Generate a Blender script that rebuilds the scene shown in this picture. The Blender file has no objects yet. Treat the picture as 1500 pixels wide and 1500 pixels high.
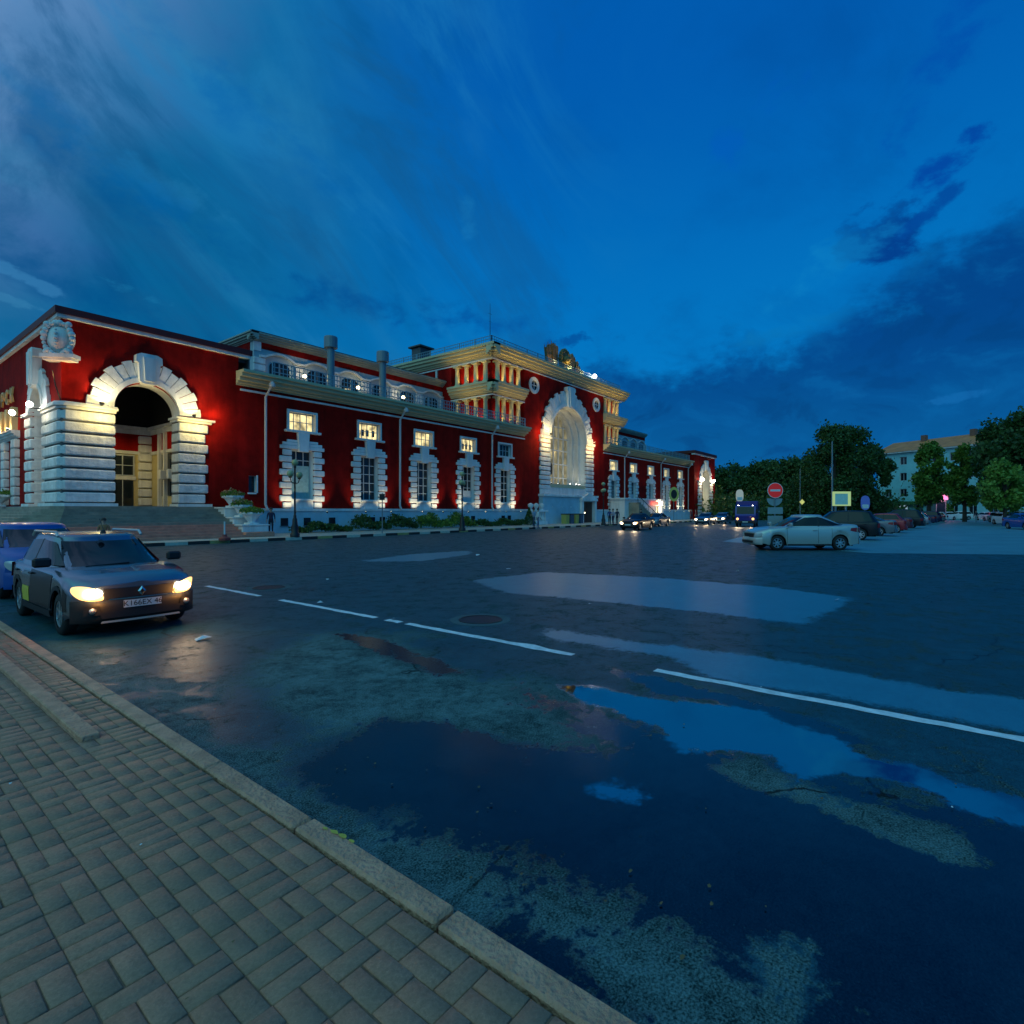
import bpy, bmesh, math, random
import numpy as np
from mathutils import Vector, Matrix

R = math.radians
PI = math.pi
SC = bpy.context.scene
COL = SC.collection
rng = random.Random(7)

# ---------------------------------------------------------------- camera
TH = R(37.74)                       # camera heading, measured from the facade direction (+X) towards +Y
CT, ST = math.cos(TH), math.sin(TH)
CAM_H = 1.65
cd = bpy.data.cameras.new("camera")
cam = bpy.data.objects.new("camera", cd)
COL.objects.link(cam)
cam.location = (0, 0, CAM_H)
cam.rotation_euler = (PI / 2, 0, TH - PI / 2)
cd.sensor_width = 36
cd.lens = 36 * 801 / 1500
cd.shift_y = -2 / 1500
cd.clip_start = 0.05
cd.clip_end = 6000
SC.camera = cam
SC.view_settings.view_transform = 'Standard'
SC.view_settings.look = 'None'
SC.view_settings.exposure = .36
SC.view_settings.gamma = 1
SC.cycles.use_denoising = True
SC.cycles.max_bounces = 6
SC.cycles.sample_clamp_indirect = 4
SC.cycles.sample_clamp_direct = 30


def P(px, d):
    """plan position (X, Y) on bearing px of the 1500-pixel frame, d metres deep"""
    l = (px - 750) / 801 * d
    return d * CT + l * ST, d * ST - l * CT


# ---------------------------------------------------------------- materials
MATS = {}


def srgb(r, g, b):
    f = lambda c: (c / 12.92 if c <= .04045 else ((c + .055) / 1.055) ** 2.4)
    return (f(r / 255), f(g / 255), f(b / 255))


def mat(name, col=(.5, .5, .5), rough=.6, metal=0, ior=1.5, coat=0, emit=None, es=0, vary=0, vscale=3, bump=0, bscale=30, alpha=1):
    if name in MATS:
        return MATS[name]
    m = bpy.data.materials.new(name)
    m.use_nodes = True
    nt = m.node_tree
    b = nt.nodes["Principled BSDF"]
    b.inputs["Base Color"].default_value = (*col, 1)
    b.inputs["Roughness"].default_value = rough
    b.inputs["Metallic"].default_value = metal
    b.inputs["IOR"].default_value = ior
    b.inputs["Coat Weight"].default_value = coat
    b.inputs["Coat Roughness"].default_value = .05
    if emit:
        b.inputs["Emission Color"].default_value = (*emit, 1)
        b.inputs["Emission Strength"].default_value = es
    if vary or bump:
        tc = nt.nodes.new("ShaderNodeTexCoord")
    if vary:
        n = nt.nodes.new("ShaderNodeTexNoise")
        n.inputs["Scale"].default_value = vscale
        n.inputs["Detail"].default_value = 6
        n.inputs["Roughness"].default_value = .65
        nt.links.new(tc.outputs["Object"], n.inputs["Vector"])
        mr = nt.nodes.new("ShaderNodeMapRange")
        mr.inputs[1].default_value = .3
        mr.inputs[2].default_value = .7
        mr.inputs[3].default_value = 1 - vary
        mr.inputs[4].default_value = 1 + vary
        nt.links.new(n.outputs["Fac"], mr.inputs[0])
        mx = nt.nodes.new("ShaderNodeVectorMath")
        mx.operation = 'SCALE'
        mx.inputs[0].default_value = col
        nt.links.new(mr.outputs[0], mx.inputs["Scale"])
        nt.links.new(mx.outputs[0], b.inputs["Base Color"])
    if bump:
        n2 = nt.nodes.new("ShaderNodeTexNoise")
        n2.inputs["Scale"].default_value = bscale
        n2.inputs["Detail"].default_value = 5
        nt.links.new(tc.outputs["Object"], n2.inputs["Vector"])
        bp = nt.nodes.new("ShaderNodeBump")
        bp.inputs["Strength"].default_value = bump
        bp.inputs["Distance"].default_value = .05
        nt.links.new(n2.outputs["Fac"], bp.inputs["Height"])
        nt.links.new(bp.outputs[0], b.inputs["Normal"])
    MATS[name] = m
    return m


M_RED = mat("red_plaster", (.29, .006, .004), .9, ior=1.2, vary=.34, vscale=.9, bump=.15, bscale=14)
def streak(m, amt):
    """rain streaks and patches in a wall paint"""
    nt = m.node_tree
    b = nt.nodes["Principled BSDF"]
    src = b.inputs["Base Color"].links[0].from_socket
    tc = nt.nodes.new("ShaderNodeTexCoord")
    mp = nt.nodes.new("ShaderNodeMapping")
    mp.inputs["Scale"].default_value = (.9, .9, .10)
    nt.links.new(tc.outputs["Object"], mp.inputs[0])
    n = nt.nodes.new("ShaderNodeTexNoise")
    n.inputs["Scale"].default_value = 1.0
    n.inputs["Detail"].default_value = 7
    n.inputs["Roughness"].default_value = .7
    nt.links.new(mp.outputs[0], n.inputs["Vector"])
    r = nt.nodes.new("ShaderNodeMapRange")
    r.inputs[1].default_value, r.inputs[2].default_value = .36, .62
    r.inputs[3].default_value, r.inputs[4].default_value = 1 - amt, 1 + amt * .5
    nt.links.new(n.outputs["Fac"], r.inputs[0])
    v = nt.nodes.new("ShaderNodeVectorMath")
    v.operation = 'SCALE'
    nt.links.new(src, v.inputs[0])
    nt.links.new(r.outputs[0], v.inputs["Scale"])
    nt.links.new(v.outputs[0], b.inputs["Base Color"])


streak(M_RED, .28)
M_REDTRIM = mat("red_painted_coping", (.09, .006, .005), .6)
M_WHITE = mat("white_stone", (.72, .73, .72), .8, vary=.12, vscale=1.4, bump=.5, bscale=9)
M_WHITEP = mat("white_painted_plaster", (.72, .73, .72), .75, vary=.07, vscale=1.5)
M_ROCK = mat("rock_faced_stone", (.70, .71, .70), .85, vary=.16, vscale=2.5, bump=1.0, bscale=5)
streak(M_WHITE, .22)
streak(M_WHITEP, .22)
streak(M_ROCK, .25)
M_GAP = mat("stone_joint", (.10, .10, .10), .9)
M_CREAM = mat("cream_cornice_paint", (.54, .50, .31), .7, vary=.08, vscale=1.2)
M_OCHRE = mat("ochre_plaster", (.55, .46, .22), .8, vary=.1)
M_PLINTH = mat("pale_plinth_plaster", (.38, .58, .67), .8, vary=.12, vscale=1.2, bump=.3, bscale=8)
M_BLUEGREY = mat("blue_grey_plaster", (.34, .42, .47), .8, vary=.12, vscale=1.2)
M_ROOF = mat("dark_roof_sheet", (.06, .07, .075), .5, vary=.2)
M_METALG = mat("painted_grey_metal", (.18, .23, .26), .45, .3)
M_PIPE = mat("pale_downspout_paint", (.55, .53, .52), .4, .1)
M_DGLASS = mat("dark_window_glass", (.012, .02, .028), .06)
M_FRAME = mat("grey_white_window_paint", (.45, .50, .52), .5)
M_CURT = mat("pale_teal_curtain", (.22, .40, .42), .8, vary=.2, vscale=4)
M_IRON = mat("black_cast_iron", (.012, .013, .015), .45, .2)
M_BLACK = mat("black_plastic", (.010, .010, .011), .5)
M_TYRE = mat("tyre_rubber", (.012, .012, .012), .8)
M_RIM = mat("alloy_rim", (.55, .56, .57), .3, .8)
M_CHROME = mat("chrome", (.75, .76, .78), .12, 1)
M_CARGLASS = mat("car_glass", (.006, .010, .013), .03, ior=1.42)
M_GREYSTEP = mat("wet_grey_granite", (.27, .235, .175), .55, vary=.3, vscale=1.5)
M_REDSTEP = mat("reddish_granite", (.58, .24, .16), .6, vary=.22, vscale=2.5)
M_LEAF = None


def leafmat(name, c1, c2):
    if name in MATS:
        return MATS[name]
    m = bpy.data.materials.new(name)
    m.use_nodes = True
    nt = m.node_tree
    b = nt.nodes["Principled BSDF"]
    b.inputs["Roughness"].default_value = .6
    g = nt.nodes.new("ShaderNodeNewGeometry")
    mx = nt.nodes.new("ShaderNodeMix")
    mx.data_type = 'RGBA'
    mx.inputs[6].default_value = (*c1, 1)
    mx.inputs[7].default_value = (*c2, 1)
    nt.links.new(g.outputs["Random Per Island"], mx.inputs[0])
    nt.links.new(mx.outputs[2], b.inputs["Base Color"])
    tr = nt.nodes.new("ShaderNodeBsdfTranslucent")
    nt.links.new(mx.outputs[2], tr.inputs["Color"])
    ms = nt.nodes.new("ShaderNodeMixShader")
    ms.inputs[0].default_value = .3
    nt.links.new(b.outputs[0], ms.inputs[1])
    nt.links.new(tr.outputs[0], ms.inputs[2])
    nt.links.new(ms.outputs[0], nt.nodes["Material Output"].inputs["Surface"])
    MATS[name] = m
    return m


M_LEAFD = leafmat("dark_foliage", (.022, .068, .014), (.075, .155, .030))
M_LEAFM = leafmat("mid_foliage", (.065, .16, .020), (.18, .31, .040))
M_LEAFL = leafmat("light_foliage", (.10, .22, .03), (.24, .36, .05))
M_BARK = mat("bark", (.05, .038, .028), .9, vary=.3, vscale=5)
M_FLOWER = leafmat("flower_petals", (.35, .20, .10), (.45, .34, .22))
WARM = (1.0, .72, .32)
M_LAMPW = mat("warm_lamp_lens", (.9, .8, .6), .4, emit=(1, .80, .48), es=7)
M_LAMPC = mat("cool_lamp_lens", (.9, .9, .9), .4, emit=(1, .95, .85), es=22)


# ---------------------------------------------------------------- mesh builder
class MB:
    def __init__(s):
        s.v, s.f, s.mi, s.mats, s.cur, s.sm = [], [], [], [], 0, []
        s.smooth = False
        s.T = None                                   # optional map of points

    def use(s, m, smooth=False):
        if m not in s.mats:
            s.mats.append(m)
        s.cur = s.mats.index(m)
        s.smooth = smooth
        return s

    def add(s, vs, fs):
        o = len(s.v)
        s.v.extend([s.T(*p) for p in vs] if s.T else vs)
        for f in fs:
            s.f.append([i + o for i in f])
            s.mi.append(s.cur)
            s.sm.append(s.smooth)
        return s

    def box(s, x0, x1, y0, y1, z0, z1):
        vs = [(x, y, z) for x in (x0, x1) for y in (y0, y1) for z in (z0, z1)]
        return s.add(vs, [(0, 1, 3, 2), (4, 6, 7, 5), (0, 4, 5, 1), (2, 3, 7, 6), (0, 2, 6, 4), (1, 5, 7, 3)])

    def bbox(s, x0, x1, y0, y1, z0, z1, c=.03):
        """box with chamfered edges"""
        bm = bmesh.new()
        bmesh.ops.create_cube(bm, size=1)
        for v in bm.verts:
            v.co = ((x0 if v.co.x < 0 else x1), (y0 if v.co.y < 0 else y1), (z0 if v.co.z < 0 else z1))
        bmesh.ops.bevel(bm, geom=list(bm.edges), offset=c, segments=1, affect='EDGES')
        bm.verts.index_update()
        s.add([tuple(v.co) for v in bm.verts], [[v.index for v in f.verts] for f in bm.faces])
        bm.free()
        return s

    def prism(s, poly, z0, z1):
        n = len(poly)
        vs = [(x, y, z0) for x, y in poly] + [(x, y, z1) for x, y in poly]
        fs = [tuple(range(n - 1, -1, -1)), tuple(range(n, 2 * n))]
        fs += [(i, (i + 1) % n, n + (i + 1) % n, n + i) for i in range(n)]
        return s.add(vs, fs)

    def extr(s, poly, y0, y1):
        """polygon in (x, z) extruded along y"""
        n = len(poly)
        vs = [(x, y0, z) for x, z in poly] + [(x, y1, z) for x, z in poly]
        fs = [tuple(range(n)), tuple(range(2 * n - 1, n - 1, -1))]
        fs += [(i, n + i, n + (i + 1) % n, (i + 1) % n) for i in range(n)]
        return s.add(vs, fs)

    def extx(s, poly, x0, x1):
        """polygon in (y, z) extruded along x"""
        n = len(poly)
        vs = [(x0, y, z) for y, z in poly] + [(x1, y, z) for y, z in poly]
        fs = [tuple(range(n)), tuple(range(2 * n - 1, n - 1, -1))]
        fs += [(i, n + i, n + (i + 1) % n, (i + 1) % n) for i in range(n)]
        return s.add(vs, fs)

    def tube(s, pts, r, n=8, cap=True):
        pts = [Vector(p) for p in pts]
        rr = r if isinstance(r, (list, tuple)) else [r] * len(pts)
        vs, fs = [], []
        for i, p in enumerate(pts):
            t = (pts[min(i + 1, len(pts) - 1)] - pts[max(i - 1, 0)]).normalized()
            a = Vector((0, 0, 1)) if abs(t.z) < .9 else Vector((1, 0, 0))
            u = t.cross(a).normalized()
            w = t.cross(u)
            for k in range(n):
                an = 2 * PI * k / n
                vs.append(tuple(p + (u * math.cos(an) + w * math.sin(an)) * rr[i]))
        for i in range(len(pts) - 1):
            for k in range(n):
                fs.append((i * n + k, i * n + (k + 1) % n, (i + 1) * n + (k + 1) % n, (i + 1) * n + k))
        if cap:
            fs.append(tuple(range(n - 1, -1, -1)))
            fs.append(tuple(range((len(pts) - 1) * n, len(pts) * n)))
        return s.add(vs, fs)

    def lathe(s, prof, c=(0, 0, 0), n=16, a0=0, a1=2 * PI):
        """profile of (r, z) turned about a vertical axis through c"""
        vs, fs = [], []
        m = len(prof)
        for k in range(n):
            a = a0 + (a1 - a0) * k / n
            for r, z in prof:
                vs.append((c[0] + r * math.cos(a), c[1] + r * math.sin(a), c[2] + z))
        for k in range(n):
            for i in range(m - 1):
                a, b = k * m + i, ((k + 1) % n) * m + i
                fs.append((a, b, b + 1, a + 1))
        return s.add(vs, fs)

    def ball(s, c, r, n=12, sz=1):
        prof = [(max(.001, r * math.sin(PI * i / 8)), -r * sz * math.cos(PI * i / 8)) for i in range(9)]
        return s.lathe(prof, c, n)

    def build(s, name, parent=None, loc=None):
        me = bpy.data.meshes.new(name)
        me.from_pydata(s.v, [], s.f)
        for m in s.mats:
            me.materials.append(m)
        me.polygons.foreach_set("material_index", s.mi)
        me.polygons.foreach_set("use_smooth", s.sm)
        me.update()
        o = bpy.data.objects.new(name, me)
        COL.objects.link(o)
        if parent:
            o.parent = parent
        if loc:
            o.location = loc
        return o


def mesh_np(name, v, f, mats, parent=None, smooth=False):
    """n x 3 vertices, m x 4 quads"""
    me = bpy.data.meshes.new(name)
    me.vertices.add(len(v))
    me.vertices.foreach_set("co", np.asarray(v, np.float32).ravel())
    me.loops.add(f.size)
    me.loops.foreach_set("vertex_index", np.asarray(f, np.int32).ravel())
    me.polygons.add(len(f))
    me.polygons.foreach_set("loop_start", np.arange(0, f.size, f.shape[1], dtype=np.int32))
    me.update(calc_edges=True)
    if smooth:
        me.polygons.foreach_set("use_smooth", [True] * len(f))
    for m in mats:
        me.materials.append(m)
    o = bpy.data.objects.new(name, me)
    COL.objects.link(o)
    if parent:
        o.parent = parent
    return o


def empty(name, label=None, cat=None, loc=(0, 0, 0), rz=0, group=None, kind=None, parent=None, scale=1):
    o = bpy.data.objects.new(name, None)
    o.empty_display_size = .2
    COL.objects.link(o)
    o.location = loc
    o.rotation_euler = (0, 0, rz)
    o.scale = (scale,) * 3
    if parent:
        o.parent = parent
    return tag(o, label, cat, group, kind)


def tag(o, label=None, cat=None, group=None, kind=None):
    if label:
        o["label"] = label
    if cat:
        o["category"] = cat
    if group:
        o["group"] = group
    if kind:
        o["kind"] = kind
    return o


def kids(o):
    return [c for c in o.children]


def copy_tree(o, parent=None):
    c = o.copy()
    COL.objects.link(c)
    c.parent = parent
    for ch in kids(o):
        copy_tree(ch, c)
    return c


def light(kind, loc, power, color=WARM, parent=None, target=None, size=.08, cone=90, blend=.6, name="light"):
    ld = bpy.data.lights.new(name, kind)
    ld.energy = power
    ld.color = color
    if kind in ('POINT', 'SPOT'):
        ld.shadow_soft_size = size
    if kind == 'SPOT':
        ld.spot_size = R(cone)
        ld.spot_blend = blend
    o = bpy.data.objects.new(name, ld)
    COL.objects.link(o)
    o.location = loc
    if target is not None:
        d = Vector(target) - Vector(loc)
        o.rotation_euler = d.to_track_quat('-Z', 'Y').to_euler()
    if parent:
        o.parent = parent
    return o


def text_mesh(name, body, size, m, parent, matrix, depth=.03, align='CENTER'):
    cu = bpy.data.curves.new(name, 'FONT')
    cu.body = body
    cu.size = size
    cu.extrude = depth
    cu.align_x = align
    cu.align_y = 'CENTER'
    t = bpy.data.objects.new(name, cu)
    COL.objects.link(t)
    bpy.context.view_layer.update()
    me = bpy.data.meshes.new_from_object(t.evaluated_get(bpy.context.evaluated_depsgraph_get()))
    bpy.data.objects.remove(t)
    bpy.data.curves.remove(cu)
    me.transform(matrix)
    me.materials.clear()
    me.materials.append(m)
    o = bpy.data.objects.new(name, me)
    COL.objects.link(o)
    o.parent = parent
    return o


# ---------------------------------------------------------------- sky and light
def build_world():
    w = bpy.data.worlds.new("World")
    SC.world = w
    w.use_nodes = True
    nt = w.node_tree
    L = nt.links.new
    for n in list(nt.nodes):
        nt.nodes.remove(n)
    out = nt.nodes.new("ShaderNodeOutputWorld")
    bg = nt.nodes.new("ShaderNodeBackground")
    L(bg.outputs[0], out.inputs[0])

    def M(op, a, b=None, c=None, clamp=False):
        n = nt.nodes.new("ShaderNodeMath")
        n.operation = op
        n.use_clamp = clamp
        for i, x in enumerate((a, b, c)):
            if x is None:
                continue
            if isinstance(x, (int, float)):
                n.inputs[i].default_value = x
            else:
                L(x, n.inputs[i])
        return n.outputs[0]

    def sstep(x, a, b):
        n = nt.nodes.new("ShaderNodeMapRange")
        n.interpolation_type = 'SMOOTHSTEP'
        L(x, n.inputs[0])
        n.inputs[1].default_value = a
        n.inputs[2].default_value = b
        return n.outputs[0]

    def mix(f, a, b):
        n = nt.nodes.new("ShaderNodeMix")
        n.data_type = 'RGBA'
        if isinstance(f, (int, float)):
            n.inputs[0].default_value = f
        else:
            L(f, n.inputs[0])
        for i, x in ((6, a), (7, b)):
            if isinstance(x, tuple):
                n.inputs[i].default_value = (*x, 1)
            else:
                L(x, n.inputs[i])
        return n.outputs[2]

    tc = nt.nodes.new("ShaderNodeTexCoord")
    D = tc.outputs["Generated"]

    def dot(v):
        n = nt.nodes.new("ShaderNodeVectorMath")
        n.operation = 'DOT_PRODUCT'
        L(D, n.inputs[0])
        n.inputs[1].default_value = v
        return n.outputs["Value"]
    north = dot((CT, ST, 0))            # bearings are counted clockwise from the street axis
    east = dot((ST, -CT, 0))
    az = M('ARCTAN2', east, north)
    el = M('ARCSINE', dot((0, 0, 1)))

    def noise(scale, detail, vec, rough=.55, dist=0):
        n = nt.nodes.new("ShaderNodeTexNoise")
        n.inputs["Scale"].default_value = scale
        n.inputs["Detail"].default_value = detail
        n.inputs["Roughness"].default_value = rough
        n.inputs["Distortion"].default_value = dist
        L(vec, n.inputs["Vector"])
        return n.outputs["Fac"]

    def comb(x, y, z=0.0):
        n = nt.nodes.new("ShaderNodeCombineXYZ")
        for i, q in enumerate((x, y, z)):
            if isinstance(q, (int, float)):
                n.inputs[i].default_value = q
            else:
                L(q, n.inputs[i])
        return n.outputs[0]
    # cloud noises live on the (bearing, elevation) dome
    AE = comb(az, M('MULTIPLY', el, 1.6))
    n_big = noise(3.0, 6, AE)
    n_mid = noise(9.0, 7, AE, .6, .4)
    n_fine = noise(26.0, 6, AE, .6)
    # slanting streaks, falling to the right
    sx = M('ADD', M('MULTIPLY', az, .80), M('MULTIPLY', el, -.60))
    sy = M('ADD', M('MULTIPLY', az, .60), M('MULTIPLY', el, .80))
    n_str = noise(1.0, 7, comb(M('MULTIPLY', sx, 2.0), M('MULTIPLY', sy, 4.6)), .52, 1.6)
    nb = M('SUBTRACT', n_mid, .5)
    nbig = M('SUBTRACT', n_big, .5)
    nf = M('SUBTRACT', n_fine, .5)
    sk = lambda r, g, b: srgb(r, g, b)
    # clear sky: mid blue low down, deeper above, paler and greener on the left
    up = sstep(el, .18, .72)
    clear = mix(up, sk(0, 106, 174), sk(0, 80, 156))
    leftc = mix(sstep(el, .15, .75), sk(2, 84, 130), sk(16, 96, 146))
    lf = sstep(M('ADD', M('MULTIPLY', az, -1.0), M('MULTIPLY', nbig, .35)), -.05, .55)
    c = mix(lf, clear, leftc)
    # pale veil in the upper left
    veil = sstep(M('ADD', M('ADD', M('MULTIPLY', az, -.9), M('MULTIPLY', el, .55)), M('MULTIPLY', nbig, .35)), .74, 1.22)
    c = mix(M('MULTIPLY', veil, .85), c, sk(118, 148, 190))
    # light and dark streaks on the left half
    lm = sstep(M('MULTIPLY', az, -1), -.15, .45)
    st_l = M('MULTIPLY', sstep(n_str, .46, .72), M('MULTIPLY', lm, .50))
    c = mix(st_l, c, sk(34, 114, 160))
    st_d = M('MULTIPLY', M('SUBTRACT', 1.0, sstep(n_str, .25, .47)), M('MULTIPLY', lm, .62))
    c = mix(st_d, c, sk(0, 60, 106))
    # broad soft patches everywhere
    soft = M('MULTIPLY', sstep(n_big, .48, .70), .32)
    c = mix(soft, c, sk(0, 66, 134))
    # ragged grey-teal cloud over the left and the centre
    n_cl = noise(1.0, 9, comb(M('MULTIPLY', sx, 2.0), M('MULTIPLY', sy, 4.2), 3.7), .66, .8)
    lc = sstep(M('MULTIPLY', az, -1), -.40, .35)
    c = mix(M('MULTIPLY', sstep(n_cl, .50, .66), M('MULTIPLY', lc, .55)), c, sk(20, 84, 122))
    c = mix(M('MULTIPLY', M('SUBTRACT', 1.0, sstep(n_cl, .34, .48)), M('MULTIPLY', lc, .40)), c, sk(24, 112, 168))

    def blob(px, py, rx, ry, col, amt, slope=0.0, edge=1.7, kn=5.5):
        a0 = math.atan((px - 750) / 801)
        e0 = math.atan((748 - py) / 801 * math.cos(a0))
        da = M('SUBTRACT', az, a0)
        de = M('SUBTRACT', M('SUBTRACT', el, e0), M('MULTIPLY', da, slope))
        q = M('ADD', M('POWER', M('DIVIDE', M('ABSOLUTE', da), rx), 2.0), M('POWER', M('DIVIDE', M('ABSOLUTE', de), ry), 2.0))
        kf = 9.0 if ry < .013 else 3.0
        v = M('ADD', M('ADD', M('SUBTRACT', 1.0, q), M('MULTIPLY', nb, kn)), M('MULTIPLY', nf, kf))
        return mix(M('MULTIPLY', sstep(v, 0, edge), amt), c, col)
    dk = sk(0, 62, 140)
    # cloud bank on the right: its upper rim climbs with the bearing
    rim = nt.nodes.new("ShaderNodeFloatCurve")
    mr = M('ADD', M('MULTIPLY', az, 1 / 3.2), .5)
    L(mr, rim.inputs["Value"])
    cv = rim.mapping.curves[0]
    pts = [(-1.6, .16), (-.5, .15), (-.05, .13), (.05, .205), (.161, .262), (.347, .270), (.493, .285), (.585, .335), (.6665, .372), (.7526, .405), (1.0, .45), (1.6, .35)]
    while len(cv.points) < len(pts):
        cv.points.new(.5, .5)
    for p_, (a, e) in zip(cv.points, pts):
        p_.location = (a / 3.2 + .5, e)
        p_.handle_type = 'AUTO'
    rim.mapping.update()
    below = M('ADD', M('ADD', M('SUBTRACT', rim.outputs[0], el), M('MULTIPLY', nb, .20)), M('MULTIPLY', nf, .10))
    bank = M('MULTIPLY', sstep(below, -.022, .062), sstep(az, -.30, .12))
    bankc = mix(sstep(M('ADD', el, M('MULTIPLY', nb, .10)), .06, .28), sk(2, 78, 134), sk(0, 56, 118))
    bankc = mix(M('MULTIPLY', sstep(n_mid, .50, .66), .55), bankc, sk(4, 86, 146))
    bankc = mix(M('MULTIPLY', M('SUBTRACT', 1.0, sstep(n_mid, .36, .48)), .5), bankc, sk(0, 46, 100))
    c = mix(M('MULTIPLY', bank, .92), c, bankc)
    c = blob(1292, 340, .062, .044, sk(0, 56, 126), 1.0, .1, 1.1, 4.5)
    c = blob(1375, 298, .050, .014, sk(0, 64, 138), .9, .55, 1.1, 4.5)
    c = blob(1400, 228, .06, .024, sk(0, 60, 142), .9, .45, 1.1, 4.5)
    c = mix(M('MULTIPLY', sstep(n_cl, .48, .66), .22), c, sk(0, 62, 128))
    c = blob(1405, 40, .10, .05, sk(0, 66, 150), .6, .9)
    c = blob(1150, 140, .05, .03, sk(0, 76, 164), .5)
    c = blob(1070, 215, .035, .03, sk(0, 78, 168), .45)
    c = blob(1210, 390, .11, .035, sk(8, 112, 174), .6, .5)
    c = blob(1170, 480, .10, .02, sk(6, 110, 172), .5, .2)
    c = blob(830, 497, .040, .012, sk(0, 66, 134), .75)
    c = blob(800, 505, .02, .01, sk(0, 60, 130), .7)
    c = blob(680, 310, .02, .05, sk(20, 112, 170), .35, -.6)
    c = blob(520, 440, .24, .035, sk(0, 66, 128), .8, -.08, 2.2)
    c = blob(670, 475, .14, .03, sk(0, 68, 138), .75, 0, 2.2)
    c = blob(270, 330, .26, .035, sk(0, 74, 130), .6, -.30, 2.2)
    c = blob(240, 270, .10, .02, sk(40, 122, 166), .22, -.3)
    c = blob(60, 400, .24, .035, sk(0, 70, 122), .7, -.25, 2.2)
    c = blob(420, 210, .25, .05, sk(0, 84, 150), .5, -.45, 2.2)
    c = blob(130, 210, .20, .03, sk(0, 88, 150), .45, -.4, 2.2)
    c = blob(20, 442, .05, .006, sk(60, 130, 170), .25, -.25)
    c = blob(210, 432, .04, .008, sk(24, 112, 156), .35, -.2)
    c = blob(10, 395, .06, .008, sk(60, 130, 178), .35, -.3)
    c = blob(30, 255, .05, .04, sk(60, 128, 172), .25, -.4)
    c = blob(1415, 580, .035, .006, sk(26, 112, 180), .22, .08)
    c = blob(1250, 575, .03, .013, sk(8, 90, 150), .35, .3)
        # after-glow of the west, behind the photographer
    west = dot((-.80 * CT - .45 * ST, -.80 * ST + .45 * CT, .35))
    glow = sstep(M('ADD', west, M('MULTIPLY', nbig, .3)), .22, .95)
    glow = M('MULTIPLY', glow, M('ADD', .12, M('MULTIPLY', sstep(el, .12, .60), .88)))
    c = mix(glow, c, (.14, .60, .72))
    # a real dusk sky underneath
    sky = nt.nodes.new("ShaderNodeTexSky")
    sky.sky_type = 'NISHITA'
    sky.sun_disc = False
    sky.sun_elevation = R(2)
    sky.sun_rotation = PI / 2 - math.atan2(-.80 * ST + .45 * CT, -.80 * CT - .45 * ST)
    sv = nt.nodes.new("ShaderNodeVectorMath")
    sv.operation = 'SCALE'
    L(sky.outputs[0], sv.inputs[0])
    sv.inputs["Scale"].default_value = .0006
    ad = nt.nodes.new("ShaderNodeVectorMath")
    ad.operation = 'ADD'
    L(c, ad.inputs[0])
    L(sv.outputs[0], ad.inputs[1])
    L(ad.outputs[0], bg.inputs[0])
    bg.inputs[1].default_value = 1.0


build_world()
sd = bpy.data.lights.new("sun", 'SUN')
sd.energy = .04
sd.angle = R(40)
sd.color = (1, .94, .84)
so = bpy.data.objects.new("sun", sd)
COL.objects.link(so)
so.rotation_euler = Vector((.80 * CT + .45 * ST, .80 * ST - .45 * CT, -.5)).to_track_quat('-Z', 'Y').to_euler()

# ================================================================ ground
def G(px, py, z=0.0):
    d = 801 * (CAM_H - z) / (py - 748)
    return P(px, d)


def noise_tex(nt, vec, scale, detail=6, rough=.6, dist=0):
    n = nt.nodes.new("ShaderNodeTexNoise")
    n.inputs["Scale"].default_value = scale
    n.inputs["Detail"].default_value = detail
    n.inputs["Roughness"].default_value = rough
    n.inputs["Distortion"].default_value = dist
    nt.links.new(vec, n.inputs["Vector"])
    return n.outputs["Fac"]


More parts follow.
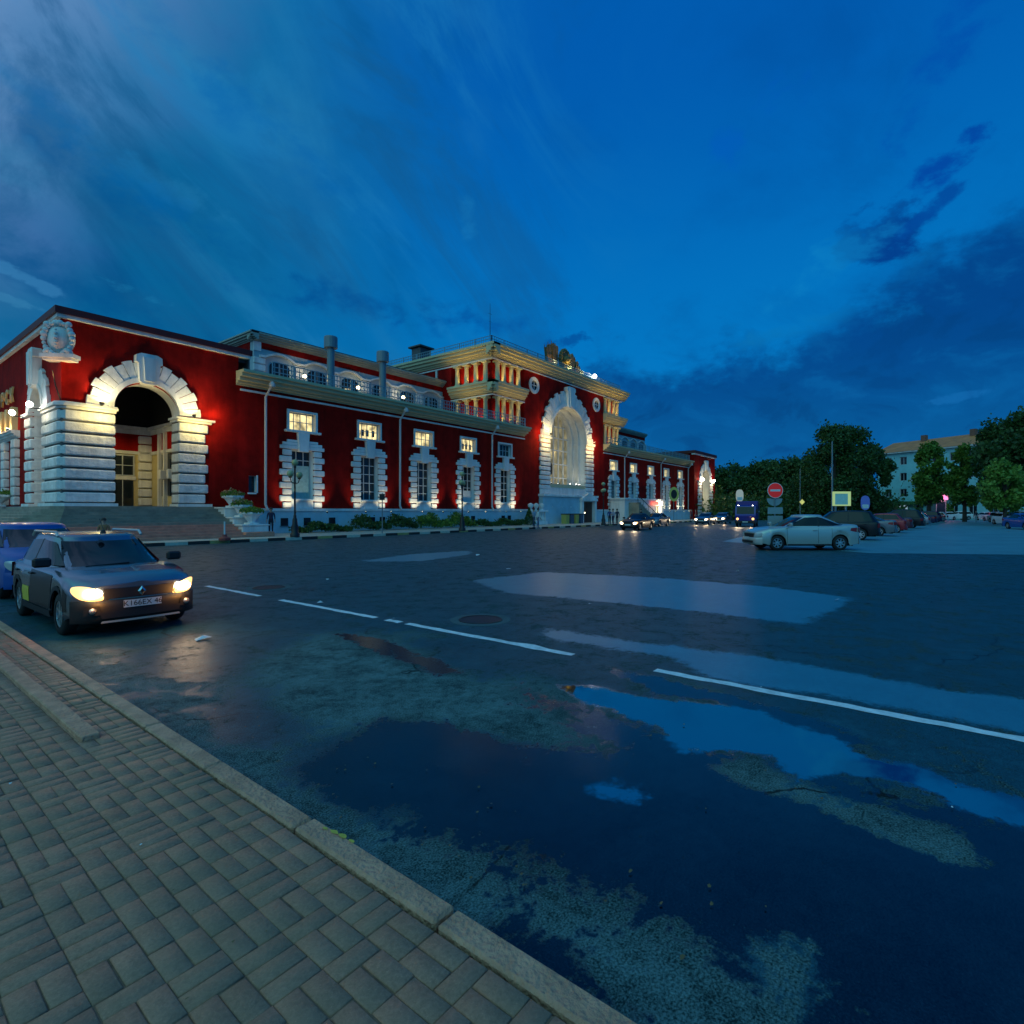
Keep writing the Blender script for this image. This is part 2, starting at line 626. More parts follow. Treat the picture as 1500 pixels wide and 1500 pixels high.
def make_asphalt(name, masked):
    m = bpy.data.materials.new(name)
    m.use_nodes = True
    nt = m.node_tree
    L = nt.links.new
    b = nt.nodes["Principled BSDF"]
    tc = nt.nodes.new("ShaderNodeTexCoord")
    O = tc.outputs["Object"]

    def Mt(op, a, b_=None, c=None, clamp=False):
        n = nt.nodes.new("ShaderNodeMath")
        n.operation = op
        n.use_clamp = clamp
        for i, x in enumerate((a, b_, c)):
            if x is None:
                continue
            if isinstance(x, (int, float)):
                n.inputs[i].default_value = x
            else:
                L(x, n.inputs[i])
        return n.outputs[0]

    def sst(x, a, b_):
        n = nt.nodes.new("ShaderNodeMapRange")
        n.interpolation_type = 'SMOOTHSTEP'
        L(x, n.inputs[0])
        n.inputs[1].default_value = a
        n.inputs[2].default_value = b_
        return n.outputs[0]

    def mixc(f, a, c2):
        n = nt.nodes.new("ShaderNodeMix")
        n.data_type = 'RGBA'
        L(f, n.inputs[0])
        for i, x in ((6, a), (7, c2)):
            if isinstance(x, tuple):
                n.inputs[i].default_value = (*x, 1)
            else:
                L(x, n.inputs[i])
        return n.outputs[2]

    def mixf(f, a, c2):
        n = nt.nodes.new("ShaderNodeMix")
        L(f, n.inputs[0])
        for i, x in ((2, a), (3, c2)):
            if isinstance(x, (int, float)):
                n.inputs[i].default_value = x
            else:
                L(x, n.inputs[i])
        return n.outputs[0]
    big = noise_tex(nt, O, .45, 5)
    mid = noise_tex(nt, O, 2.6, 8, .68, .5)
    fin = noise_tex(nt, O, 14, 6, .7)
    agg = noise_tex(nt, O, 95, 3, .7)
    vor = nt.nodes.new("ShaderNodeTexVoronoi")
    vor.inputs["Scale"].default_value = 70
    L(O, vor.inputs["Vector"])
    speck = sst(vor.outputs["Distance"], .13, .05)
    sepc = nt.nodes.new("ShaderNodeSeparateColor")
    L(vor.outputs["Color"], sepc.inputs[0])
    speck = Mt('MULTIPLY', speck, Mt('GREATER_THAN', sepc.outputs[0], .80))
    if masked:
        at = nt.nodes.new("ShaderNodeAttribute")
        at.attribute_name = "wear"
        sp = nt.nodes.new("ShaderNodeSeparateColor")
        L(at.outputs["Color"], sp.inputs[0])
        A, Bp, Cp, Fp = sp.outputs[0], sp.outputs[1], sp.outputs[2], at.outputs['Alpha']
        nz = Mt('ADD', Mt('MULTIPLY', Mt('SUBTRACT', mid, .5), 2.3), Mt('MULTIPLY', Mt('SUBTRACT', fin, .5), 1.7))
        damp = sst(Mt('ADD', A, nz), .30, .62)
        pud = sst(Mt('ADD', Bp, Mt('MULTIPLY', nz, .60)), .32, .68)
        film = sst(Mt('ADD', Fp, Mt('MULTIPLY', nz, .75)), .36, .64)
        pat = sst(Mt('ADD', Cp, Mt('MULTIPLY', nz, .30)), .34, .66)
    else:
        damp = sst(Mt('ADD', big, Mt('MULTIPLY', Mt('SUBTRACT', mid, .5), .6)), .35, .55)
        pud = Mt('MULTIPLY', mid, 0)
        pat = Mt('MULTIPLY', mid, 0)
        film = pat
    tone = Mt('ADD', Mt('ADD', Mt('MULTIPLY', Mt('SUBTRACT', mid, .5), 1.5), Mt('MULTIPLY', Mt('SUBTRACT', agg, .5), 2.6)), Mt('ADD', .42, Mt('MULTIPLY', Mt('SUBTRACT', fin, .5), 1.2)), None, True)
    dry = mixc(tone, (.010, .030, .031), (.165, .29, .275))
    dry = mixc(Mt('MULTIPLY', speck, .7), dry, (.30, .29, .24))
    wet = mixc(tone, (.004, .026, .036), (.028, .125, .160))  # blue put into the damp colour in place of sky sheen
    wet = mixc(Mt('MULTIPLY', speck, .25), wet, (.12, .12, .10))
    col = mixc(damp, dry, wet)
    ve = nt.nodes.new('ShaderNodeTexVoronoi')
    ve.feature = 'DISTANCE_TO_EDGE'
    ve.inputs['Scale'].default_value = .33
    wv = nt.nodes.new('ShaderNodeVectorMath')
    wv.operation = 'ADD'
    sc3 = nt.nodes.new('ShaderNodeVectorMath')
    sc3.operation = 'SCALE'
    sc3.inputs['Scale'].default_value = .9
    nv = nt.nodes.new('ShaderNodeTexNoise')
    nv.inputs['Scale'].default_value = 1.6
    nv.inputs['Detail'].default_value = 6
    L(O, nv.inputs['Vector'])
    L(nv.outputs['Color'], sc3.inputs[0])
    L(O, wv.inputs[0])
    L(sc3.outputs[0], wv.inputs[1])
    L(wv.outputs[0], ve.inputs['Vector'])
    crack = Mt('MULTIPLY', sst(ve.outputs['Distance'], .0065, .002), sst(big, .46, .56))
    col = mixc(Mt('MULTIPLY', crack, .8), col, (.004, .007, .008))
    col = mixc(film, col, mixc(tone, (.001, .002, .005), (.010, .024, .036)))
    patc = mixc(tone, (.02, .16, .22), (.045, .25, .33))  # cyan in the patch colour stands for reflected sky
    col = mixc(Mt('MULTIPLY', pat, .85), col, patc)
    col = mixc(pud, col, (.004, .005, .005))
    L(col, b.inputs["Base Color"])
    r = mixf(damp, .78, .50)
    r = Mt('ADD', r, Mt('MULTIPLY', Mt('SUBTRACT', fin, .5), .22))
    r = mixf(film, r, .13)
    r = mixf(pat, r, .40)
    r = mixf(pud, r, .015)
    L(r, b.inputs["Roughness"])
    lv = mixf(damp, .10, .22)
    for q_, t_ in ((film, .5), (pat, .6), (pud, .75)):
        lv = mixf(q_, lv, t_)
    L(lv, b.inputs['Specular IOR Level'])
    ior = mixf(damp, 1.3, 1.35)
    ior = mixf(film, ior, 1.42)
    ior = mixf(pat, ior, 1.7)
    ior = mixf(pud, ior, 3.0)
    L(ior, b.inputs["IOR"])
    bp = nt.nodes.new("ShaderNodeBump")
    bp.inputs["Distance"].default_value = .008
    hs = Mt('ADD', Mt('MULTIPLY', agg, .8), Mt('MULTIPLY', fin, .6))
    L(hs, bp.inputs["Height"])
    st = mixf(damp, .6, .35)
    st = mixf(film, st, .14)
    st = mixf(pat, st, .05)
    st = mixf(pud, st, .0)
    L(st, bp.inputs["Strength"])
    L(bp.outputs[0], b.inputs["Normal"])
    return m


def poly_field(X, Y, poly, soft):
    """1 inside the polygon, falling to 0 over soft metres outside and 0.5 on the rim"""
    n = len(poly)
    inside = np.zeros(X.shape, bool)
    dist = np.full(X.shape, 1e9)
    for i in range(n):
        x0, y0 = poly[i]
        x1, y1 = poly[(i + 1) % n]
        cond = ((y0 > Y) != (y1 > Y))
        with np.errstate(divide='ignore', invalid='ignore'):
            xi = (x1 - x0) * (Y - y0) / (y1 - y0 + 1e-12) + x0
        inside ^= cond & (X < xi)
        dx, dy = x1 - x0, y1 - y0
        t = np.clip(((X - x0) * dx + (Y - y0) * dy) / (dx * dx + dy * dy + 1e-12), 0, 1)
        dist = np.minimum(dist, np.hypot(X - x0 - t * dx, Y - y0 - t * dy))
    s = np.where(inside, dist, -dist)
    return np.clip(.5 + s / (2 * soft), 0, 1)


KROT = -.0145                     # the near kerb runs a little off the lane line
KX0, KX1 = 1.42, 1.535           # near kerb
SKY = 28.5                       # station kerb line
NX = np.concatenate([np.arange(1.40, 7.6, .07), np.arange(7.6, 16, .16), np.arange(16, 60.1, .6)])
NY = np.concatenate([np.arange(-14, -2, .3), np.arange(-2, 6.5, .07), np.arange(6.5, 14, .16), np.arange(14, 28.6, .5), [28.55]])
GX, GY = np.meshgrid(NX, NY, indexing='ij')
Gp = lambda pts: [G(x, y) for x, y in pts]
dampf = np.full(GX.shape, .66)
# the dry strip along the near kerb and its lobes
dry_strip = poly_field(GX, GY, Gp([(60, 935), (190, 990), (360, 985), (470, 930), (600, 930), (720, 985), (860, 1030), (880, 1080), (760, 1090), (660, 1075), (540, 1085), (430, 1060), (330, 1040), (300, 1075), (420, 1130), (560, 1210), (700, 1275), (860, 1350), (1010, 1410), (1090, 1480), (1130, 1560), (900, 1640), (500, 1250)]), .35)
dampf = dampf - dry_strip * .80
for q, s_, a_ in (([(1040, 1125), (1100, 1118), (1180, 1150), (1260, 1180), (1400, 1220), (1440, 1260), (1400, 1272), (1320, 1240), (1200, 1185), (1090, 1150)], .10, .55),
                  ([(960, 990), (1050, 1010), (1080, 1028), (1000, 1028), (940, 1008)], .10, .45),
                  ([(1110, 1400), (1180, 1370), (1190, 1420), (1150, 1450)], .08, .45)):
    dampf = dampf - poly_field(GX, GY, Gp(q), s_) * a_
for q, s_, a_ in (([(200, 985), (300, 975), (420, 1000), (440, 1060), (360, 1085), (260, 1050)], .25, .55),
                  ([(430, 1130), (560, 1050), (660, 1062), (770, 1095), (780, 1150), (640, 1180), (520, 1190)], .25, .75),
                  ([(560, 930), (690, 945), (740, 990), (700, 1010), (620, 970)], .2, .5),
                  ([(640, 1370), (720, 1330), (820, 1390), (800, 1450)], .12, .35)):
    dampf = dampf + poly_field(GX, GY, Gp(q), s_) * a_
pudf = np.maximum.reduce([
    poly_field(GX, GY, Gp([(818, 1004), (861, 1006), (959, 1024), (1052, 1031), (1117, 1042), (1164, 1063), (1220, 1081), (1276, 1109), (1351, 1123), (1402, 1151), (1530, 1172), (1700, 1200), (1700, 1260), (1530, 1222), (1420, 1190), (1313, 1145), (1234, 1130), (1197, 1135), (1169, 1142), (1127, 1108), (1061, 1100), (1005, 1104), (959, 1064), (900, 1042), (840, 1024)]), .10),
    poly_field(GX, GY, Gp([(850, 1150), (900, 1142), (960, 1165), (930, 1182), (870, 1170)]), .10) * .8,
])
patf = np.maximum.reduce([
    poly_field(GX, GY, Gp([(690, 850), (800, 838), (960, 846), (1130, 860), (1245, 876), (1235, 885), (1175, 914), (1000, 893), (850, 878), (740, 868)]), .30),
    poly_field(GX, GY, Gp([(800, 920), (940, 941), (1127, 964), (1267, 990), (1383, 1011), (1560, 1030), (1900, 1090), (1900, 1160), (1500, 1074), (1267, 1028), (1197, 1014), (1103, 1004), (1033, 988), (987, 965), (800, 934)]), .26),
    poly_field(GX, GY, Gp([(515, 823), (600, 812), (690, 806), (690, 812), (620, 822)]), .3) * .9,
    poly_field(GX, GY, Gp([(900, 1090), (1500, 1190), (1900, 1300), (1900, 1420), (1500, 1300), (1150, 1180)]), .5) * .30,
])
filmf = np.maximum.reduce([
    poly_field(GX, GY, Gp([(760, 1010), (900, 1045), (1100, 1110), (1300, 1160), (1600, 1220), (2300, 1400), (2300, 2600), (1400, 1640), (1180, 1480), (1060, 1400), (900, 1330), (760, 1290), (640, 1230), (560, 1160), (620, 1100), (760, 1100), (880, 1090)]), .40),
    poly_field(GX, GY, Gp([(430, 1130), (560, 1050), (660, 1062), (770, 1095), (780, 1150), (640, 1180), (520, 1190)]), .15),
    poly_field(GX, GY, Gp([(880, 975), (1000, 1000), (1180, 1050), (1300, 1100), (1180, 1075), (1050, 1030), (960, 1018)]), .12),
    poly_field(GX, GY, Gp([(480, 925), (560, 935), (700, 990), (640, 990), (540, 955)]), .12) * .8,
    poly_field(GX, GY, Gp([(660, 1370), (740, 1335), (850, 1395), (900, 1440), (980, 1490), (880, 1500)]), .08) * .75,
])
for q in ([(1040, 1125), (1100, 1118), (1180, 1150), (1260, 1180), (1400, 1220), (1440, 1260), (1400, 1272), (1320, 1240), (1200, 1185), (1090, 1150)], [(1110, 1400), (1180, 1370), (1190, 1420), (1150, 1450)]):
    filmf = np.clip(filmf - poly_field(GX, GY, Gp(q), .10) * 1.1, 0, 1)
nx, ny = GX.shape
vv = np.stack([GX.ravel(), GY.ravel(), np.zeros(GX.size)], 1)
ii = np.arange(nx * ny).reshape(nx, ny)
ff = np.stack([ii[:-1, :-1].ravel(), ii[1:, :-1].ravel(), ii[1:, 1:].ravel(), ii[:-1, 1:].ravel()], 1)
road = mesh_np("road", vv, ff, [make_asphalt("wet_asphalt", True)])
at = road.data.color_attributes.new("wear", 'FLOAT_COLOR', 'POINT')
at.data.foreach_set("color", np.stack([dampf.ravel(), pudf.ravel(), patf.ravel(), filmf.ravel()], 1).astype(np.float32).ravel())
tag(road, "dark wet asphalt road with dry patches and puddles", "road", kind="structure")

M_GROUND = make_asphalt("far_asphalt", False)
mb = MB().use(M_GROUND)
mb.add([(-3000, -3000, -.02), (3000, -3000, -.02), (3000, 3000, -.02), (-3000, 3000, -.02)], [(0, 1, 2, 3)])
tag(mb.build("ground"), "dark asphalt ground reaching the horizon around the square", "ground", kind="structure")
M_LOT = mat("pale_worn_concrete", (.085, .24, .28), .55, vary=.25, vscale=.5, bump=.2, bscale=6)
mb = MB().use(M_LOT)
a, b_, c_, d_ = (25.2, 2.3), (29.5, -6.5), (150, -11), (150, 8)
mb.add([(25.2, 2.0, .006), (28.2, -3.2, .006), (40, -26, .006), (160, -26, .006), (160, 12, .006), (60, 12, .006), (30, 9, .006)], [(0, 1, 2, 3, 4, 5, 6)])
tag(mb.build("parking_lot"), "pale worn concrete of the car park beside the road", "car park", kind="structure")

# lane marking
M_PAINT = mat("worn_white_road_paint", (.78, .79, .77), .6, vary=.25, vscale=9)


def dash(y0, y1, w=.115, bulge=None):
    n = max(4, int((y1 - y0) / .12))
    vs, fs = [], []
    for i in range(n + 1):
        y = y0 + (y1 - y0) * i / n
        t = .0
        if bulge and abs(y - bulge) < .25:
            t = .06 * (1 - abs(y - bulge) / .25)
        e = .018
        vs.append((5.37 - w / 2 - t * .3 + rng.uniform(-e, e) * .7, y, .004))
        vs.append((5.37 + w / 2 + t + rng.uniform(-e, e) * .7, y, .004))
    for i in range(n):
        fs.append((2 * i, 2 * i + 1, 2 * i + 3, 2 * i + 2))
    o = MB().use(M_PAINT).add(vs, fs).build("lane_marking")
    tag(o, "worn white dash of the lane line on the wet asphalt", "road marking", "lane dashes", "structure")


for y0, y1, bu in ((10.3, 12.6, None), (6.8, 9.56, None), (6.23, 6.55, None), (3.27, 6.09, 3.9), (-.9, 2.29, None), (-5.5, -2.6, None)):
    dash(y0, y1, bulge=bu)

# near pavement: herringbone pavers
M_PAVER = bpy.data.materials.new("concrete_paver")
M_PAVER.use_nodes = True
nt = M_PAVER.node_tree
L = nt.links.new
b = nt.nodes["Principled BSDF"]
tc = nt.nodes.new("ShaderNodeTexCoord")
ge = nt.nodes.new("ShaderNodeNewGeometry")
n1 = noise_tex(nt, tc.outputs["Object"], 1.6, 6)
n2 = noise_tex(nt, tc.outputs["Object"], 60, 4, .75)
n3 = noise_tex(nt, tc.outputs["Object"], 7, 6, .7)


def _m(nt, op, a, b_=None):
    n = nt.nodes.new("ShaderNodeMath")
    n.operation = op
    for i, x in enumerate((a, b_)):
        if x is None:
            continue
        if isinstance(x, (int, float)):
            n.inputs[i].default_value = x
        else:
            nt.links.new(x, n.inputs[i])
    return n.outputs[0]


mx = nt.nodes.new("ShaderNodeMix")
mx.data_type = 'RGBA'
mx.inputs[6].default_value = (.31, .148, .086, 1)
mx.inputs[7].default_value = (.53, .25, .15, 1)
f_ = _m(nt, 'ADD', _m(nt, 'MULTIPLY', ge.outputs["Random Per Island"], .42), _m(nt, 'MULTIPLY', _m(nt, 'ADD', n2, _m(nt, 'ADD', n3, n1)), .30))
spk = _m(nt, 'MULTIPLY', _m(nt, 'SUBTRACT', n2, .5), 2.2)
stn = _m(nt, 'MULTIPLY', _m(nt, 'SUBTRACT', n3, .5), 1.6)
vo = nt.nodes.new('ShaderNodeTexVoronoi')
vo.inputs['Scale'].default_value = 85
L(tc.outputs['Object'], vo.inputs['Vector'])
gr = nt.nodes.new('ShaderNodeMapRange')
L(vo.outputs['Distance'], gr.inputs[0])
gr.inputs[1].default_value, gr.inputs[2].default_value = .22, .10
gr.inputs[3].default_value, gr.inputs[4].default_value = 0, .45
spk = _m(nt, 'ADD', spk, gr.outputs[0])
L(_m(nt, 'ADD', _m(nt, 'MULTIPLY', ge.outputs['Random Per Island'], .30), _m(nt, 'ADD', .33, _m(nt, 'ADD', spk, stn))), mx.inputs[0])
mx.clamp_factor = True
mx2 = nt.nodes.new("ShaderNodeMix")
mx2.data_type = 'RGBA'
rmp = nt.nodes.new("ShaderNodeMapRange")
L(n1, rmp.inputs[0])
rmp.inputs[1].default_value = .45
rmp.inputs[2].default_value = .7
rmp.inputs[4].default_value = .5
L(rmp.outputs[0], mx2.inputs[0])
L(mx.outputs[2], mx2.inputs[6])
mx2.inputs[7].default_value = (.21, .15, .085, 1)
L(mx2.outputs[2], b.inputs["Base Color"])
b.inputs["Roughness"].default_value = .78
bp = nt.nodes.new("ShaderNodeBump")
bp.inputs["Strength"].default_value = .6
bp.inputs["Distance"].default_value = .006
L(_m(nt, 'ADD', n2, n3), bp.inputs["Height"])
L(bp.outputs[0], b.inputs["Normal"])

U = .088
Z0 = .100
nr = np.random.RandomState(3)
vl, fl = [], []
x_lo, x_hi, y_lo, y_hi = -2.6, 1.400, -1.6, 19
lay = []
ncol = int((x_hi - x_lo) / (2 * U)) + 1
for i in range(ncol):
    xr = x_hi - 2 * i * U
    yy = y_lo - nr.randint(0, 3) * U
    while yy < y_hi:
        if nr.rand() < .48:                       # a pair of pavers laid lengthwise
            lay.append((xr - U, xr, yy, yy + 2 * U))
            lay.append((xr - 2 * U, xr - U, yy, yy + 2 * U))
            yy += 2 * U
        else:                                     # one across
            lay.append((xr - 2 * U, xr, yy, yy + U))
            yy += U
for x0, x1, y0, y1 in lay:
    if True:
        g = .0022
        x0 += g; x1 -= g; y0 += g; y1 -= g
        if x1 - x0 < .02:
            continue
        dz = nr.normal(0, .0012)
        if nr.rand() < .02:
            dz -= .003
        tx, ty = nr.normal(0, .010, 2)
        jx, jy = nr.normal(0, .0014, 2)
        cx, cy = (x0 + x1) / 2, (y0 + y1) / 2
        zf = lambda x, y: Z0 + dz + tx * (x - cx) + ty * (y - cy)
        o = len(vl)
        e = .0035
        for (x, y) in ((x0, y0), (x1, y0), (x1, y1), (x0, y1)):
            vl.append((x + jx, y + jy, zf(x, y) - .02))
        for (x, y) in ((x0, y0), (x1, y0), (x1, y1), (x0, y1)):
            vl.append((x + jx, y + jy, zf(x, y) - .004))
        for (x, y) in ((x0 + e, y0 + e), (x1 - e, y0 + e), (x1 - e, y1 - e), (x0 + e, y1 - e)):
            vl.append((x + jx, y + jy, zf(x, y)))
        fl.append((o + 8, o + 9, o + 10, o + 11))
        for k in range(4):
            k2 = (k + 1) % 4
            fl.append((o + k, o + k2, o + 4 + k2, o + 4 + k))
            fl.append((o + 4 + k, o + 4 + k2, o + 8 + k2, o + 8 + k))
pv = mesh_np("pavement", np.array(vl), np.array(fl), [M_PAVER])
pv.rotation_euler.z = KROT
tag(pv, "grey herringbone paved footway beside the kerb", "pavement", kind="structure")
M_JOINT = mat("sandy_joint", (.24, .12, .07), .95, vary=.4, vscale=20)
mb = MB().use(M_JOINT)
mb.box(-60, KX0 - .026, -60, 60, -.01, Z0 - .006)
pb = mb.build("pavement_base")
pb.rotation_euler.z = KROT
tag(pb, "sandy bed under the footway pavers", "pavement", kind="structure")

# near kerb stones
M_KERB = mat("concrete_kerb", (.62, .30, .18), .8, vary=.3, vscale=6, bump=.6, bscale=45)
M_YEL = mat("yellow_paint_mark", (.55, .42, .06), .7, vary=.2, vscale=20)
mb = MB().use(M_KERB)
for k in range(-6, 40):
    dx, dz = rng.uniform(-.004, .004), rng.uniform(-.004, .004)
    mb.bbox(KX0 + dx, KX1 + dx, k + .507, k + 1.493, -.05, .105 + dz, .012)
kerb = tag(mb.build("kerb"), "grey concrete kerb stones edging the near footway", "kerb", kind="structure")
kerb.rotation_euler.z = KROT
mb = MB().use(M_YEL)
for cx, cy, r in ((1.518, 2.30, .016), (1.522, 2.24, .020), (1.508, 2.36, .010), (1.524, 2.17, .012)):
    pts = [(cx + r * rng.uniform(.5, 1.1) * math.cos(a), cy + 1.9 * r * rng.uniform(.6, 1.2) * math.sin(a), .1125) for a in np.linspace(0, 2 * PI, 9)[:-1]]
    mb.add(pts, [tuple(range(8))])
mb.build("paint_mark", kerb)
# raised edging stone sunk in the pavers
mb = MB().use(M_KERB)
mb.bbox(1.060, 1.170, 4.53, 5.9, .02, .135, .008)
mb.bbox(1.057, 1.167, 5.91, 7.3, .02, .131, .008)
mb.bbox(1.060, 1.170, 7.31, 8.9, .02, .130, .008)
es_ = mb.build("edging_stone")
es_.rotation_euler.z = KROT
tag(es_, "raised grey edging stone with a dark open end, sunk in the footway", "edging stone")

# station forecourt
SX0, SX1 = -30, 130
M_FORE = mat("pale_forecourt_slabs", (.42, .40, .34), .7, vary=.2, vscale=1.3, bump=.3, bscale=12)
mb = MB().use(M_FORE)
mb.box(SX0, SX1, SKY + .16, 70, -.05, .15)
tag(mb.build("forecourt"), "pale paved forecourt along the station", "pavement", kind="structure")
M_KW = mat("weathered_white_kerb_paint", (.55, .53, .42), .75, vary=.2, vscale=4)
M_KB = mat("weathered_black_kerb_paint", (.025, .025, .024), .75, vary=.3, vscale=4)
M_KY = mat("weathered_yellow_kerb_paint", (.40, .33, .12), .75, vary=.2, vscale=4)
mb = MB()
k = 0
x = SX0 + .3
while x < SX1:
    w_ = 1.0
    mb.use([M_KW, M_KB][k % 2] if k % 6 != 0 else M_KY)
    mb.box(x + .01, x + w_ - .01, SKY, SKY + .158, -.05, .155)
    x += w_
    k += 1
tag(mb.build("station_kerb"), "kerb painted in black and pale blocks along the station forecourt", "kerb", kind="structure")

# litter on the road
mb = MB()
M_PAPER = mat("white_paper", (.7, .7, .68), .8)
M_DEADLEAF = mat("dead_leaf", (.16, .10, .04), .8)


def scrap(mb, x, y, s, z=.008):
    a = rng.uniform(0, 6)
    pts = [(x + s * rng.uniform(.6, 1.2) * math.cos(a + t), y + s * .7 * rng.uniform(.6, 1.2) * math.sin(a + t), z + rng.uniform(0, .6 * s)) for t in (0, 1.3, 2.5, 3.6, 5)]
    mb.add(pts, [(0, 1, 2, 3, 4)])


mb.use(M_PAPER)
for px, py, s in ((470, 884, .07), (525, 856, .05), (745, 836, .10), (1395, 1185, .01), (575, 908, .04), (1115, 1008, .015), (480, 850, .05), (1080, 838, .08), (960, 838, .07), (865, 886, .05), (1225, 880, .06), (700, 815, .12), (420, 952, .012), (207, 1240, .008), (15, 1150, .010)):
    x, y = G(px, py, .1 if py > 1100 and px < 400 else 0)
    scrap(mb, x, y, s, .108 if (py > 1100 and px < 400) else .008)
mb.use(M_DEADLEAF)
for _ in range(110):
    x, y = rng.uniform(1.75, 2.5), rng.uniform(.2, 9)
    scrap(mb, x, y, rng.uniform(.006, .014))
for _ in range(60):
    x, y = rng.uniform(2.2, 9), rng.uniform(-1, 12)
    scrap(mb, x, y, rng.uniform(.006, .016))
for _ in range(50):
    x, y = rng.uniform(.1, 1.45), rng.uniform(.6, 7)
    scrap(mb, x, y, rng.uniform(.004, .010), .109)
tag(mb.build("litter"), "small scraps and dead leaves scattered on the road", "litter", kind="stuff")
x, y = G(297, 937)
mb = MB().use(M_PAPER)
mb.add([(x - .10, y - .05, .01), (x + .02, y - .07, .03), (x + .12, y + .01, .012), (x + .05, y + .06, .04), (x - .08, y + .05, .015), (x, y, .055)], [(0, 1, 5), (1, 2, 5), (2, 3, 5), (3, 4, 5), (4, 0, 5)])
tag(mb.build("paper_scrap"), "crumpled white paper scrap on the road in front of the lit car", "litter")

# manhole covers
for (px, py), lb in (((704, 908), "dark round manhole cover on the road left of the pale patch"), ((394, 861), "dark round manhole cover on the road near the front of the lit taxi")):
    x, y = G(px, py)
    t = empty("manhole_cover", lb, "manhole cover", (x, y, .002))
    mb = MB().use(M_IRON)
    mb.lathe([(.33, .002), (.33, .010), (.30, .010), (.30, .004), (.001, .005)], (0, 0, 0), 24)
    mb.build("lid", t)
    mb = MB().use(mat("worn_concrete_ring", (.05, .10, .10), .8))
    mb.lathe([(.335, .004), (.45, .004), (.46, .0)], (0, 0, 0), 24)
    mb.build("ring", t)

# ================================================================ the station
# local frame: x along the front (to the right), y inwards, z up; the front face lies on y = 0
SO = (7.93, 35.0, 0)
ST_ = empty("station_building", "long red brick-coloured railway station with white arches and cream cornices", "building", SO)


def panel(mb, x0, x1, z0, z1, holes, depth=.35, y=0.0, m=None, mrev=None):
    """front face on plane y with rectangular openings and their reveals"""
    xs = sorted({x0, x1, *[h[0] for h in holes], *[h[1] for h in holes]})
    zs = sorted({z0, z1, *[h[2] for h in holes], *[h[3] for h in holes]})
    for i in range(len(xs) - 1):
        for j in range(len(zs) - 1):
            a, b, c, d = xs[i], xs[i + 1], zs[j], zs[j + 1]
            cx, cz = (a + b) / 2, (c + d) / 2
            if any(h[0] < cx < h[1] and h[2] < cz < h[3] for h in holes):
                continue
            mb.add([(a, y, c), (b, y, c), (b, y, d), (a, y, d)], [(0, 1, 2, 3)])
    if mrev:
        mb.use(mrev)
    for a, b, c, d in holes:
        y2 = y + depth
        mb.add([(a, y, c), (a, y2, c), (a, y2, d), (a, y, d)], [(0, 1, 2, 3)])
        mb.add([(b, y, c), (b, y2, c), (b, y2, d), (b, y, d)], [(3, 2, 1, 0)])
        mb.add([(a, y, d), (b, y, d), (b, y2, d), (a, y2, d)], [(0, 1, 2, 3)])
        mb.add([(a, y, c), (b, y, c), (b, y2, c), (a, y2, c)], [(3, 2, 1, 0)])
    if m:
        mb.use(m)


def arch_panel(mb, cx, r, zs, z0, z1, x0, x1, depth, y=0.0, n=24, m=M_RED, mrev=M_WHITEP):
    """wall field x0..x1, z0..z1 with a round-headed opening from z0; soffit and jambs depth deep"""
    mb.use(m)
    if x0 < cx - r:
        mb.add([(x0, y, z0), (cx - r, y, z0), (cx - r, y, z1), (x0, y, z1)], [(0, 1, 2, 3)])
    if x1 > cx + r:
        mb.add([(cx + r, y, z0), (x1, y, z0), (x1, y, z1), (cx + r, y, z1)], [(0, 1, 2, 3)])
    arc = [(cx + r * math.cos(PI - PI * i / n), zs + r * math.sin(PI * i / n)) for i in range(n + 1)]
    for i in range(n):
        (a, za), (b, zb) = arc[i], arc[i + 1]
        mb.add([(a, y, za), (b, y, zb), (b, y, z1), (a, y, z1)], [(0, 1, 2, 3)])
    mb.use(mrev)
    line = [(cx - r, z0)] + arc + [(cx + r, z0)]
    for i in range(len(line) - 1):
        (a, za), (b, zb) = line[i], line[i + 1]
        mb.add([(a, y, za), (a, y + depth, za), (b, y + depth, zb), (b, y, zb)], [(0, 1, 2, 3)])
    mb.use(m)


def voussoirs(mb, cx, r, zs, thick, proud, n, y=0.0, gap=.007, alt=.13, inner=.02):
    """ring of arch stones with a stepped outer rim"""
    for k in range(n):
        a0 = PI * k / n + gap
        a1 = PI * (k + 1) / n - gap
        ro = r + thick + (alt if k % 2 == 0 else 0)
        ri = r + inner
        pts = []
        for t in range(4):
            a = a0 + (a1 - a0) * t / 3
            pts.append((cx - ri * math.cos(a), zs + ri * math.sin(a)))
        for t in range(4):
            a = a1 + (a0 - a1) * t / 3
            pts.append((cx - ro * math.cos(a), zs + ro * math.sin(a)))
        mb.extr(pts[::-1], y - proud - rng.uniform(0, .03), y + .05)


def archivolt(mb, cx, r, zs, w, proud, y=0.0, n=28):
    for k in range(n):
        a0, a1 = PI * k / n, PI * (k + 1) / n
        q = []
        for a, rr in ((a0, r), (a1, r), (a1, r + w), (a0, r + w)):
            q.append((cx - rr * math.cos(a), zs + rr * math.sin(a)))
        mb.extr(q[::-1], y - proud, y + .03)


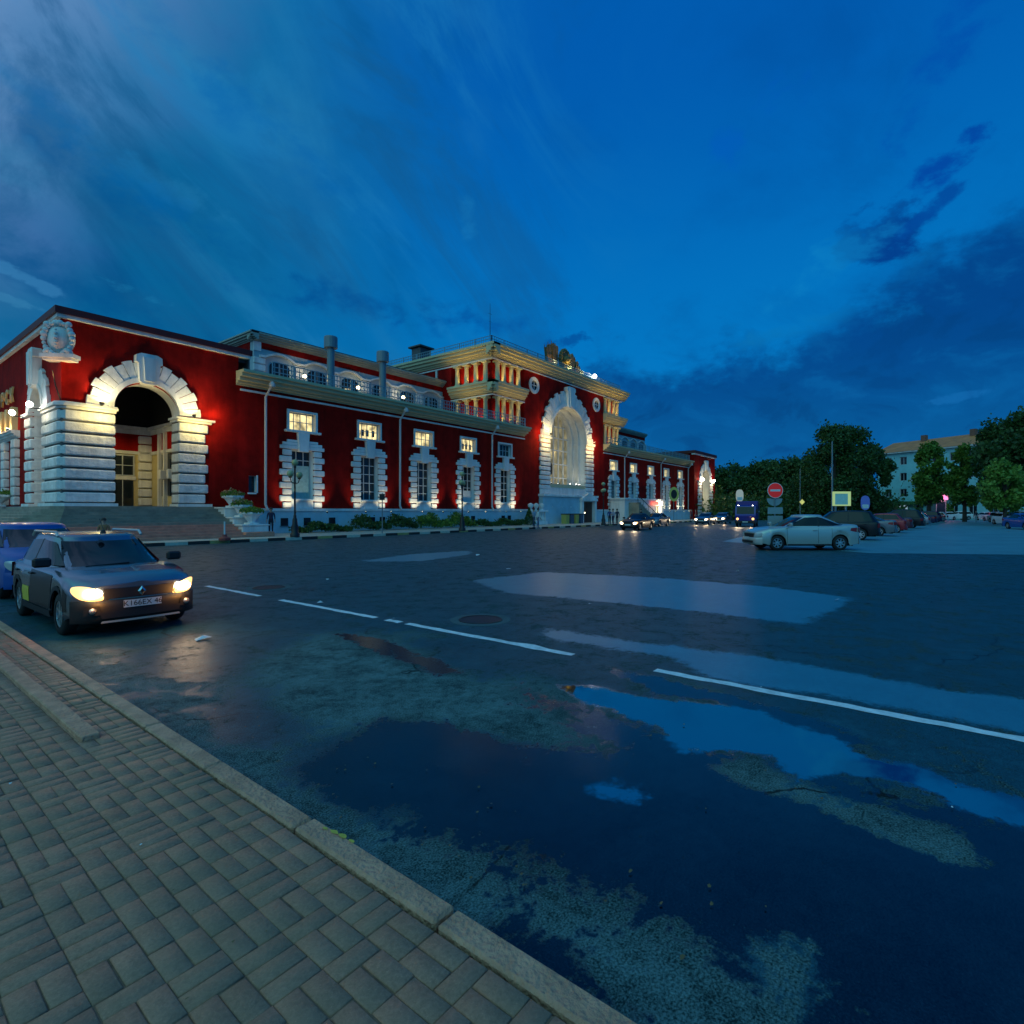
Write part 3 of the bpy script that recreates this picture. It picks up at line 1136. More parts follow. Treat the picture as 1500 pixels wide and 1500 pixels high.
def keystone(mb, cx, z0, z1, w0, w1, proud, y=0.0):
    mb.extr([(cx - w0 / 2, z0 + .12), (cx - w0 * .30, z0), (cx + w0 * .30, z0), (cx + w0 / 2, z0 + .12), (cx + w1 / 2, z1 - .55), (cx + w1 * .62, z1 - .5), (cx + w1 * .60, z1 - .12), (cx + w1 * .38, z1), (cx - w1 * .38, z1), (cx - w1 * .60, z1 - .12), (cx - w1 * .62, z1 - .5), (cx - w1 / 2, z1 - .55)][::-1], y - proud, y + .05)
    mb.extr([(cx - w0 * .26, z0 + .15), (cx + w0 * .26, z0 + .15), (cx + w1 * .30, z1 - .22), (cx - w1 * .30, z1 - .22)][::-1], y - proud - .10, y - proud + .01)


def courses(mb, x0, x1, z0, z1, n, proud, y=0.0, alt=(0, 0), back=.04, gap=.055, side=0, c=.05):
    """rusticated courses on the plane y, every other one longer; side -1 / 1 grows left / right"""
    h = (z1 - z0) / n
    for k in range(n):
        e = alt[k % 2]
        a = x0 - (e if side < 0 else 0)
        b = x1 + (e if side > 0 else 0)
        mb.bbox(a, b, y - proud - rng.uniform(0, .015), y + back, z0 + k * h + gap / 2, z0 + (k + 1) * h - gap / 2, c)


def cornice(mb, x0, x1, z0, z1, proud, y=0.0, base=.08, ends=True):
    """moulded cornice along x, built of stepped strips"""
    steps = [(0, .14, base), (.14, .30, base + (proud - base) * .22), (.30, .55, base + (proud - base) * .5), (.55, .80, base + (proud - base) * .80), (.80, 1, proud)]
    H = z1 - z0
    prof = [(y + .1, z0)]
    for a, b_, p in steps:
        prof += [(y - p, z0 + a * H), (y - p, z0 + b_ * H)]
    prof += [(y + .1, z1)]
    e = proud * .75
    mb.extx(prof, x0, x1)


def T_side(x0=0.0):
    """map a front-built shape onto a wall facing left: u -> y, depth -> x"""
    return lambda u, dpt, z: (x0 + dpt, u, z)


def window_unit(parent, cx, z0, z1, w, y, cols, rows, glass=M_DGLASS, frame=M_FRAME, bar=.05, name="window"):
    mb = MB().use(frame)
    x0, x1 = cx - w / 2, cx + w / 2
    t = .07
    mb.box(x0, x0 + t, y - .05, y + .05, z0, z1)
    mb.box(x1 - t, x1, y - .05, y + .05, z0, z1)
    mb.box(x0 + t, x1 - t, y - .05, y + .05, z0, z0 + t)
    mb.box(x0 + t, x1 - t, y - .05, y + .05, z1 - t, z1)
    for k in range(1, cols):
        xx = x0 + (x1 - x0) * k / cols
        mb.box(xx - bar / 2, xx + bar / 2, y - .035, y + .03, z0 + t, z1 - t)
    for k in range(1, rows):
        zz = z0 + (z1 - z0) * k / rows
        mb.box(x0 + t, x1 - t, y - .03, y + .025, zz - bar / 2, zz + bar / 2)
    o = mb.build(name, parent)
    g = MB().use(glass)
    g.add([(x0 + .01, y + .028, z0 + .01), (x1 - .01, y + .028, z0 + .01), (x1 - .01, y + .028, z1 - .01), (x0 + .01, y + .028, z1 - .01)], [(0, 1, 2, 3)])
    g.build("pane", o)
    return o


def lit_glass(name, col, e, seed):
    m = mat(name, (.12, .11, .08), .25, emit=col, es=e)
    nt = m.node_tree
    b = nt.nodes["Principled BSDF"]
    tc = nt.nodes.new("ShaderNodeTexCoord")
    n = nt.nodes.new("ShaderNodeTexNoise")
    n.noise_dimensions = '4D'
    n.inputs["W"].default_value = seed
    n.inputs["Scale"].default_value = 1.7
    n.inputs["Detail"].default_value = 3
    nt.links.new(tc.outputs["Object"], n.inputs["Vector"])
    r = nt.nodes.new("ShaderNodeMapRange")
    nt.links.new(n.outputs["Fac"], r.inputs[0])
    r.inputs[1].default_value = .35
    r.inputs[2].default_value = .62
    r.inputs[3].default_value = e * .25
    r.inputs[4].default_value = e * 1.25
    nt.links.new(r.outputs[0], b.inputs["Emission Strength"])
    return m


M_LIT = [lit_glass("lit_room_glass_%d" % k, (1, .80, .36), (.95, 1.1, .9, .8)[k], k * 7.3) for k in range(4)]
M_LITHALL = lit_glass("lit_hall_glass", (1.0, .86, .45), .16, 3.3)


def floodlight(loc, target, power, cone=100, color=WARM, lens=M_LAMPW, s=.11, size=.07):
    d = (Vector(target) - Vector(loc)).normalized()
    mb = MB().use(M_IRON)
    p = Vector(loc)
    mb.tube([p - d * s * 1.3, p - d * s * .2, p], [s * .5, s * .9, s], 8)
    f = mb.build("floodlight", ST_)
    m2 = MB().use(lens)
    m2.tube([p + d * .002, p + d * .012], [s * .9, s * .85], 8)
    m2.build("lens", f)
    light('SPOT', tuple(p + d * .05), power, color, ST_, target, size, cone, .8, "floodlight_beam")
    return f


WX = [13.33, 19.05, 24.80, 30.50, 36.10]
RXW = [60.1, 66.3, 72.5, 78.7, 84.9]
LW, LZ0, LZ1 = 1.66, 2.45, 5.85
UW, UZ0, UZ1 = 2.0, 7.22, 8.45

# ---- walls
mb = MB().use(M_RED)
# corner pavilion, front
arch_panel(mb, 3.80, 1.62, 7.10, 1.9, 11.45, 0, 8.9, .9)
# wing, front (small window by the pavilion first)
holes = [(9.55, 10.05, 2.85, 3.9)]
for x in WX:
    holes += [(x - LW / 2, x + LW / 2, LZ0, LZ1), (x - UW / 2, x + UW / 2, UZ0, UZ1)]
panel(mb, 8.9, 39.45, 1.72, 9.75, holes, .42, 0, M_RED, M_WHITEP)
mb.build("wall", ST_)
# centre block front with the great arch
mb = MB().use(M_RED)
arch_panel(mb, 48.3, 4.0, 10.1, 4.55, 17.3, 39.45, 57.15, 2.4)
mb.add([(39.45, 0, 0), (57.15, 0, 0), (57.15, 0, 4.55), (39.45, 0, 4.55)], [(0, 1, 2, 3)])
# recessed upper corners, both sides, and the flanks
for xa, xb in ((34.7, 39.45), (57.15, 61.9)):
    mb.add([(xa, .7, 9.6), (xb, .7, 9.6), (xb, .7, 17.3), (xa, .7, 17.3)], [(0, 1, 2, 3)])
mb.add([(39.45, 0, 9.6), (39.45, .7, 9.6), (39.45, .7, 17.3), (39.45, 0, 17.3)], [(0, 1, 2, 3)])
mb.add([(57.15, 0, 9.6), (57.15, .7, 9.6), (57.15, .7, 17.3), (57.15, 0, 17.3)], [(3, 2, 1, 0)])
for xo, xi in ((34.1, 34.7), (62.5, 61.9)):
    mb.add([(xi, .7, 9.6), (xi, 5.7, 9.6), (xi, 5.7, 17.3), (xi, .7, 17.3)], [(0, 1, 2, 3)])
    mb.add([(xi, 5.7, 9.6), (xo, 5.7, 9.6), (xo, 5.7, 17.3), (xi, 5.7, 17.3)], [(0, 1, 2, 3)])
    mb.add([(xo, 5.7, 9.6), (xo, 22, 9.6), (xo, 22, 17.3), (xo, 5.7, 17.3)], [(0, 1, 2, 3)])
mb.add([(34.1, 22, 9.6), (62.5, 22, 9.6), (62.5, 22, 17.3), (34.1, 22, 17.3)], [(3, 2, 1, 0)])
mb.build("wall", ST_)
# right wing and far pavilion
mb = MB().use(M_RED)
holes = []
for x in RXW:
    holes += [(x - LW / 2, x + LW / 2, LZ0, LZ1), (x - UW / 2, x + UW / 2, UZ0, UZ1)]
panel(mb, 57.15, 89.3, 1.72, 9.75, holes, .42, 0, M_RED, M_WHITEP)
mb.add([(89.3, -.9, 0), (89.3, .1, 0), (89.3, .1, 12.0), (89.3, -.9, 12.0)], [(0, 1, 2, 3)])
arch_panel(mb, 95.3, 2.1, 7.1, .15, 12.0, 89.3, 101.0, 1.2, -.9)
mb.add([(101, -.9, 0), (101, 14, 0), (101, 14, 12.0), (101, -.9, 12.0)], [(0, 1, 2, 3)])
mb.build("wall", ST_)
# left flank of the corner pavilion
mb = MB().use(M_RED)
mb.T = T_side(0)
arch_panel(mb, 4.2, 1.20, 7.35, 1.9, 11.45, 0, 8.6, .9)
holes = [(y - .75, y + .75, 2.3, 5.9) for y in (10.6, 13.4, 16.2, 19, 21.8)]
panel(mb, 8.6, 34, 1.9, 11.45, holes, .4, 0, M_RED, M_WHITEP)
mb.build("wall", ST_)
mb = MB()
mb.T = T_side(0)
for y in (10.6, 13.4, 16.2, 19, 21.8):
    pass
for y in (10.6, 13.4, 16.2, 19, 21.8):
    w = MB().use(M_FRAME)
    w.T = T_side(0)
    w.box(y - .75, y - .68, .3, .4, 2.3, 5.9)
    w.box(y + .68, y + .75, .3, .4, 2.3, 5.9)
    w.box(y - .68, y + .68, .3, .4, 5.83, 5.9)
    w.box(y - .03, y + .03, .31, .39, 2.3, 5.83)
    for z in (3.2, 4.1, 5.0):
        w.box(y - .68, y + .68, .32, .38, z - .03, z + .03)
    o = w.build("window", ST_)
    g = MB().use(M_DGLASS)
    g.T = T_side(0)
    g.add([(y - .74, .385, 2.31), (y + .74, .385, 2.31), (y + .74, .385, 5.89), (y - .74, .385, 5.89)], [(0, 1, 2, 3)])
    g.build("pane", o)
# ledge over the flank windows, rusticated half-columns, consoles above it
mb = MB().use(M_WHITEP)
mb.T = T_side(0)
cornice(mb, 8.7, 34, 6.05, 6.5, .5)
mb.build("ledge", ST_)
for y in (9.2, 12.0, 14.8, 17.6, 20.4):
    m2 = MB().use(M_WHITE)
    m2.T = T_side(0)
    courses(m2, y - .42, y + .42, 1.95, 6.0, 7, .28)
    m2.build("pilaster", ST_)
for y in (9.5, 10.9, 12.3, 13.7, 15.1, 16.5):
    m2 = MB().use(M_OCHRE)
    m2.T = T_side(0)
    m2.extr([(y - .22, 6.55), (y + .22, 6.55), (y + .30, 7.5), (y + .24, 7.95), (y - .24, 7.95), (y - .30, 7.5)][::-1], -.30, .05)
    m2.build("console", ST_)
    light('POINT', (-.62, y, 6.75), 16, (1, .55, .18), ST_, size=.08, name="ledge_glow")
for y in (9.3, 12.3, 15.3):
    floodlight((-.45, y, 6.6), (-.1, y, 8.0), 10, 110, lens=M_LAMPC)
# letters on the flank
Mx = Matrix(((0, 0, 1, 0), (-1, 0, 0, 0), (0, 1, 0, 0), (0, 0, 0, 1)))
for k, ch in enumerate("\u041a\u0423\u0420\u0421\u041a"):
    M4 = Matrix.Translation((-.09, 15.2 - k * 1.22, 8.75)) @ Matrix(((0, 0, -1, 0), (-1, 0, 0, 0), (0, 1, 0, 0), (0, 0, 0, 1)))
    text_mesh("letter", ch, 1.28, mat("gilt_letter", (.72, .48, .18), .4, .3), ST_, M4, .05)

# ---- cornices and roof edges
mb = MB().use(M_CREAM)
cornice(mb, 8.75, 39.45, 9.62, 10.5, 1.0)
mb.use(M_WHITEP)
mb.box(9.0, 39.45, -.10, .05, 9.30, 9.42)
mb.build("cornice", ST_)
mb = MB().use(M_CREAM)
cornice(mb, 57.15, 89.3, 9.62, 10.5, 1.0)
mb.use(M_WHITEP)
mb.box(57.15, 89.3, -.10, .05, 9.30, 9.42)
mb.build("cornice", ST_)
mb = MB().use(M_CREAM)
cornice(mb, 33.2, 63.4, 17.12, 18.25, .95)
mb.T = T_side(34.1)
cornice(mb, -.95, 22, 17.12, 18.25, .95)
mb.T = None
mb.use(M_WHITEP)
mb.box(34.0, 62.5, -.09, .05, 16.86, 16.98)
mb.box(34.0, 34.12, .05, 22, 16.86, 16.98)
mb.use(M_CREAM)
mb.box(34.1, 34.7, -.02, 5.7, 16.98, 17.12)
mb.build("cornice", ST_)
for xa, xb in ((33.4, 39.45), (57.15, 63.2)):     # middle cornices of the two corners
    mb = MB().use(M_CREAM)
    cornice(mb, xa, xb, 13.5, 14.6, .7)
    mb.box(34.1 if xa < 40 else 57.15, 39.45 if xa < 40 else 62.5, .1, .75, 13.55, 14.55)
    if xa < 40:
        mb.T = T_side(34.1)
        cornice(mb, -.7, 5.7, 13.5, 14.6, .7)
        mb.box(.75, 5.7, .1, .65, 13.55, 14.55)
        mb.T = None
        mb.use(M_WHITEP)
        mb.box(34.0, 39.45, -.08, .05, 13.24, 13.36)
        mb.box(34.0, 34.12, .05, 5.7, 13.24, 13.36)
    mb.build("cornice", ST_)
# pavilion: white band under a dark red coping
mb = MB().use(M_WHITEP)
mb.box(-.22, 9.6, -.22, .3, 11.40, 11.58)
mb.box(-.22, .3, .3, 34, 11.40, 11.58)
mb.build("cornice", ST_)
mb = MB().use(M_REDTRIM)
mb.box(-.32, 9.65, -.32, .4, 11.58, 11.92)
mb.box(-.32, .4, .4, 34, 11.58, 11.92)
mb.build("coping", ST_)
mb = MB().use(M_WHITEP)
mb.box(89.1, 101.2, -1.1, -.5, 11.7, 11.95)
mb.use(M_REDTRIM)
mb.box(89.0, 101.3, -1.2, 13, 11.95, 12.45)
mb.build("coping", ST_)
# roofs
mb = MB().use(M_ROOF)
mb.box(.35, 9.6, .35, 33, 11.2, 11.5)
mb.box(8.9, 34.1, .05, 22, 10.0, 10.35)
mb.box(62.5, 89.3, .05, 22, 10.0, 10.35)
mb.box(34.1, 62.5, .06, 22, 17.2, 18.0)
mb.box(33.9, 62.7, -.05, 22.2, 18.0, 18.32)
mb.box(9.55, 9.65, .05, 22, 10.35, 11.5)
mb.box(34.15, 39.45, .02, .68, 10.0, 10.36)
mb.build("roof", ST_)

# ---- plinth
mb = MB().use(M_PLINTH)
mb.box(8.0, 42.2, -.16, .1, 0, 1.62)
mb.box(54.4, 89.3, -.16, .1, 0, 1.62)
mb.use(M_WHITEP)
mb.box(8.0, 42.2, -.24, .12, 1.62, 1.80)
mb.box(54.4, 89.3, -.24, .12, 1.62, 1.80)
mb.build("plinth", ST_)
for x in (11.9, 13.6, 15.6, 18.2, 19.2, 20.2, 24.2, 25.3, 30.1, 31.0, 35.6, 36.6):
    m2 = MB().use(M_DGLASS)
    m2.box(x - .26, x + .26, -.20, -.12, .62, 1.15)
    m2.use(M_METALG)
    m2.box(x - .32, x + .32, -.21, -.15, .55, .62)
    m2.build("cellar_window", ST_)

# ---- wing windows
def wing_window(cx, k, lit=None, far=False):
    s = MB().use(M_WHITE)
    x0, x1 = cx - LW / 2, cx + LW / 2
    courses(s, x0 - .66, x0 - .0, 1.82, 5.86, 9, .13, 0, (0, .22), side=-1)
    courses(s, x1 + .0, x1 + .66, 1.82, 5.86, 9, .13, 0, (0, .22), side=1)
    s.use(M_WHITEP)
    # stepped flat head
    s.bbox(x0 - .84, x1 + .84, -.15, .05, 5.88, 6.12, .02)
    s.bbox(x0 - .66, x1 + .66, -.14, .05, 6.13, 6.34, .02)
    s.bbox(x0 - .34, x1 + .34, -.13, .05, 6.35, 6.52, .02)
    s.extr([(cx - .34, 5.75), (cx + .34, 5.75), (cx + .44, 7.05), (cx - .44, 7.05)][::-1], -.24, .05)
    # apron with a sill
    s.box(x0, x1, -.04, .06, 1.80, 2.36)
    s.bbox(x0 - .02, x1 + .02, -.20, .40, 2.34, 2.46, .015)
    s.build("window_surround", ST_)
    w = window_unit(ST_, cx, LZ0, LZ1, LW, .36, 3, 5)
    if k in (0, 3, 6, 8):
        m2 = MB().use(M_CURT if k == 0 else M_BLUEGREY)
        m2.box(x0 + .09, x1 - .09, .322, .352, LZ0 + .08, LZ0 + (2.35, 0, 0, 1.1, 0, 0, 1.6, 0, .9)[k])
        m2.build("curtain", w)
    # upper square window
    s = MB().use(M_WHITEP)
    a, b_ = cx - UW / 2, cx + UW / 2
    s.box(a - .16, a, -.09, .05, UZ0 - .02, UZ1 + .16)
    s.box(b_, b_ + .16, -.09, .05, UZ0 - .02, UZ1 + .16)
    s.box(a, b_, -.09, .05, UZ1, UZ1 + .16)
    s.bbox(a - .36, b_ + .36, -.26, .05, UZ0 - .17, UZ0 - .02, .02)
    s.build("window_surround", ST_)
    window_unit(ST_, cx, UZ0, UZ1, UW, .30, 4, 2, glass=(M_LIT[lit] if lit is not None else M_DGLASS), frame=M_FRAME, bar=.045)
    if lit is not None and lit % 2 == 1 and not far:
        for q in (-.55, -.1, .45):
            m2 = MB().use(M_BLACK)
            m2.box(cx + q, cx + q + .28, .30, .31, UZ0 + .15 + .1 * (k % 2), UZ0 + .75)
            m2.build("window_clutter", ST_)
    for sx in (-1, 1):
        q = (cx + sx * (LW / 2 + .38), -1.15, 1.55)
        floodlight(q, (cx + sx * (LW / 2 + .36), -.05, 3.0), 75 * rng.uniform(.6, 1.35), 85, (1, .84, .50), s=.07)


for k, x in enumerate(WX):
    wing_window(x, k, (0, 1, 2, 3, None)[k])
for k, x in enumerate(RXW):
    wing_window(x, k + 5, k % 4, True)
m2 = MB().use(M_WHITEP)
m2.box(10.05, 10.15, -.04, .05, 2.80, 3.95)
m2.box(9.48, 10.05, -.05, .05, 2.72, 2.82)
m2.use(M_DGLASS)
m2.box(9.55, 10.05, .28, .32, 2.85, 3.9)
m2.build("window", ST_)

# downspouts
for x in (10.55, 21.95, 33.75, 63.0, 76.0, 88.2):
    m2 = MB().use(M_PIPE)
    m2.tube([(x + .12, -.85, 9.85), (x + .10, -.62, 9.62), (x, -.26, 9.1), (x, -.24, 2.05), (x + .1, -.32, 1.7)], .085, 8)
    m2.lathe([(.20, 0), (.20, .18), (.11, .34), (.085, .36)], (x + .12, -.85, 9.70), 8)
    m2.build("downspout", ST_)

# ---- corner pavilion: rusticated piers, arches, loggia
def corner_pier():
    mb = MB().use(M_ROCK)
    z0, z1, n = 2.05, 6.85, 8
    h = (z1 - z0) / n
    for k in range(n):
        p = .16 + rng.uniform(-.012, .012)
        c = .28
        za, zb = z0 + k * h + .055, z0 + (k + 1) * h - .055
        poly = [(-p + c, -p), (2.26, -p), (2.26, 1.05), (1.02, 1.05), (1.02, 3.06), (-p, 3.06), (-p, -p + c)]
        inner = [(x + (.05 if x < .5 else -.03), y + (.05 if y < .5 else -.02)) for x, y in poly]
        vs, m = [], len(poly)
        for q, z in ((inner, za), (poly, za + .06), (poly, zb - .06), (inner, zb)):
            vs += [(x, y, z) for x, y in q]
        fs = [tuple(range(m - 1, -1, -1)), tuple(range(3 * m, 4 * m))]
        for r_ in range(3):
            fs += [(r_ * m + i, r_ * m + (i + 1) % m, (r_ + 1) * m + (i + 1) % m, (r_ + 1) * m + i) for i in range(m)]
        mb.add(vs, fs)
    mb.use(M_GAP)
    mb.prism([(.02, -.03), (2.19, -.03), (2.19, .98), (.95, .98), (.95, 3.01), (-.03, 3.01), (-.03, .02)], 2.0, 6.88)
    mb.use(M_WHITEP)
    for p, a, b_ in ((.30, 1.88, 2.04), (.20, 6.86, 6.98), (.32, 6.99, 7.12), (.26, 7.13, 7.20)):
        mb.prism([(-p + .35, -p), (2.2 + p * .5, -p), (2.2 + p * .5, 1.1), (1.1, 1.1), (1.1, 3.0 + p * .4), (-p, 3.0 + p * .4), (-p, -p + .35)], a, b_)
    mb.build("pier", ST_)


corner_pier()
mb = MB().use(M_ROCK)
courses(mb, 5.37, 6.86, 2.05, 6.85, 8, .16, 0, (0, .16), side=1, gap=.09, back=.9)
mb.use(M_GAP)
mb.box(5.40, 6.82, -.02, .91, 1.95, 6.86)
mb.use(M_WHITEP)
mb.box(5.30, 7.2, -.28, .95, 1.88, 2.04)
mb.box(5.30, 7.2, -.20, .92, 6.86, 6.98)
mb.box(5.22, 7.35, -.32, .95, 6.99, 7.12)
mb.build("pier", ST_)
mb = MB().use(M_ROCK)
mb.T = T_side(0)
courses(mb, 5.38, 6.72, 2.05, 7.0, 8, .16, 0, (0, .16), side=1, gap=.09, back=.9)
mb.use(M_WHITEP)
mb.box(5.3, 6.95, -.28, .92, 1.88, 2.04)
mb.box(5.25, 7.0, -.30, .92, 7.02, 7.18)
mb.build("pier", ST_)
mb = MB().use(M_WHITE)
voussoirs(mb, 3.80, 1.62, 7.20, 1.05, .14, 17)
mb.use(M_WHITEP)
archivolt(mb, 3.80, 1.60, 7.20, .26, .22)
ar = mb.build("archway", ST_)
mb = MB().use(M_WHITEP)
keystone(mb, 3.80, 8.68, 10.35, .95, 1.05, .42)
mb.build("keystone", ar)
mb = MB().use(M_WHITE)
mb.T = T_side(0)
voussoirs(mb, 4.2, 1.20, 7.25, .95, .14, 13)
mb.use(M_WHITEP)
archivolt(mb, 4.2, 1.18, 7.25, .22, .22)
ar = mb.build("archway", ST_)
mb = MB().use(M_WHITEP)
mb.T = T_side(0)
keystone(mb, 4.2, 8.40, 10.55, .85, .95, .42)
mb.build("keystone", ar)
# inside of the loggia
mb = MB().use(M_OCHRE)
LX, LY = 6.5, 7.4
mb.box(.9, LX + .2, LY, LY + .2, 1.9, 11.2)
mb.box(LX, LX + .2, .9, LY, 1.9, 11.2)
mb.use(mat('vault_shade_colour', (.022, .02, .017), .9))  # deep shade of the vault and upper walls put into a near-black colour
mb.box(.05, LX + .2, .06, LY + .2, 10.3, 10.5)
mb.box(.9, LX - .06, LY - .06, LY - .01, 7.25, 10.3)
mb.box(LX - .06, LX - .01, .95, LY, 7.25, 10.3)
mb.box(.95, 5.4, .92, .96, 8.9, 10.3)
mb.use(M_GREYSTEP)
mb.box(.02, 8.9, .02, LY, 1.70, 1.90)
mb.use(M_WHITEP)
mb.box(.9, LX, LY - .14, LY, 6.75, 7.05)
mb.box(.9, LX, LY - .30, LY, 7.05, 7.25)
mb.box(LX - .14, LX, .95, LY - .3, 6.75, 7.05)
mb.box(LX - .30, LX, .95, LY - .3, 7.05, 7.25)
mb.box(.9, LX, LY - .10, LY, 5.42, 5.62)
mb.box(LX - .10, LX, .95, LY - .1, 5.42, 5.62)
mb.use(M_RED)
mb.box(.9, LX, LY - .04, LY, 5.62, 6.75)
mb.box(LX - .04, LX, .95, LY, 5.62, 6.75)
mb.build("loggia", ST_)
mb = MB().use(M_WHITE)
courses(mb, 5.75, 6.5, 1.95, 6.7, 8, .32, LY, gap=.08)
mb.build("pilaster", ST_)
for x in (1.6, 3.9):
    m2 = MB().use(M_WHITEP)
    m2.box(x - .26, x + .26, LY - .24, LY, 1.9, 6.74)
    m2.build("pilaster", ST_)
for x in (2.75, 4.85):
    window_unit(ST_, x, 3.95, 5.35, 1.35, LY - .06, 2, 2)
    m2 = MB().use(M_WHITEP)
    m2.box(x - .75, x + .75, LY - .10, LY - .01, 3.70, 3.93)
    m2.use(M_DGLASS)
    m2.box(x - .62, x + .62, LY - .07, LY - .01, 1.92, 3.68)
    m2.use(M_FRAME)
    m2.box(x - .02, x + .02, LY - .10, LY - .07, 1.92, 3.68)
    m2.build("door", ST_)
for y in (1.7, 2.6, 4.6, 5.5):
    m2 = MB().use(M_WHITEP)
    m2.box(LX - .22, LX, y - .11, y + .11, 1.9, 6.74)
    m2.build("pilaster", ST_)
for y, w_ in ((3.6, 1.6), (2.15, .6), (5.05, .6)):
    m2 = MB().use(M_DGLASS)
    m2.box(LX - .05, LX - .01, y - w_ / 2, y + w_ / 2, 2.6, 5.35)
    m2.build("window", ST_)
for y in (2.9, 4.15):
    m2 = MB().use(M_WHITEP)
    m2.bbox(LX - .62, LX - .24, y - .14, y + .14, 3.65, 4.25, .03)
    m2.build("wall_lamp", ST_)
light('SPOT', (3.3, 4.6, 6.7), 130, (1, .76, .24), ST_, (3.6, 6.2, 2.6), .25, 140, .6, "loggia_lamp")
light('SPOT', (3.6, 3.0, 6.9), 90, (1, .76, .24), ST_, (5.6, 4.0, 2.6), .25, 140, .6, "loggia_lamp")
# arch lamps on the imposts
floodlight((1.55, -.55, 7.28), (1.75, -.12, 8.5), 160, 130, (1, .82, .44), s=.12)
floodlight((6.05, -.55, 7.28), (5.85, -.12, 8.5), 160, 130, (1, .82, .44), s=.12)
light('POINT', (1.55, -.95, 6.7), 85, (1, .74, .22), ST_, size=.08, name="impost_glow")
light('POINT', (6.2, -.95, 6.7), 85, (1, .74, .22), ST_, size=.08, name="impost_glow")
light('POINT', (7.4, -.5, 7.5), 22, (1, .55, .2), ST_, size=.08, name="impost_glow")
for y in (2.35, 6.3):
    m2 = MB().use(M_IRON)
    m2.tube([(-.1, y, 7.05), (-.75, y, 7.0)], .03, 6)
    f = m2.build("lantern", ST_)
    m2 = MB().use(M_LAMPC)
    m2.ball((-.78, y, 7.2), .15, 8)
    m2.build("globe", f)
    light('POINT', (-.95, y, 7.05), 42, (1, .80, .44), ST_, size=.12, name="lantern_glow")

# carved cartouche on the corner
def cartouche():
    mb = MB().use(M_WHITE, True)
    c45 = math.cos(PI / 4)
    def t(u, dpt, z):               # u to the right, dpt outwards, on the corner diagonal
        return ((u - dpt) * c45, (-u - dpt) * c45, z)
    mb.T = t
    # shield
    n = 20
    for (ru, rz, d0, d1) in ((.60, .74, -.1, .22), (.46, .58, .20, .30)):
        ring = [(ru * math.cos(a), 10.32 + rz * math.sin(a)) for a in np.linspace(0, 2 * PI, n + 1)[:-1]]
        vs = [(u, d0, z) for u, z in ring] + [(u * .92, d1, 10.32 + (z - 10.32) * .92) for u, z in ring]
        mb.add(vs, [tuple(range(n, 2 * n))] + [(i, (i + 1) % n, n + (i + 1) % n, n + i) for i in range(n)])
    # scrolls and swags round it
    for u, z, r in [(.66 * math.cos(q), 10.28 + .80 * math.sin(q), .13 + .035 * math.sin(5 * q)) for q in np.linspace(0, 2 * PI, 23)[:-1]] + [(-.52, 9.62, .16), (.52, 9.62, .16), (-.5, 11.0, .15), (.5, 11.0, .15), (0, 10.3, .11), (0, 10.52, .09), (0, 10.08, .09), (0, 10.70, .06), (0, 9.92, .06)]:
        prof = [(.01, -r)] + [(r * math.sin(q), -r * math.cos(q)) for q in np.linspace(.3, PI - .3, 6)] + [(.01, r)]
        mb.lathe([(a, b_) for a, b_ in prof], (u, .26 if abs(u) > .3 or abs(z - 10.3) > .4 else .42, z), 8)
    mb.use(M_WHITE, False)
    mb.box(-.78, .78, -.2, .38, 9.32, 9.52)
    mb.box(-.68, .68, -.2, .30, 9.20, 9.32)
    return mb.build("cartouche", ST_)


cartouche()
light('SPOT', (-.75, -.75, 8.2), 20, (1, .42, .10), ST_, (-.05, -.05, 9.3), .06, 120, .9, "cartouche_light")
light('POINT', (-.42, -.42, 8.45), 34, (1, .48, .12), ST_, size=.06, name="cartouche_light")
m2 = MB().use(M_IRON)
m2.tube([(-.02, -.02, 7.2), (-.30, -.30, 7.9), (-.45, -.45, 8.6)], .03, 6)
m2.build("lamp_bracket", ST_)

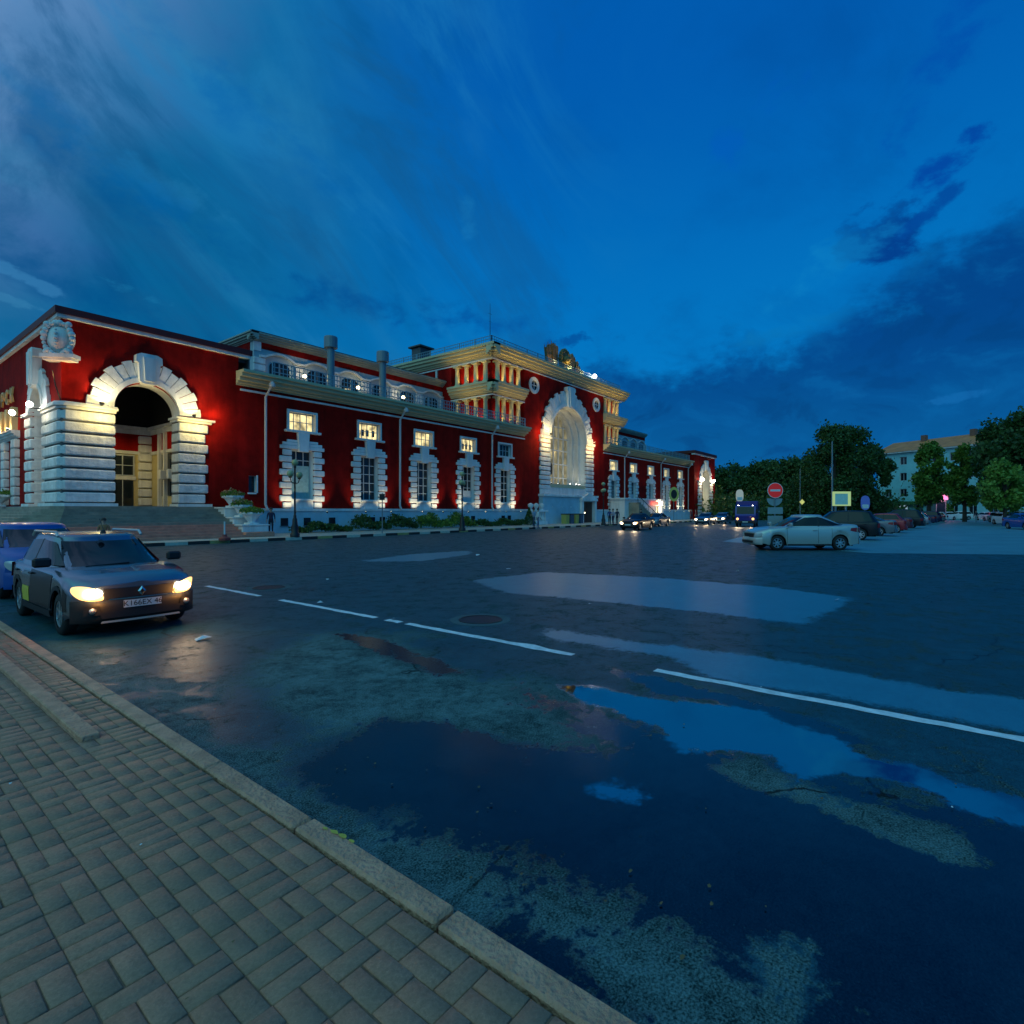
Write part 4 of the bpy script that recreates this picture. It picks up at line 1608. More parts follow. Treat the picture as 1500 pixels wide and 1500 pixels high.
# ---- set-back upper storey on the left wing (and its twin on the right)
def clerestory(x0, x1, lamps):
    Y = 7.0
    mb = MB().use(M_BLUEGREY)
    n = max(1, int((x1 - x0 - .6) / 3.05))
    step = (x1 - x0 - .4) / n
    holes = []
    cs = [x0 + .4 + step * (k + .5) for k in range(n)]
    for c in cs:
        holes.append((c - .85, c + .85, 10.9, 13.2))
    panel(mb, x0, x1, 10.3, 14.95, holes, .3, Y)
    mb.add([(x0, Y, 10.3), (x0, Y + 13, 10.3), (x0, Y + 13, 14.95), (x0, Y, 14.95)], [(3, 2, 1, 0)])
    mb.use(M_RED)
    mb.box(x0 + .5, x1, Y - .03, Y + .02, 14.42, 14.92)
    mb.box(x0 - .03, x0 + .02, Y + .6, Y + 12, 14.25, 14.92)
    mb.build("wall", ST_)
    # wavy hood moulding
    mb = MB().use(M_WHITEP)
    pts = []
    for k in range(n * 16 + 1):
        x = x0 + .4 + step * k / 16
        ph = (k % 16) / 16
        z = 13.72 + .42 * (math.sin(PI * min(1, max(0, (ph - .14) / .72))) ** .8 if .14 < ph < .86 else 0)
        pts.append((x, z))
    for (a, za), (b_, zb) in zip(pts[:-1], pts[1:]):
        mb.extr([(a, za), (b_, zb), (b_, zb + .16), (a, za + .16)][::-1], Y - .22, Y + .02)
    mb.build("hood_moulding", ST_)
    for c in cs:
        m2 = MB().use(M_DGLASS)
        arc = [(c - .85 * math.cos(q), 13.2 + .42 * math.sin(q)) for q in np.linspace(0, PI, 9)]
        m2.extr([(c - .85, 10.92)] + arc + [(c + .85, 10.92)], Y - .04, Y + .29)
        m2.use(M_METALG)
        m2.box(c - .03, c + .03, Y - .08, Y + .03, 10.9, 13.55)
        m2.box(c - .85, c + .85, Y - .07, Y + .03, 12.4, 12.46)
        m2.build("window", ST_)
    for k in range(n + 1):
        x = x0 + .4 + step * k
        m2 = MB().use(M_WHITE)
        courses(m2, x - .48, x + .48, 10.4, 13.7, 6, .14, Y)
        m2.build("pilaster", ST_)
    mb = MB().use(mat('weathered_grey_cornice', (.34, .37, .32), .75, vary=.12, vscale=1.2))
    cornice(mb, x0 - .5, x1, 14.92, 15.5, .6, Y)
    mb.T = T_side(x0)
    cornice(mb, Y - .6, Y + 13, 14.92, 15.5, .6)
    mb.T = None
    mb.use(M_WHITEP)
    mb.box(x0 - .04, x0 + .55, Y - .06, Y + .02, 14.2, 14.9)
    mb.build("cornice", ST_)
    mb = MB().use(M_ROOF)
    mb.box(x0 - .4, x1, Y - .45, Y + 13, 15.5, 15.62)
    mb.build("roof", ST_)
    for x in lamps:
        m2 = MB().use(M_IRON)
        m2.tube([(x, Y - .15, 12.65), (x, Y - .75, 12.7)], .03, 6)
        f = m2.build("wall_lantern", ST_)
        m2 = MB().use(M_LAMPW)
        m2.ball((x, Y - .8, 12.75), .16, 8)
        m2.build("globe", f)
        light('POINT', (x, Y - 1.15, 12.75), 30, (1, .80, .40), ST_, size=.15, name="lantern_glow")


clerestory(13.47, 34.1, (17.3, 22.6, 27.9))
clerestory(62.5, 86.0, ())
# vent stacks standing on the wing roof
for x in (18.3, 23.6):
    m2 = MB().use(M_METALG)
    m2.lathe([(.30, 0), (.30, 4.5), (.32, 4.55), (.54, 4.6), (.54, 5.45), (.50, 5.52), (.01, 5.54)], (x, 4.0, 10.3), 16)
    m2.build("vent_stack", ST_)
# railings
def railing(pts, name="railing", h=1.0, m=M_METALG, z=10.5, step=1.5, r=.035):
    mb = MB().use(m)
    for a, b_ in zip(pts[:-1], pts[1:]):
        a, b_ = Vector((*a, z)), Vector((*b_, z))
        n = max(1, int((b_ - a).length / step))
        for k in range(n + 1):
            p = a.lerp(b_, k / n)
            mb.box(p.x - r, p.x + r, p.y - r, p.y + r, z, z + h)
        for f in (1.0, .68, .36):
            mb.tube([a + Vector((0, 0, h * f)), b_ + Vector((0, 0, h * f))], r * .9, 6)
        m_ = max(1, int((b_ - a).length / .3))
        for k in range(m_):
            p = a.lerp(b_, (k + .5) / m_)
            mb.box(p.x - .018, p.x + .018, p.y - .018, p.y + .018, z, z + h * .98)
    return mb.build(name, ST_)


M_RAIL = mat("blue_grey_railing", (.20, .31, .38), .5, .1)
railing([(11.0, -.3), (39.2, -.3)], m=M_RAIL)
railing([(57.4, -.3), (88.6, -.3)], m=M_RAIL)
railing([(34.2, 20), (34.2, .2), (62.4, .2)], m=M_RAIL, z=18.3, h=.95, step=2.0)
# plant on the roof of the wing near the block, and a roof hut
for x, y, w_, h_ in ((29.5, 2.6, 1.4, .9), (31.6, 3.0, 1.1, 1.1), (33.0, 2.2, .8, .8)):
    m2 = MB().use(M_METALG)
    m2.bbox(x - w_ / 2, x + w_ / 2, y - .4, y + .4, 10.36, 10.36 + h_, .03)
    m2.lathe([(.3, 0), (.3, .03), (.05, .04)], (x, y, 10.36 + h_), 12)
    m2.build("air_unit", ST_)
m2 = MB().use(M_ROOF)
m2.bbox(35.5, 37.2, 12, 13.5, 18.3, 20.6, .04)
m2.bbox(35.2, 37.5, 11.7, 13.8, 20.6, 20.8, .04)
m2.build("chimney", ST_)
m2 = MB().use(M_IRON)
m2.tube([(35.4, 1.4, 18.3), (35.4, 1.4, 20.2), (35.4, 1.4, 23.1)], [.05, .035, .015], 6)
for z in (21.2, 22.0):
    m2.tube([(35.1, 1.4, z), (35.7, 1.4, z)], .012, 5)
m2.build("antenna_mast", ST_)

# ---- corner tiers: columns with lamps between
def column(x, y, z0, z1, r=.24):
    m2 = MB().use(M_CREAM)
    h = z1 - z0
    m2.box(x - r * 1.4, x + r * 1.4, y - r * 1.4, y + r * 1.4, z0, z0 + .16)
    m2.use(M_CREAM, True)
    m2.lathe([(r * 1.3, .16), (r * 1.3, .26), (r, .36), (r * 1.02, h * .4), (r * .86, h - .42), (r * 1.1, h - .38), (r * .9, h - .32), (r * 1.35, h - .16)], (x, y, z0), 12)
    m2.use(M_CREAM)
    m2.box(x - r * 1.5, x + r * 1.5, y - r * 1.5, y + r * 1.5, z1 - .16, z1)
    m2.build("column", ST_)


for tier, (z0, z1) in enumerate(((10.5, 13.24), (14.62, 16.86))):
    xs = (35.1, 36.1, 37.4, 38.6)
    for x in xs:
        column(x, .18, z0, z1)
        column(96.6 - x, .18, z0, z1)
    ys = (1.1, 2.4, 3.7, 5.0)
    for y in ys:
        column(34.32, y, z0, z1)
    for x in (35.6, 36.75, 38.0):
        floodlight((x, .02, z0 + .12), (x, .55, z1 - .4), 50, 120, (1, .62, .14), s=.08)
        floodlight((96.6 - x, .02, z0 + .12), (96.6 - x, .55, z1 - .4), 50, 120, (1, .62, .14), s=.08)
    for y in (1.75, 3.05, 4.35):
        floodlight((34.14, y, z0 + .12), (34.6, y, z1 - .4), 50, 120, (1, .62, .14), s=.08)

for x, z, p in ((36.8, 15.6, 90), (36.8, 12.3, 50)):
    pass
# lamps washing the gold cornices from the ledge below
for x in (35.5, 38.5, 41.5, 55, 58, 61):
    light('SPOT', (x, -1.6, 15.0), 60, (1, .62, .12), ST_, (x, -.6, 17.6), .1, 120, .9, "cornice_wash")
for y in (1, 4, 8):
    light('SPOT', (32.5, y, 15.0), 60, (1, .62, .12), ST_, (33.6, y, 17.6), .1, 120, .9, "cornice_wash")
for x in (35.5, 38.2, 58.2, 61.2):
    light('SPOT', (x, -1.5, 11.9), 44, (1, .64, .14), ST_, (x, -.5, 13.8), .1, 120, .9, "cornice_wash")
light('SPOT', (32.6, 2.5, 11.9), 48, (1, .64, .14), ST_, (33.6, 2.5, 13.8), .1, 130, .9, "cornice_wash")
m2 = MB().use(M_PIPE)
m2.box(33.96, 34.12, 7.7, 7.95, 10.4, 16.9)
m2.build("downspout", ST_)

# round windows
def oculus(cx, cz, side=False):
    m2 = MB().use(M_WHITEP)
    if side:
        m2.T = T_side(34.1)
    n = 24
    for k in range(n):
        a0, a1 = 2 * PI * k / n, 2 * PI * (k + 1) / n
        m2.extr([(cx + r_ * math.cos(a), cz + r_ * math.sin(a)) for r_, a in ((.55, a0), (.55, a1), (.92, a1), (.92, a0))], -.12, .05)
    m2.box(cx - .03, cx + .03, -.06, -.03, cz - .55, cz + .55)
    m2.box(cx - .55, cx + .55, -.07, -.04, cz - .03, cz + .03)
    o = m2.build("round_window", ST_)
    g = MB().use(M_DGLASS)
    if side:
        g.T = T_side(34.1)
    g.add([(cx + .56 * math.cos(2 * PI * k / n), -.025, cz + .56 * math.sin(2 * PI * k / n)) for k in range(n)], [tuple(range(n))])
    g.build("pane", o)


oculus(41.2, 15.45)
oculus(55.2, 15.45)
oculus(9.4, 15.5, True)

# ---- the great arch
mb = MB().use(M_WHITE)
courses(mb, 42.35, 44.32, 3.55, 9.85, 12, .18, 0, (0, .14), side=-1, gap=.09)
mb.use(M_WHITEP)
mb.box(42.2, 44.4, -.34, .05, 9.85, 10.15)
mb.build("pier", ST_)
mb = MB().use(M_WHITE)
courses(mb, 52.28, 54.25, 3.55, 9.85, 12, .18, 0, (0, .14), side=1, gap=.09)
mb.use(M_WHITEP)
mb.box(52.2, 54.4, -.34, .05, 9.85, 10.15)
mb.build("pier", ST_)
mb = MB().use(M_WHITE)
voussoirs(mb, 48.3, 4.0, 10.15, 1.55, .18, 25, alt=.26)
mb.use(M_WHITEP)
archivolt(mb, 48.3, 3.97, 10.15, .35, .28, n=36)
ar = mb.build("archway", ST_)
mb = MB().use(M_WHITEP)
keystone(mb, 48.3, 13.9, 16.45, 1.3, 1.5, .55)
mb.build("keystone", ar)
mb = MB().use(M_WHITEP)                     # stepped inner orders
for r_, y in ((3.7, .75), (3.4, 1.5)):
    n = 32
    for k in range(n):
        a0, a1 = PI * k / n, PI * (k + 1) / n
        mb.extr([(48.3 - q * math.cos(a), 10.15 + q * math.sin(a)) for q, a in ((r_, a0), (r_, a1), (4.0, a1), (4.0, a0))][::-1], y, y + .75)
    for s_ in (-1, 1):
        xa, xb = sorted((48.3 + s_ * r_, 48.3 + s_ * 4.0))
        mb.box(xa, xb, y, y + .75, 4.55, 10.15)
        mb.box(min(xa, 48.3 + s_ * (r_ - .12)), max(xb, 48.3 + s_ * (r_ - .12)), y - .05, y + .7, 9.9, 10.14)
mb.use(M_GREYSTEP)
mb.build("arch_reveal", ST_)
mb = MB().use(M_WHITEP)
yw = 2.15
for k in range(7):
    x = 48.3 - 3.3 + 1.1 * k
    zt = 10.15 + math.sqrt(max(.05, 3.4 ** 2 - (x - 48.3) ** 2))
    mb.box(x - .07, x + .07, yw - .1, yw + .05, 4.6, zt)
for z in (5.7, 7.4, 9.1, 10.6, 12.0):
    hw = 3.4 if z < 10.15 else math.sqrt(max(.1, 3.4 ** 2 - (z - 10.15) ** 2))
    mb.box(48.3 - hw, 48.3 + hw, yw - .07, yw + .04, z - .06, z + .06)
wn = mb.build("window", ST_)
g = MB().use(M_LITHALL)
arc = [(48.3 - 3.45 * math.cos(q), 10.15 + 3.45 * math.sin(q)) for q in np.linspace(0, PI, 25)]
g.add([(x, yw + .055, z) for x, z in [(48.3 - 3.45, 4.56)] + arc + [(48.3 + 3.45, 4.56)]], [tuple(range(27))])
g.build("pane", wn)
m2 = MB().use(M_BLACK)
m2.box(45.4, 45.9, 1.2, 1.8, 5.9, 7.6)
m2.box(46.3, 46.7, 1.2, 1.8, 6.0, 7.3)
m2.build("loudspeaker", ST_)
m2 = MB().use(M_CREAM)
m2.box(44.4, 52.2, -.12, .9, 4.35, 4.75)
m2.build("sill", ST_)
for x in (45.2, 46.8, 49.4, 50.8, 51.6):
    floodlight((x, .35, 4.9), (x * .8 + 48.3 * .2, 1.9, 8.0), 24 if x > 49 else 14, 110, (1, .80, .42), lens=M_LAMPC, s=.12)
for s_ in (-1, 1):
    floodlight((48.3 + s_ * 4.95, -.85, 10.3), (48.3 + s_ * 4.4, -.1, 12.2), 150, 130, (1, .76, .32), s=.14)
    light('POINT', (48.3 + s_ * 5.0, -1.3, 9.4), 120, (1, .72, .26), ST_, size=.1, name="impost_glow")
    light('POINT', (48.3 + s_ * 6.3, -.7, 10.3), 30, (1, .50, .2), ST_, size=.1, name="impost_glow")
# base under the arch, with door porch
mb = MB().use(M_PLINTH)
mb.box(42.2, 50.2, -.55, .06, 0, 3.25)
mb.box(53.7, 54.4, -.55, .06, 0, 3.25)
mb.box(50.2, 53.7, -.55, .06, 2.75, 3.25)
mb.use(M_WHITEP)
mb.bbox(42.05, 54.55, -.75, .06, 3.25, 3.52, .03)
mb.box(42.3, 54.3, -.1, .05, 3.52, 4.5)
for k in range(3):
    mb.box(44 + 2 * k, 44.15 + 2 * k, -.58, -.54, 2.0, 2.15)
mb.build("base", ST_)
mb = MB().use(M_WHITEP)
mb.box(50.15, 50.55, -.9, .05, 0, 2.85)
mb.box(53.35, 53.75, -.9, .05, 0, 2.85)
mb.box(50.0, 53.9, -1.0, .05, 2.85, 3.15)
mb.extr([(50.1, 3.15), (53.8, 3.15), (52.6, 3.6), (51.95, 3.85), (51.3, 3.6)][::-1], -.95, -.6)
mb.build("porch", ST_)
mb = MB().use(mat("dark_brown_door", (.045, .018, .014), .4))
mb.box(50.56, 51.93, -.45, -.38, .15, 2.8)
mb.box(51.97, 53.34, -.45, -.38, .15, 2.8)
mb.use(M_LAMPW)
mb.box(51.4, 51.55, -.48, -.46, 1.3, 1.45)
mb.build("door", ST_)

# ---- sculpture group on the parapet
def rooftop_group():
    M_BRZ = mat("dark_bronze", (.20, .14, .05), .5, .4, vary=.3, vscale=2)
    mb = MB().use(M_BRZ)
    y = .9
    mb.bbox(44.2, 53.0, y - .6, y + .7, 18.25, 18.75, .05)
    # fan of banners and poles on the left
    for k, (x, lean, h_) in enumerate(((44.9, -.35, 2.2), (45.5, -.25, 2.7), (46.1, -.15, 3.0), (46.8, .0, 2.9))):
        mb.tube([(x, y, 18.7), (x + lean * 1.3, y - .1, 18.7 + h_)], [.06, .04], 6)
        mb.extr([(x + .05, 18.8), (x + .5, 18.85), (x + .55 + lean, 18.6 + h_ * .9), (x + .3 + lean, 18.6 + h_ * .97), (x + lean, 18.6 + h_ * .92)][::-1], y - .25 + .1 * (k % 2), y + .05 + .1 * (k % 2))
    # central shield in a wreath
    n = 18
    for k in range(n):
        a = 2 * PI * k / n
        mb.ball((48.8 + 1.05 * math.cos(a), y - .15, 20.0 + 1.15 * math.sin(a)), .27, 7)
    ring = [(48.8 + .9 * math.cos(a), 20.0 + 1.0 * math.sin(a)) for a in np.linspace(0, 2 * PI, 21)[:-1]]
    mb.extr(ring[::-1], y - .3, y + .2)
    mb.ball((48.8, y - .35, 20.0), .55, 10)
    for k in range(5):
        a = PI / 2 + 2 * PI * k / 5
        mb.tube([(48.8, y - .2, 21.2), (48.8 + .32 * math.cos(a), y - .2, 21.2 + .32 * math.sin(a))], [.12, .02], 5)
    # draped banners stepping down to the right
    for k, (x, h_) in enumerate(((50.2, 2.5), (50.8, 2.2), (51.4, 1.8), (52.0, 1.3), (52.5, .9))):
        mb.tube([(x, y, 18.7), (x + .5, y - .05, 18.8 + h_)], [.06, .04], 6)
        mb.extr([(x - .2, 18.7), (x + .4, 18.7), (x + .62, 18.6 + h_ * .95), (x + .3, 18.7 + h_), (x, 18.6 + h_ * .8)][::-1], y - .2 + .1 * (k % 2), y + .1 + .1 * (k % 2))
    g = mb.build("rooftop_sculpture", ST_)
    floodlight((49.0, -.3, 18.45), (48.8, .7, 20.4), 190, 100, (1, .78, .25), s=.12)
    floodlight((45.6, -.3, 18.45), (45.7, .8, 20.2), 120, 90, (1, .62, .22), s=.1)
    floodlight((52.2, -.3, 18.45), (51.4, .8, 19.6), 70, 90, (1, .72, .25), s=.1)


rooftop_group()
m2 = MB().use(M_IRON)
m2.tube([(54.3, -.2, 18.25), (54.3, -.25, 18.75)], .04, 6)
f = m2.build("lantern", ST_)
m2 = MB().use(M_LAMPC)
m2.ball((54.3, -.3, 18.95), .26, 10)
m2.build("globe", f)
light('POINT', (54.3, -.9, 18.95), 40, (1, .9, .7), ST_, size=.2, name="lantern_glow")

# ---- far pavilion
mb = MB().use(M_WHITE)
courses(mb, 91.3, 93.15, .6, 6.85, 10, .16, -.9, (0, .15), side=-1, gap=.1)
mb.use(M_WHITEP)
mb.box(91.1, 93.3, -1.25, -.85, 6.85, 7.1)
mb.build("pier", ST_)
mb = MB().use(M_WHITE)
courses(mb, 97.45, 99.3, .6, 6.85, 10, .16, -.9, (0, .15), side=1, gap=.1)
mb.use(M_WHITEP)
mb.box(97.3, 99.5, -1.25, -.85, 6.85, 7.1)
mb.build("pier", ST_)
mb = MB().use(M_WHITE)
voussoirs(mb, 95.3, 2.1, 7.1, 1.2, .15, 17, -.9)
ar = mb.build("archway", ST_)
mb = MB().use(M_WHITEP)
keystone(mb, 95.3, 9.1, 11.0, 1.1, 1.2, .45, -.9)
mb.build("keystone", ar)
mb = MB().use(M_OCHRE)
mb.box(90, 100.5, 3.0, 3.2, .1, 11)
mb.use(M_DGLASS)
mb.box(94.3, 96.3, 2.9, 2.99, .2, 5.5)
mb.build("loggia", ST_)
light('POINT', (95.3, .8, 4.5), 70, (1, .78, .35), ST_, size=.3, name="loggia_lamp")
for x in (92.2, 98.4):
    m2 = MB().use(M_LAMPC)
    m2.ball((x, -1.55, 7.35), .22, 8)
    m2.build("lantern", ST_)
    light('POINT', (x, -1.9, 7.2), 120, (1, .78, .40), ST_, size=.15, name="lantern_glow")

# ================================================================ staircase and planters
ST2 = empty("staircase", "broad granite staircase, grey above and reddish below, before the corner arch", "staircase", (7.93, 35, 0))
N = 12
mbg, mbr = MB().use(M_GREYSTEP), MB().use(M_REDSTEP)
top, bot = 1.88, .16
for k in range(N):
    z1 = top - (top - bot) * k / N
    d0 = .45 + .36 * k
    mb = mbg if k < 7 else mbr
    # wraps the corner: chamfered L-shaped treads
    d1 = d0 + (.0)
    poly = [(8.75 - .0, .0), (8.75, -d1), (.6 - d1 * .45, -d1), (-d1, .6 - d1 * .45), (-d1, 18), (-.0, 18), (0, 0)]
    poly2 = [(7.3, -.02), (7.3, -d1), (.2 - d1 * .35, -d1), (-d1, .2 - d1 * .35), (-d1, 18), (-.02, 18), (-.02, -.02)]
    mb.prism(poly2[::-1], .10, z1 - .0015 * k)
for m_, nm in ((mbg, "upper_flight"), (mbr, "lower_flight")):
    m_.build("flight", ST2)


# ---- leafy clumps
def leaf_cloud(pts, s, seed, flat=.5):
    r = np.random.RandomState(seed)
    n = len(pts)
    d = r.normal(size=(n, 3))
    d[:, 2] = np.abs(d[:, 2]) * flat + .15
    d /= np.linalg.norm(d, axis=1)[:, None]
    t = r.normal(size=(n, 3))
    u = np.cross(d, t)
    u /= np.linalg.norm(u, axis=1)[:, None]
    w = np.cross(d, u)
    sz = s * r.uniform(.6, 1.35, n)[:, None]
    u, w = u * sz, w * sz * .62
    v = np.stack([pts - u, pts - w * 1.0, pts + u, pts + w], 1).reshape(-1, 3)
    return v, np.arange(4 * n).reshape(n, 4)


def planter(x, y, z, label, flowers, r=.62):
    t = empty("flower_planter", label, "planter", (x, y, z))
    mb = MB().use(M_WHITEP)
    mb.box(-.30, .30, -.30, .30, 0, .10)
    mb.use(M_WHITEP)
    mb.lathe([(.26, .10), (.20, .16), (.26, .24), (r * .72, .52), (r, .60), (r, .72), (r * .9, .72), (r * .86, .64)], (0, 0, 0), 8, PI / 8, 2 * PI + PI / 8)
    mb.use(M_JOINT)
    mb.lathe([(r * .87, .66), (.01, .67)], (0, 0, 0), 8)
    mb.build("bowl", t)
    rr = np.random.RandomState(int(x * 31 + y * 17) % 999)
    n = 420
    a, q = rr.uniform(0, 2 * PI, n), np.sqrt(rr.uniform(0, 1, n))
    p = np.stack([q * r * 1.05 * np.cos(a), q * r * 1.05 * np.sin(a), .68 + rr.uniform(0, .40, n) * (1.15 - q * .7)], 1)
    v, f = leaf_cloud(p, .075, 5)
    mesh_np("leaves", v, f, [M_LEAFM], t)
    if flowers:
        p2 = p[rr.uniform(size=n) < .22] + [0, 0, .08]
        v, f = leaf_cloud(p2, .07, 6, 1)
        mesh_np("blossoms", v, f, [M_FLOWER], t)


ped = empty("planter_pedestal", "stepped white pedestal carrying flower planters beside the staircase", "pedestal", (15.98, 31.8, .15))
mb = MB().use(M_WHITEP)
mb.bbox(-.75, .75, 1.55, 2.75, 0, 1.62, .03)
mb.bbox(-.75, .75, .45, 1.55, 0, 1.05, .03)
mb.bbox(-.75, .75, -.65, .45, 0, .62, .03)
mb.use(M_REDSTEP)
mb.bbox(-.85, .85, -1.2, -.66, 0, .28, .03)
mb.build("block", ped)
mb = MB().use(M_WHITEP)
for z, ya, yb in ((1.62, 1.5, 2.8), (1.05, .4, 1.5), (.62, -.7, .4)):
    mb.bbox(-.82, .82, ya, yb, z, z + .08, .02)
mb.build("cap", ped)
planter(15.98, 33.95, 1.85, "white planter with pale flowers, highest of the stepped pedestal", True)
planter(15.98, 32.8, 1.28, "white planter with reddish flowers, middle of the stepped pedestal", True, .56)
planter(15.98, 31.65, .85, "white planter of plain green leaves, lowest of the stepped pedestal", False)
planter(7.2, 45.2, 1.9, "white planter of dark leaves beside the flank of the station", False, .8)

# ================================================================ cars
def interp(tab, x):
    xs, ys = zip(*tab)
    return float(np.interp(x, xs, ys))


def paint(name, col, rough=.28, metal=.25):
    return mat(name, col, rough, metal, coat=.6)


M_DARKIN = mat("dark_wheel_well", (.006, .006, .007), .9)
M_HEAD_ON = mat("lit_headlamp", (.8, .7, .5), .2, emit=(1, .50, .13), es=1.5)
M_CORE = mat("headlamp_core", (.9, .9, .85), .2, emit=(1, .84, .55), es=26)
M_HEAD_OFF = mat("unlit_headlamp", (.55, .58, .60), .12, .2)
M_TAIL = mat("red_tail_lamp", (.28, .010, .010), .2)
M_PLATE = mat("white_number_plate", (.60, .62, .62), .5)
M_PLATETXT = mat("black_plate_letters", (.01, .01, .01), .6)


class Car:
    """car at the origin, nose to +x, ground on z = 0"""

    def __init__(s, **k):
        s.__dict__.update(dict(L=4.3, W=1.70, H=1.47, kind='sedan', wb=2.57, rw=.31, zs=.20, lit=False, fr=.80, plate=None, bumper=None, rails=False, doors=None))
        s.__dict__.update(k)
        L, h = s.L, s.L / 2
        if s.kind == 'sedan':
            s.top = [(-h, .92), (-h + .06, 1.04), (-h + .35, 1.07), (-h + .8, 1.04), (0, .98), (h - 1.25, .985), (h - .9, .955), (h - .45, .90), (h - .12, .81), (h, .72)]
            s.cab = dict(xw0=h - 1.02, xw1=h - 1.95, xr0=-h + .34, xr1=-h + 1.42, z0=.96, zr=s.H)
        elif s.kind == 'suv':
            s.top = [(-h, .95), (-h + .05, 1.08), (0, 1.06), (h - 1.25, 1.07), (h - .8, 1.05), (h - .3, 1.0), (h - .1, .93), (h, .84)]
            s.cab = dict(xw0=h - 1.22, xw1=h - 1.95, xr0=-h + .06, xr1=-h + .38, z0=1.05, zr=s.H)
        else:
            s.top = [(-h, .92), (-h + .05, 1.00), (0, .99), (h - 1.2, 1.005), (h - .85, .98), (h - .4, .915), (h - .14, .855), (h, .77)]
            s.cab = dict(xw0=h - .98, xw1=h - 1.86, xr0=-h + .10, xr1=-h + .50, z0=.985, zr=s.H)
        s.xf, s.xb = h - s.fr, h - s.fr - s.wb
        s.w = s.W / 2

    def D(s, x, y, z):
        """bow the flat ends: points near the nose and tail are swept back towards the sides"""
        u = abs(y) / s.w
        h = s.L / 2
        d = .10 * u * u + 2.2 * max(0, u - .70) ** 2
        gf = min(1, max(0, (x - h + .75) / .75))
        gb = min(1, max(0, (-x - h + .75) / .75))
        gf, gb = gf * gf * (3 - 2 * gf), gb * gb * (3 - 2 * gb)
        return (x - d * gf + d * .8 * gb, y, z)

    def halfw(s, x):
        h = s.L / 2
        u = min(1, (h - abs(x)) / .55)
        return s.w * (.955 + .045 * math.sqrt(max(0, 1 - (1 - u) ** 2)))

    def low(s, x):
        z = s.zs + .10 * max(0, abs(x) - s.L / 2 + .5) / .5
        Ra = s.rw + .055
        for xw in (s.xf, s.xb):
            dx = abs(x - xw)
            if dx < Ra:
                z = max(z, s.rw + math.sqrt(Ra * Ra - dx * dx))
        return z

    def section(s, x):
        w, zt, zl = s.halfw(x), interp(s.top, x), s.low(x)
        zb = zt - .04
        q = lambda t: zl + (zb - zl) * t
        return [(w * .972, zl), (w * .992, q(.18)), (w, q(.45)), (w * .992, q(.70)), (w * .975, q(.90)), (w * .945, zb + .012), (w * .90, zt), (w * .62, zt + .018), (w * .30, zt + .026), (0, zt + .028)]

    def body(s, parent):
        Ra = s.rw + .055
        h = s.L / 2
        xs = set(np.linspace(-h, h, 47).tolist())
        for xw in (s.xf, s.xb):
            for a in np.linspace(0, PI, 13):
                xs.add(xw + (Ra - .0005) * math.cos(a))
        xs = sorted(xs)
        mb = MB().use(s.paint, True)
        vs, K = [], 10
        for x in xs:
            sec = s.section(x)
            ring = [(x, -y, z) for y, z in sec] + [(x, y, z) for y, z in sec[-2::-1]]
            vs += [s.D(*p) for p in ring]
        n = 2 * K - 1
        fs = []
        for i in range(len(xs) - 1):
            for k in range(n - 1):
                fs.append((i * n + k, (i + 1) * n + k, (i + 1) * n + k + 1, i * n + k + 1))
        mb.add(vs, fs)
        # closed ends, finely divided across
        for x, flip in ((xs[0], 1), (xs[-1], 0)):
            sec = s.section(x)
            vs, fs = [], []
            m = 13
            for y, z in sec[:-1]:
                for t in np.linspace(-1, 1, m):
                    vs.append(s.D(x, y * t, z + (.028 * (1 - abs(t)) if z > sec[6][1] - .001 else 0)))
            for r_ in range(len(sec) - 2):
                for k in range(m - 1):
                    q = (r_ * m + k, r_ * m + k + 1, (r_ + 1) * m + k + 1, (r_ + 1) * m + k)
                    fs.append(q if not flip else q[::-1])
            mb.add(vs, fs)
        b = mb.build("body", parent)
        u = MB().use(M_DARKIN)
        u.box(-h + .25, h - .25, -s.w + .30, s.w - .30, s.zs - .02, .66)
        u.box(s.xb + Ra + .02, s.xf - Ra - .02, -s.w + .06, s.w - .06, s.zs, .5)
        for xw in (s.xf, s.xb):
            u.box(xw - Ra - .05, xw + Ra + .05, -s.w + .07, s.w - .07, s.rw + Ra + .005, .8)
        u.build("underbody", parent)
        return b

    # cabin surface
    def cring(s, t):
        c = s.cab
        f = lambda a, b: a + (b - a) * t
        return f(c['xr0'], c['xr1']), f(c['xw0'], c['xw1']), f(s.w * .925, s.w * .73), f(c['z0'], c['zr'] - .07)

    def cz(s, x, t):
        c = s.cab
        xm = (c['xr1'] + c['xw1']) / 2 - .1
        a = (c['xw0'] - c['xr0']) / 2
        return -.055 * t * ((x - xm) / a) ** 2 * 1.6 + .012

    NE = 5.0

    def cpt_side(s, x, t, sg, off=0):
        xr, xw, wy, z = s.cring(t)
        xc, a = (xr + xw) / 2, (xw - xr) / 2
        u = min(.999, abs(x - xc) / a)
        y = wy * (1 - u ** s.NE) ** (1 / s.NE)
        return (x, sg * (y + off), z + s.cz(x, t))

    def cpt_front(s, y, t, fr, off=0):
        xr, xw, wy, z = s.cring(t)
        xc, a = (xr + xw) / 2, (xw - xr) / 2
        u = min(.999, abs(y) / wy)
        x = xc + fr * (a * (1 - u ** s.NE) ** (1 / s.NE)) - fr * .09 * u * u
        return (x + fr * off, y, z + s.cz(x, t) + off * .5)

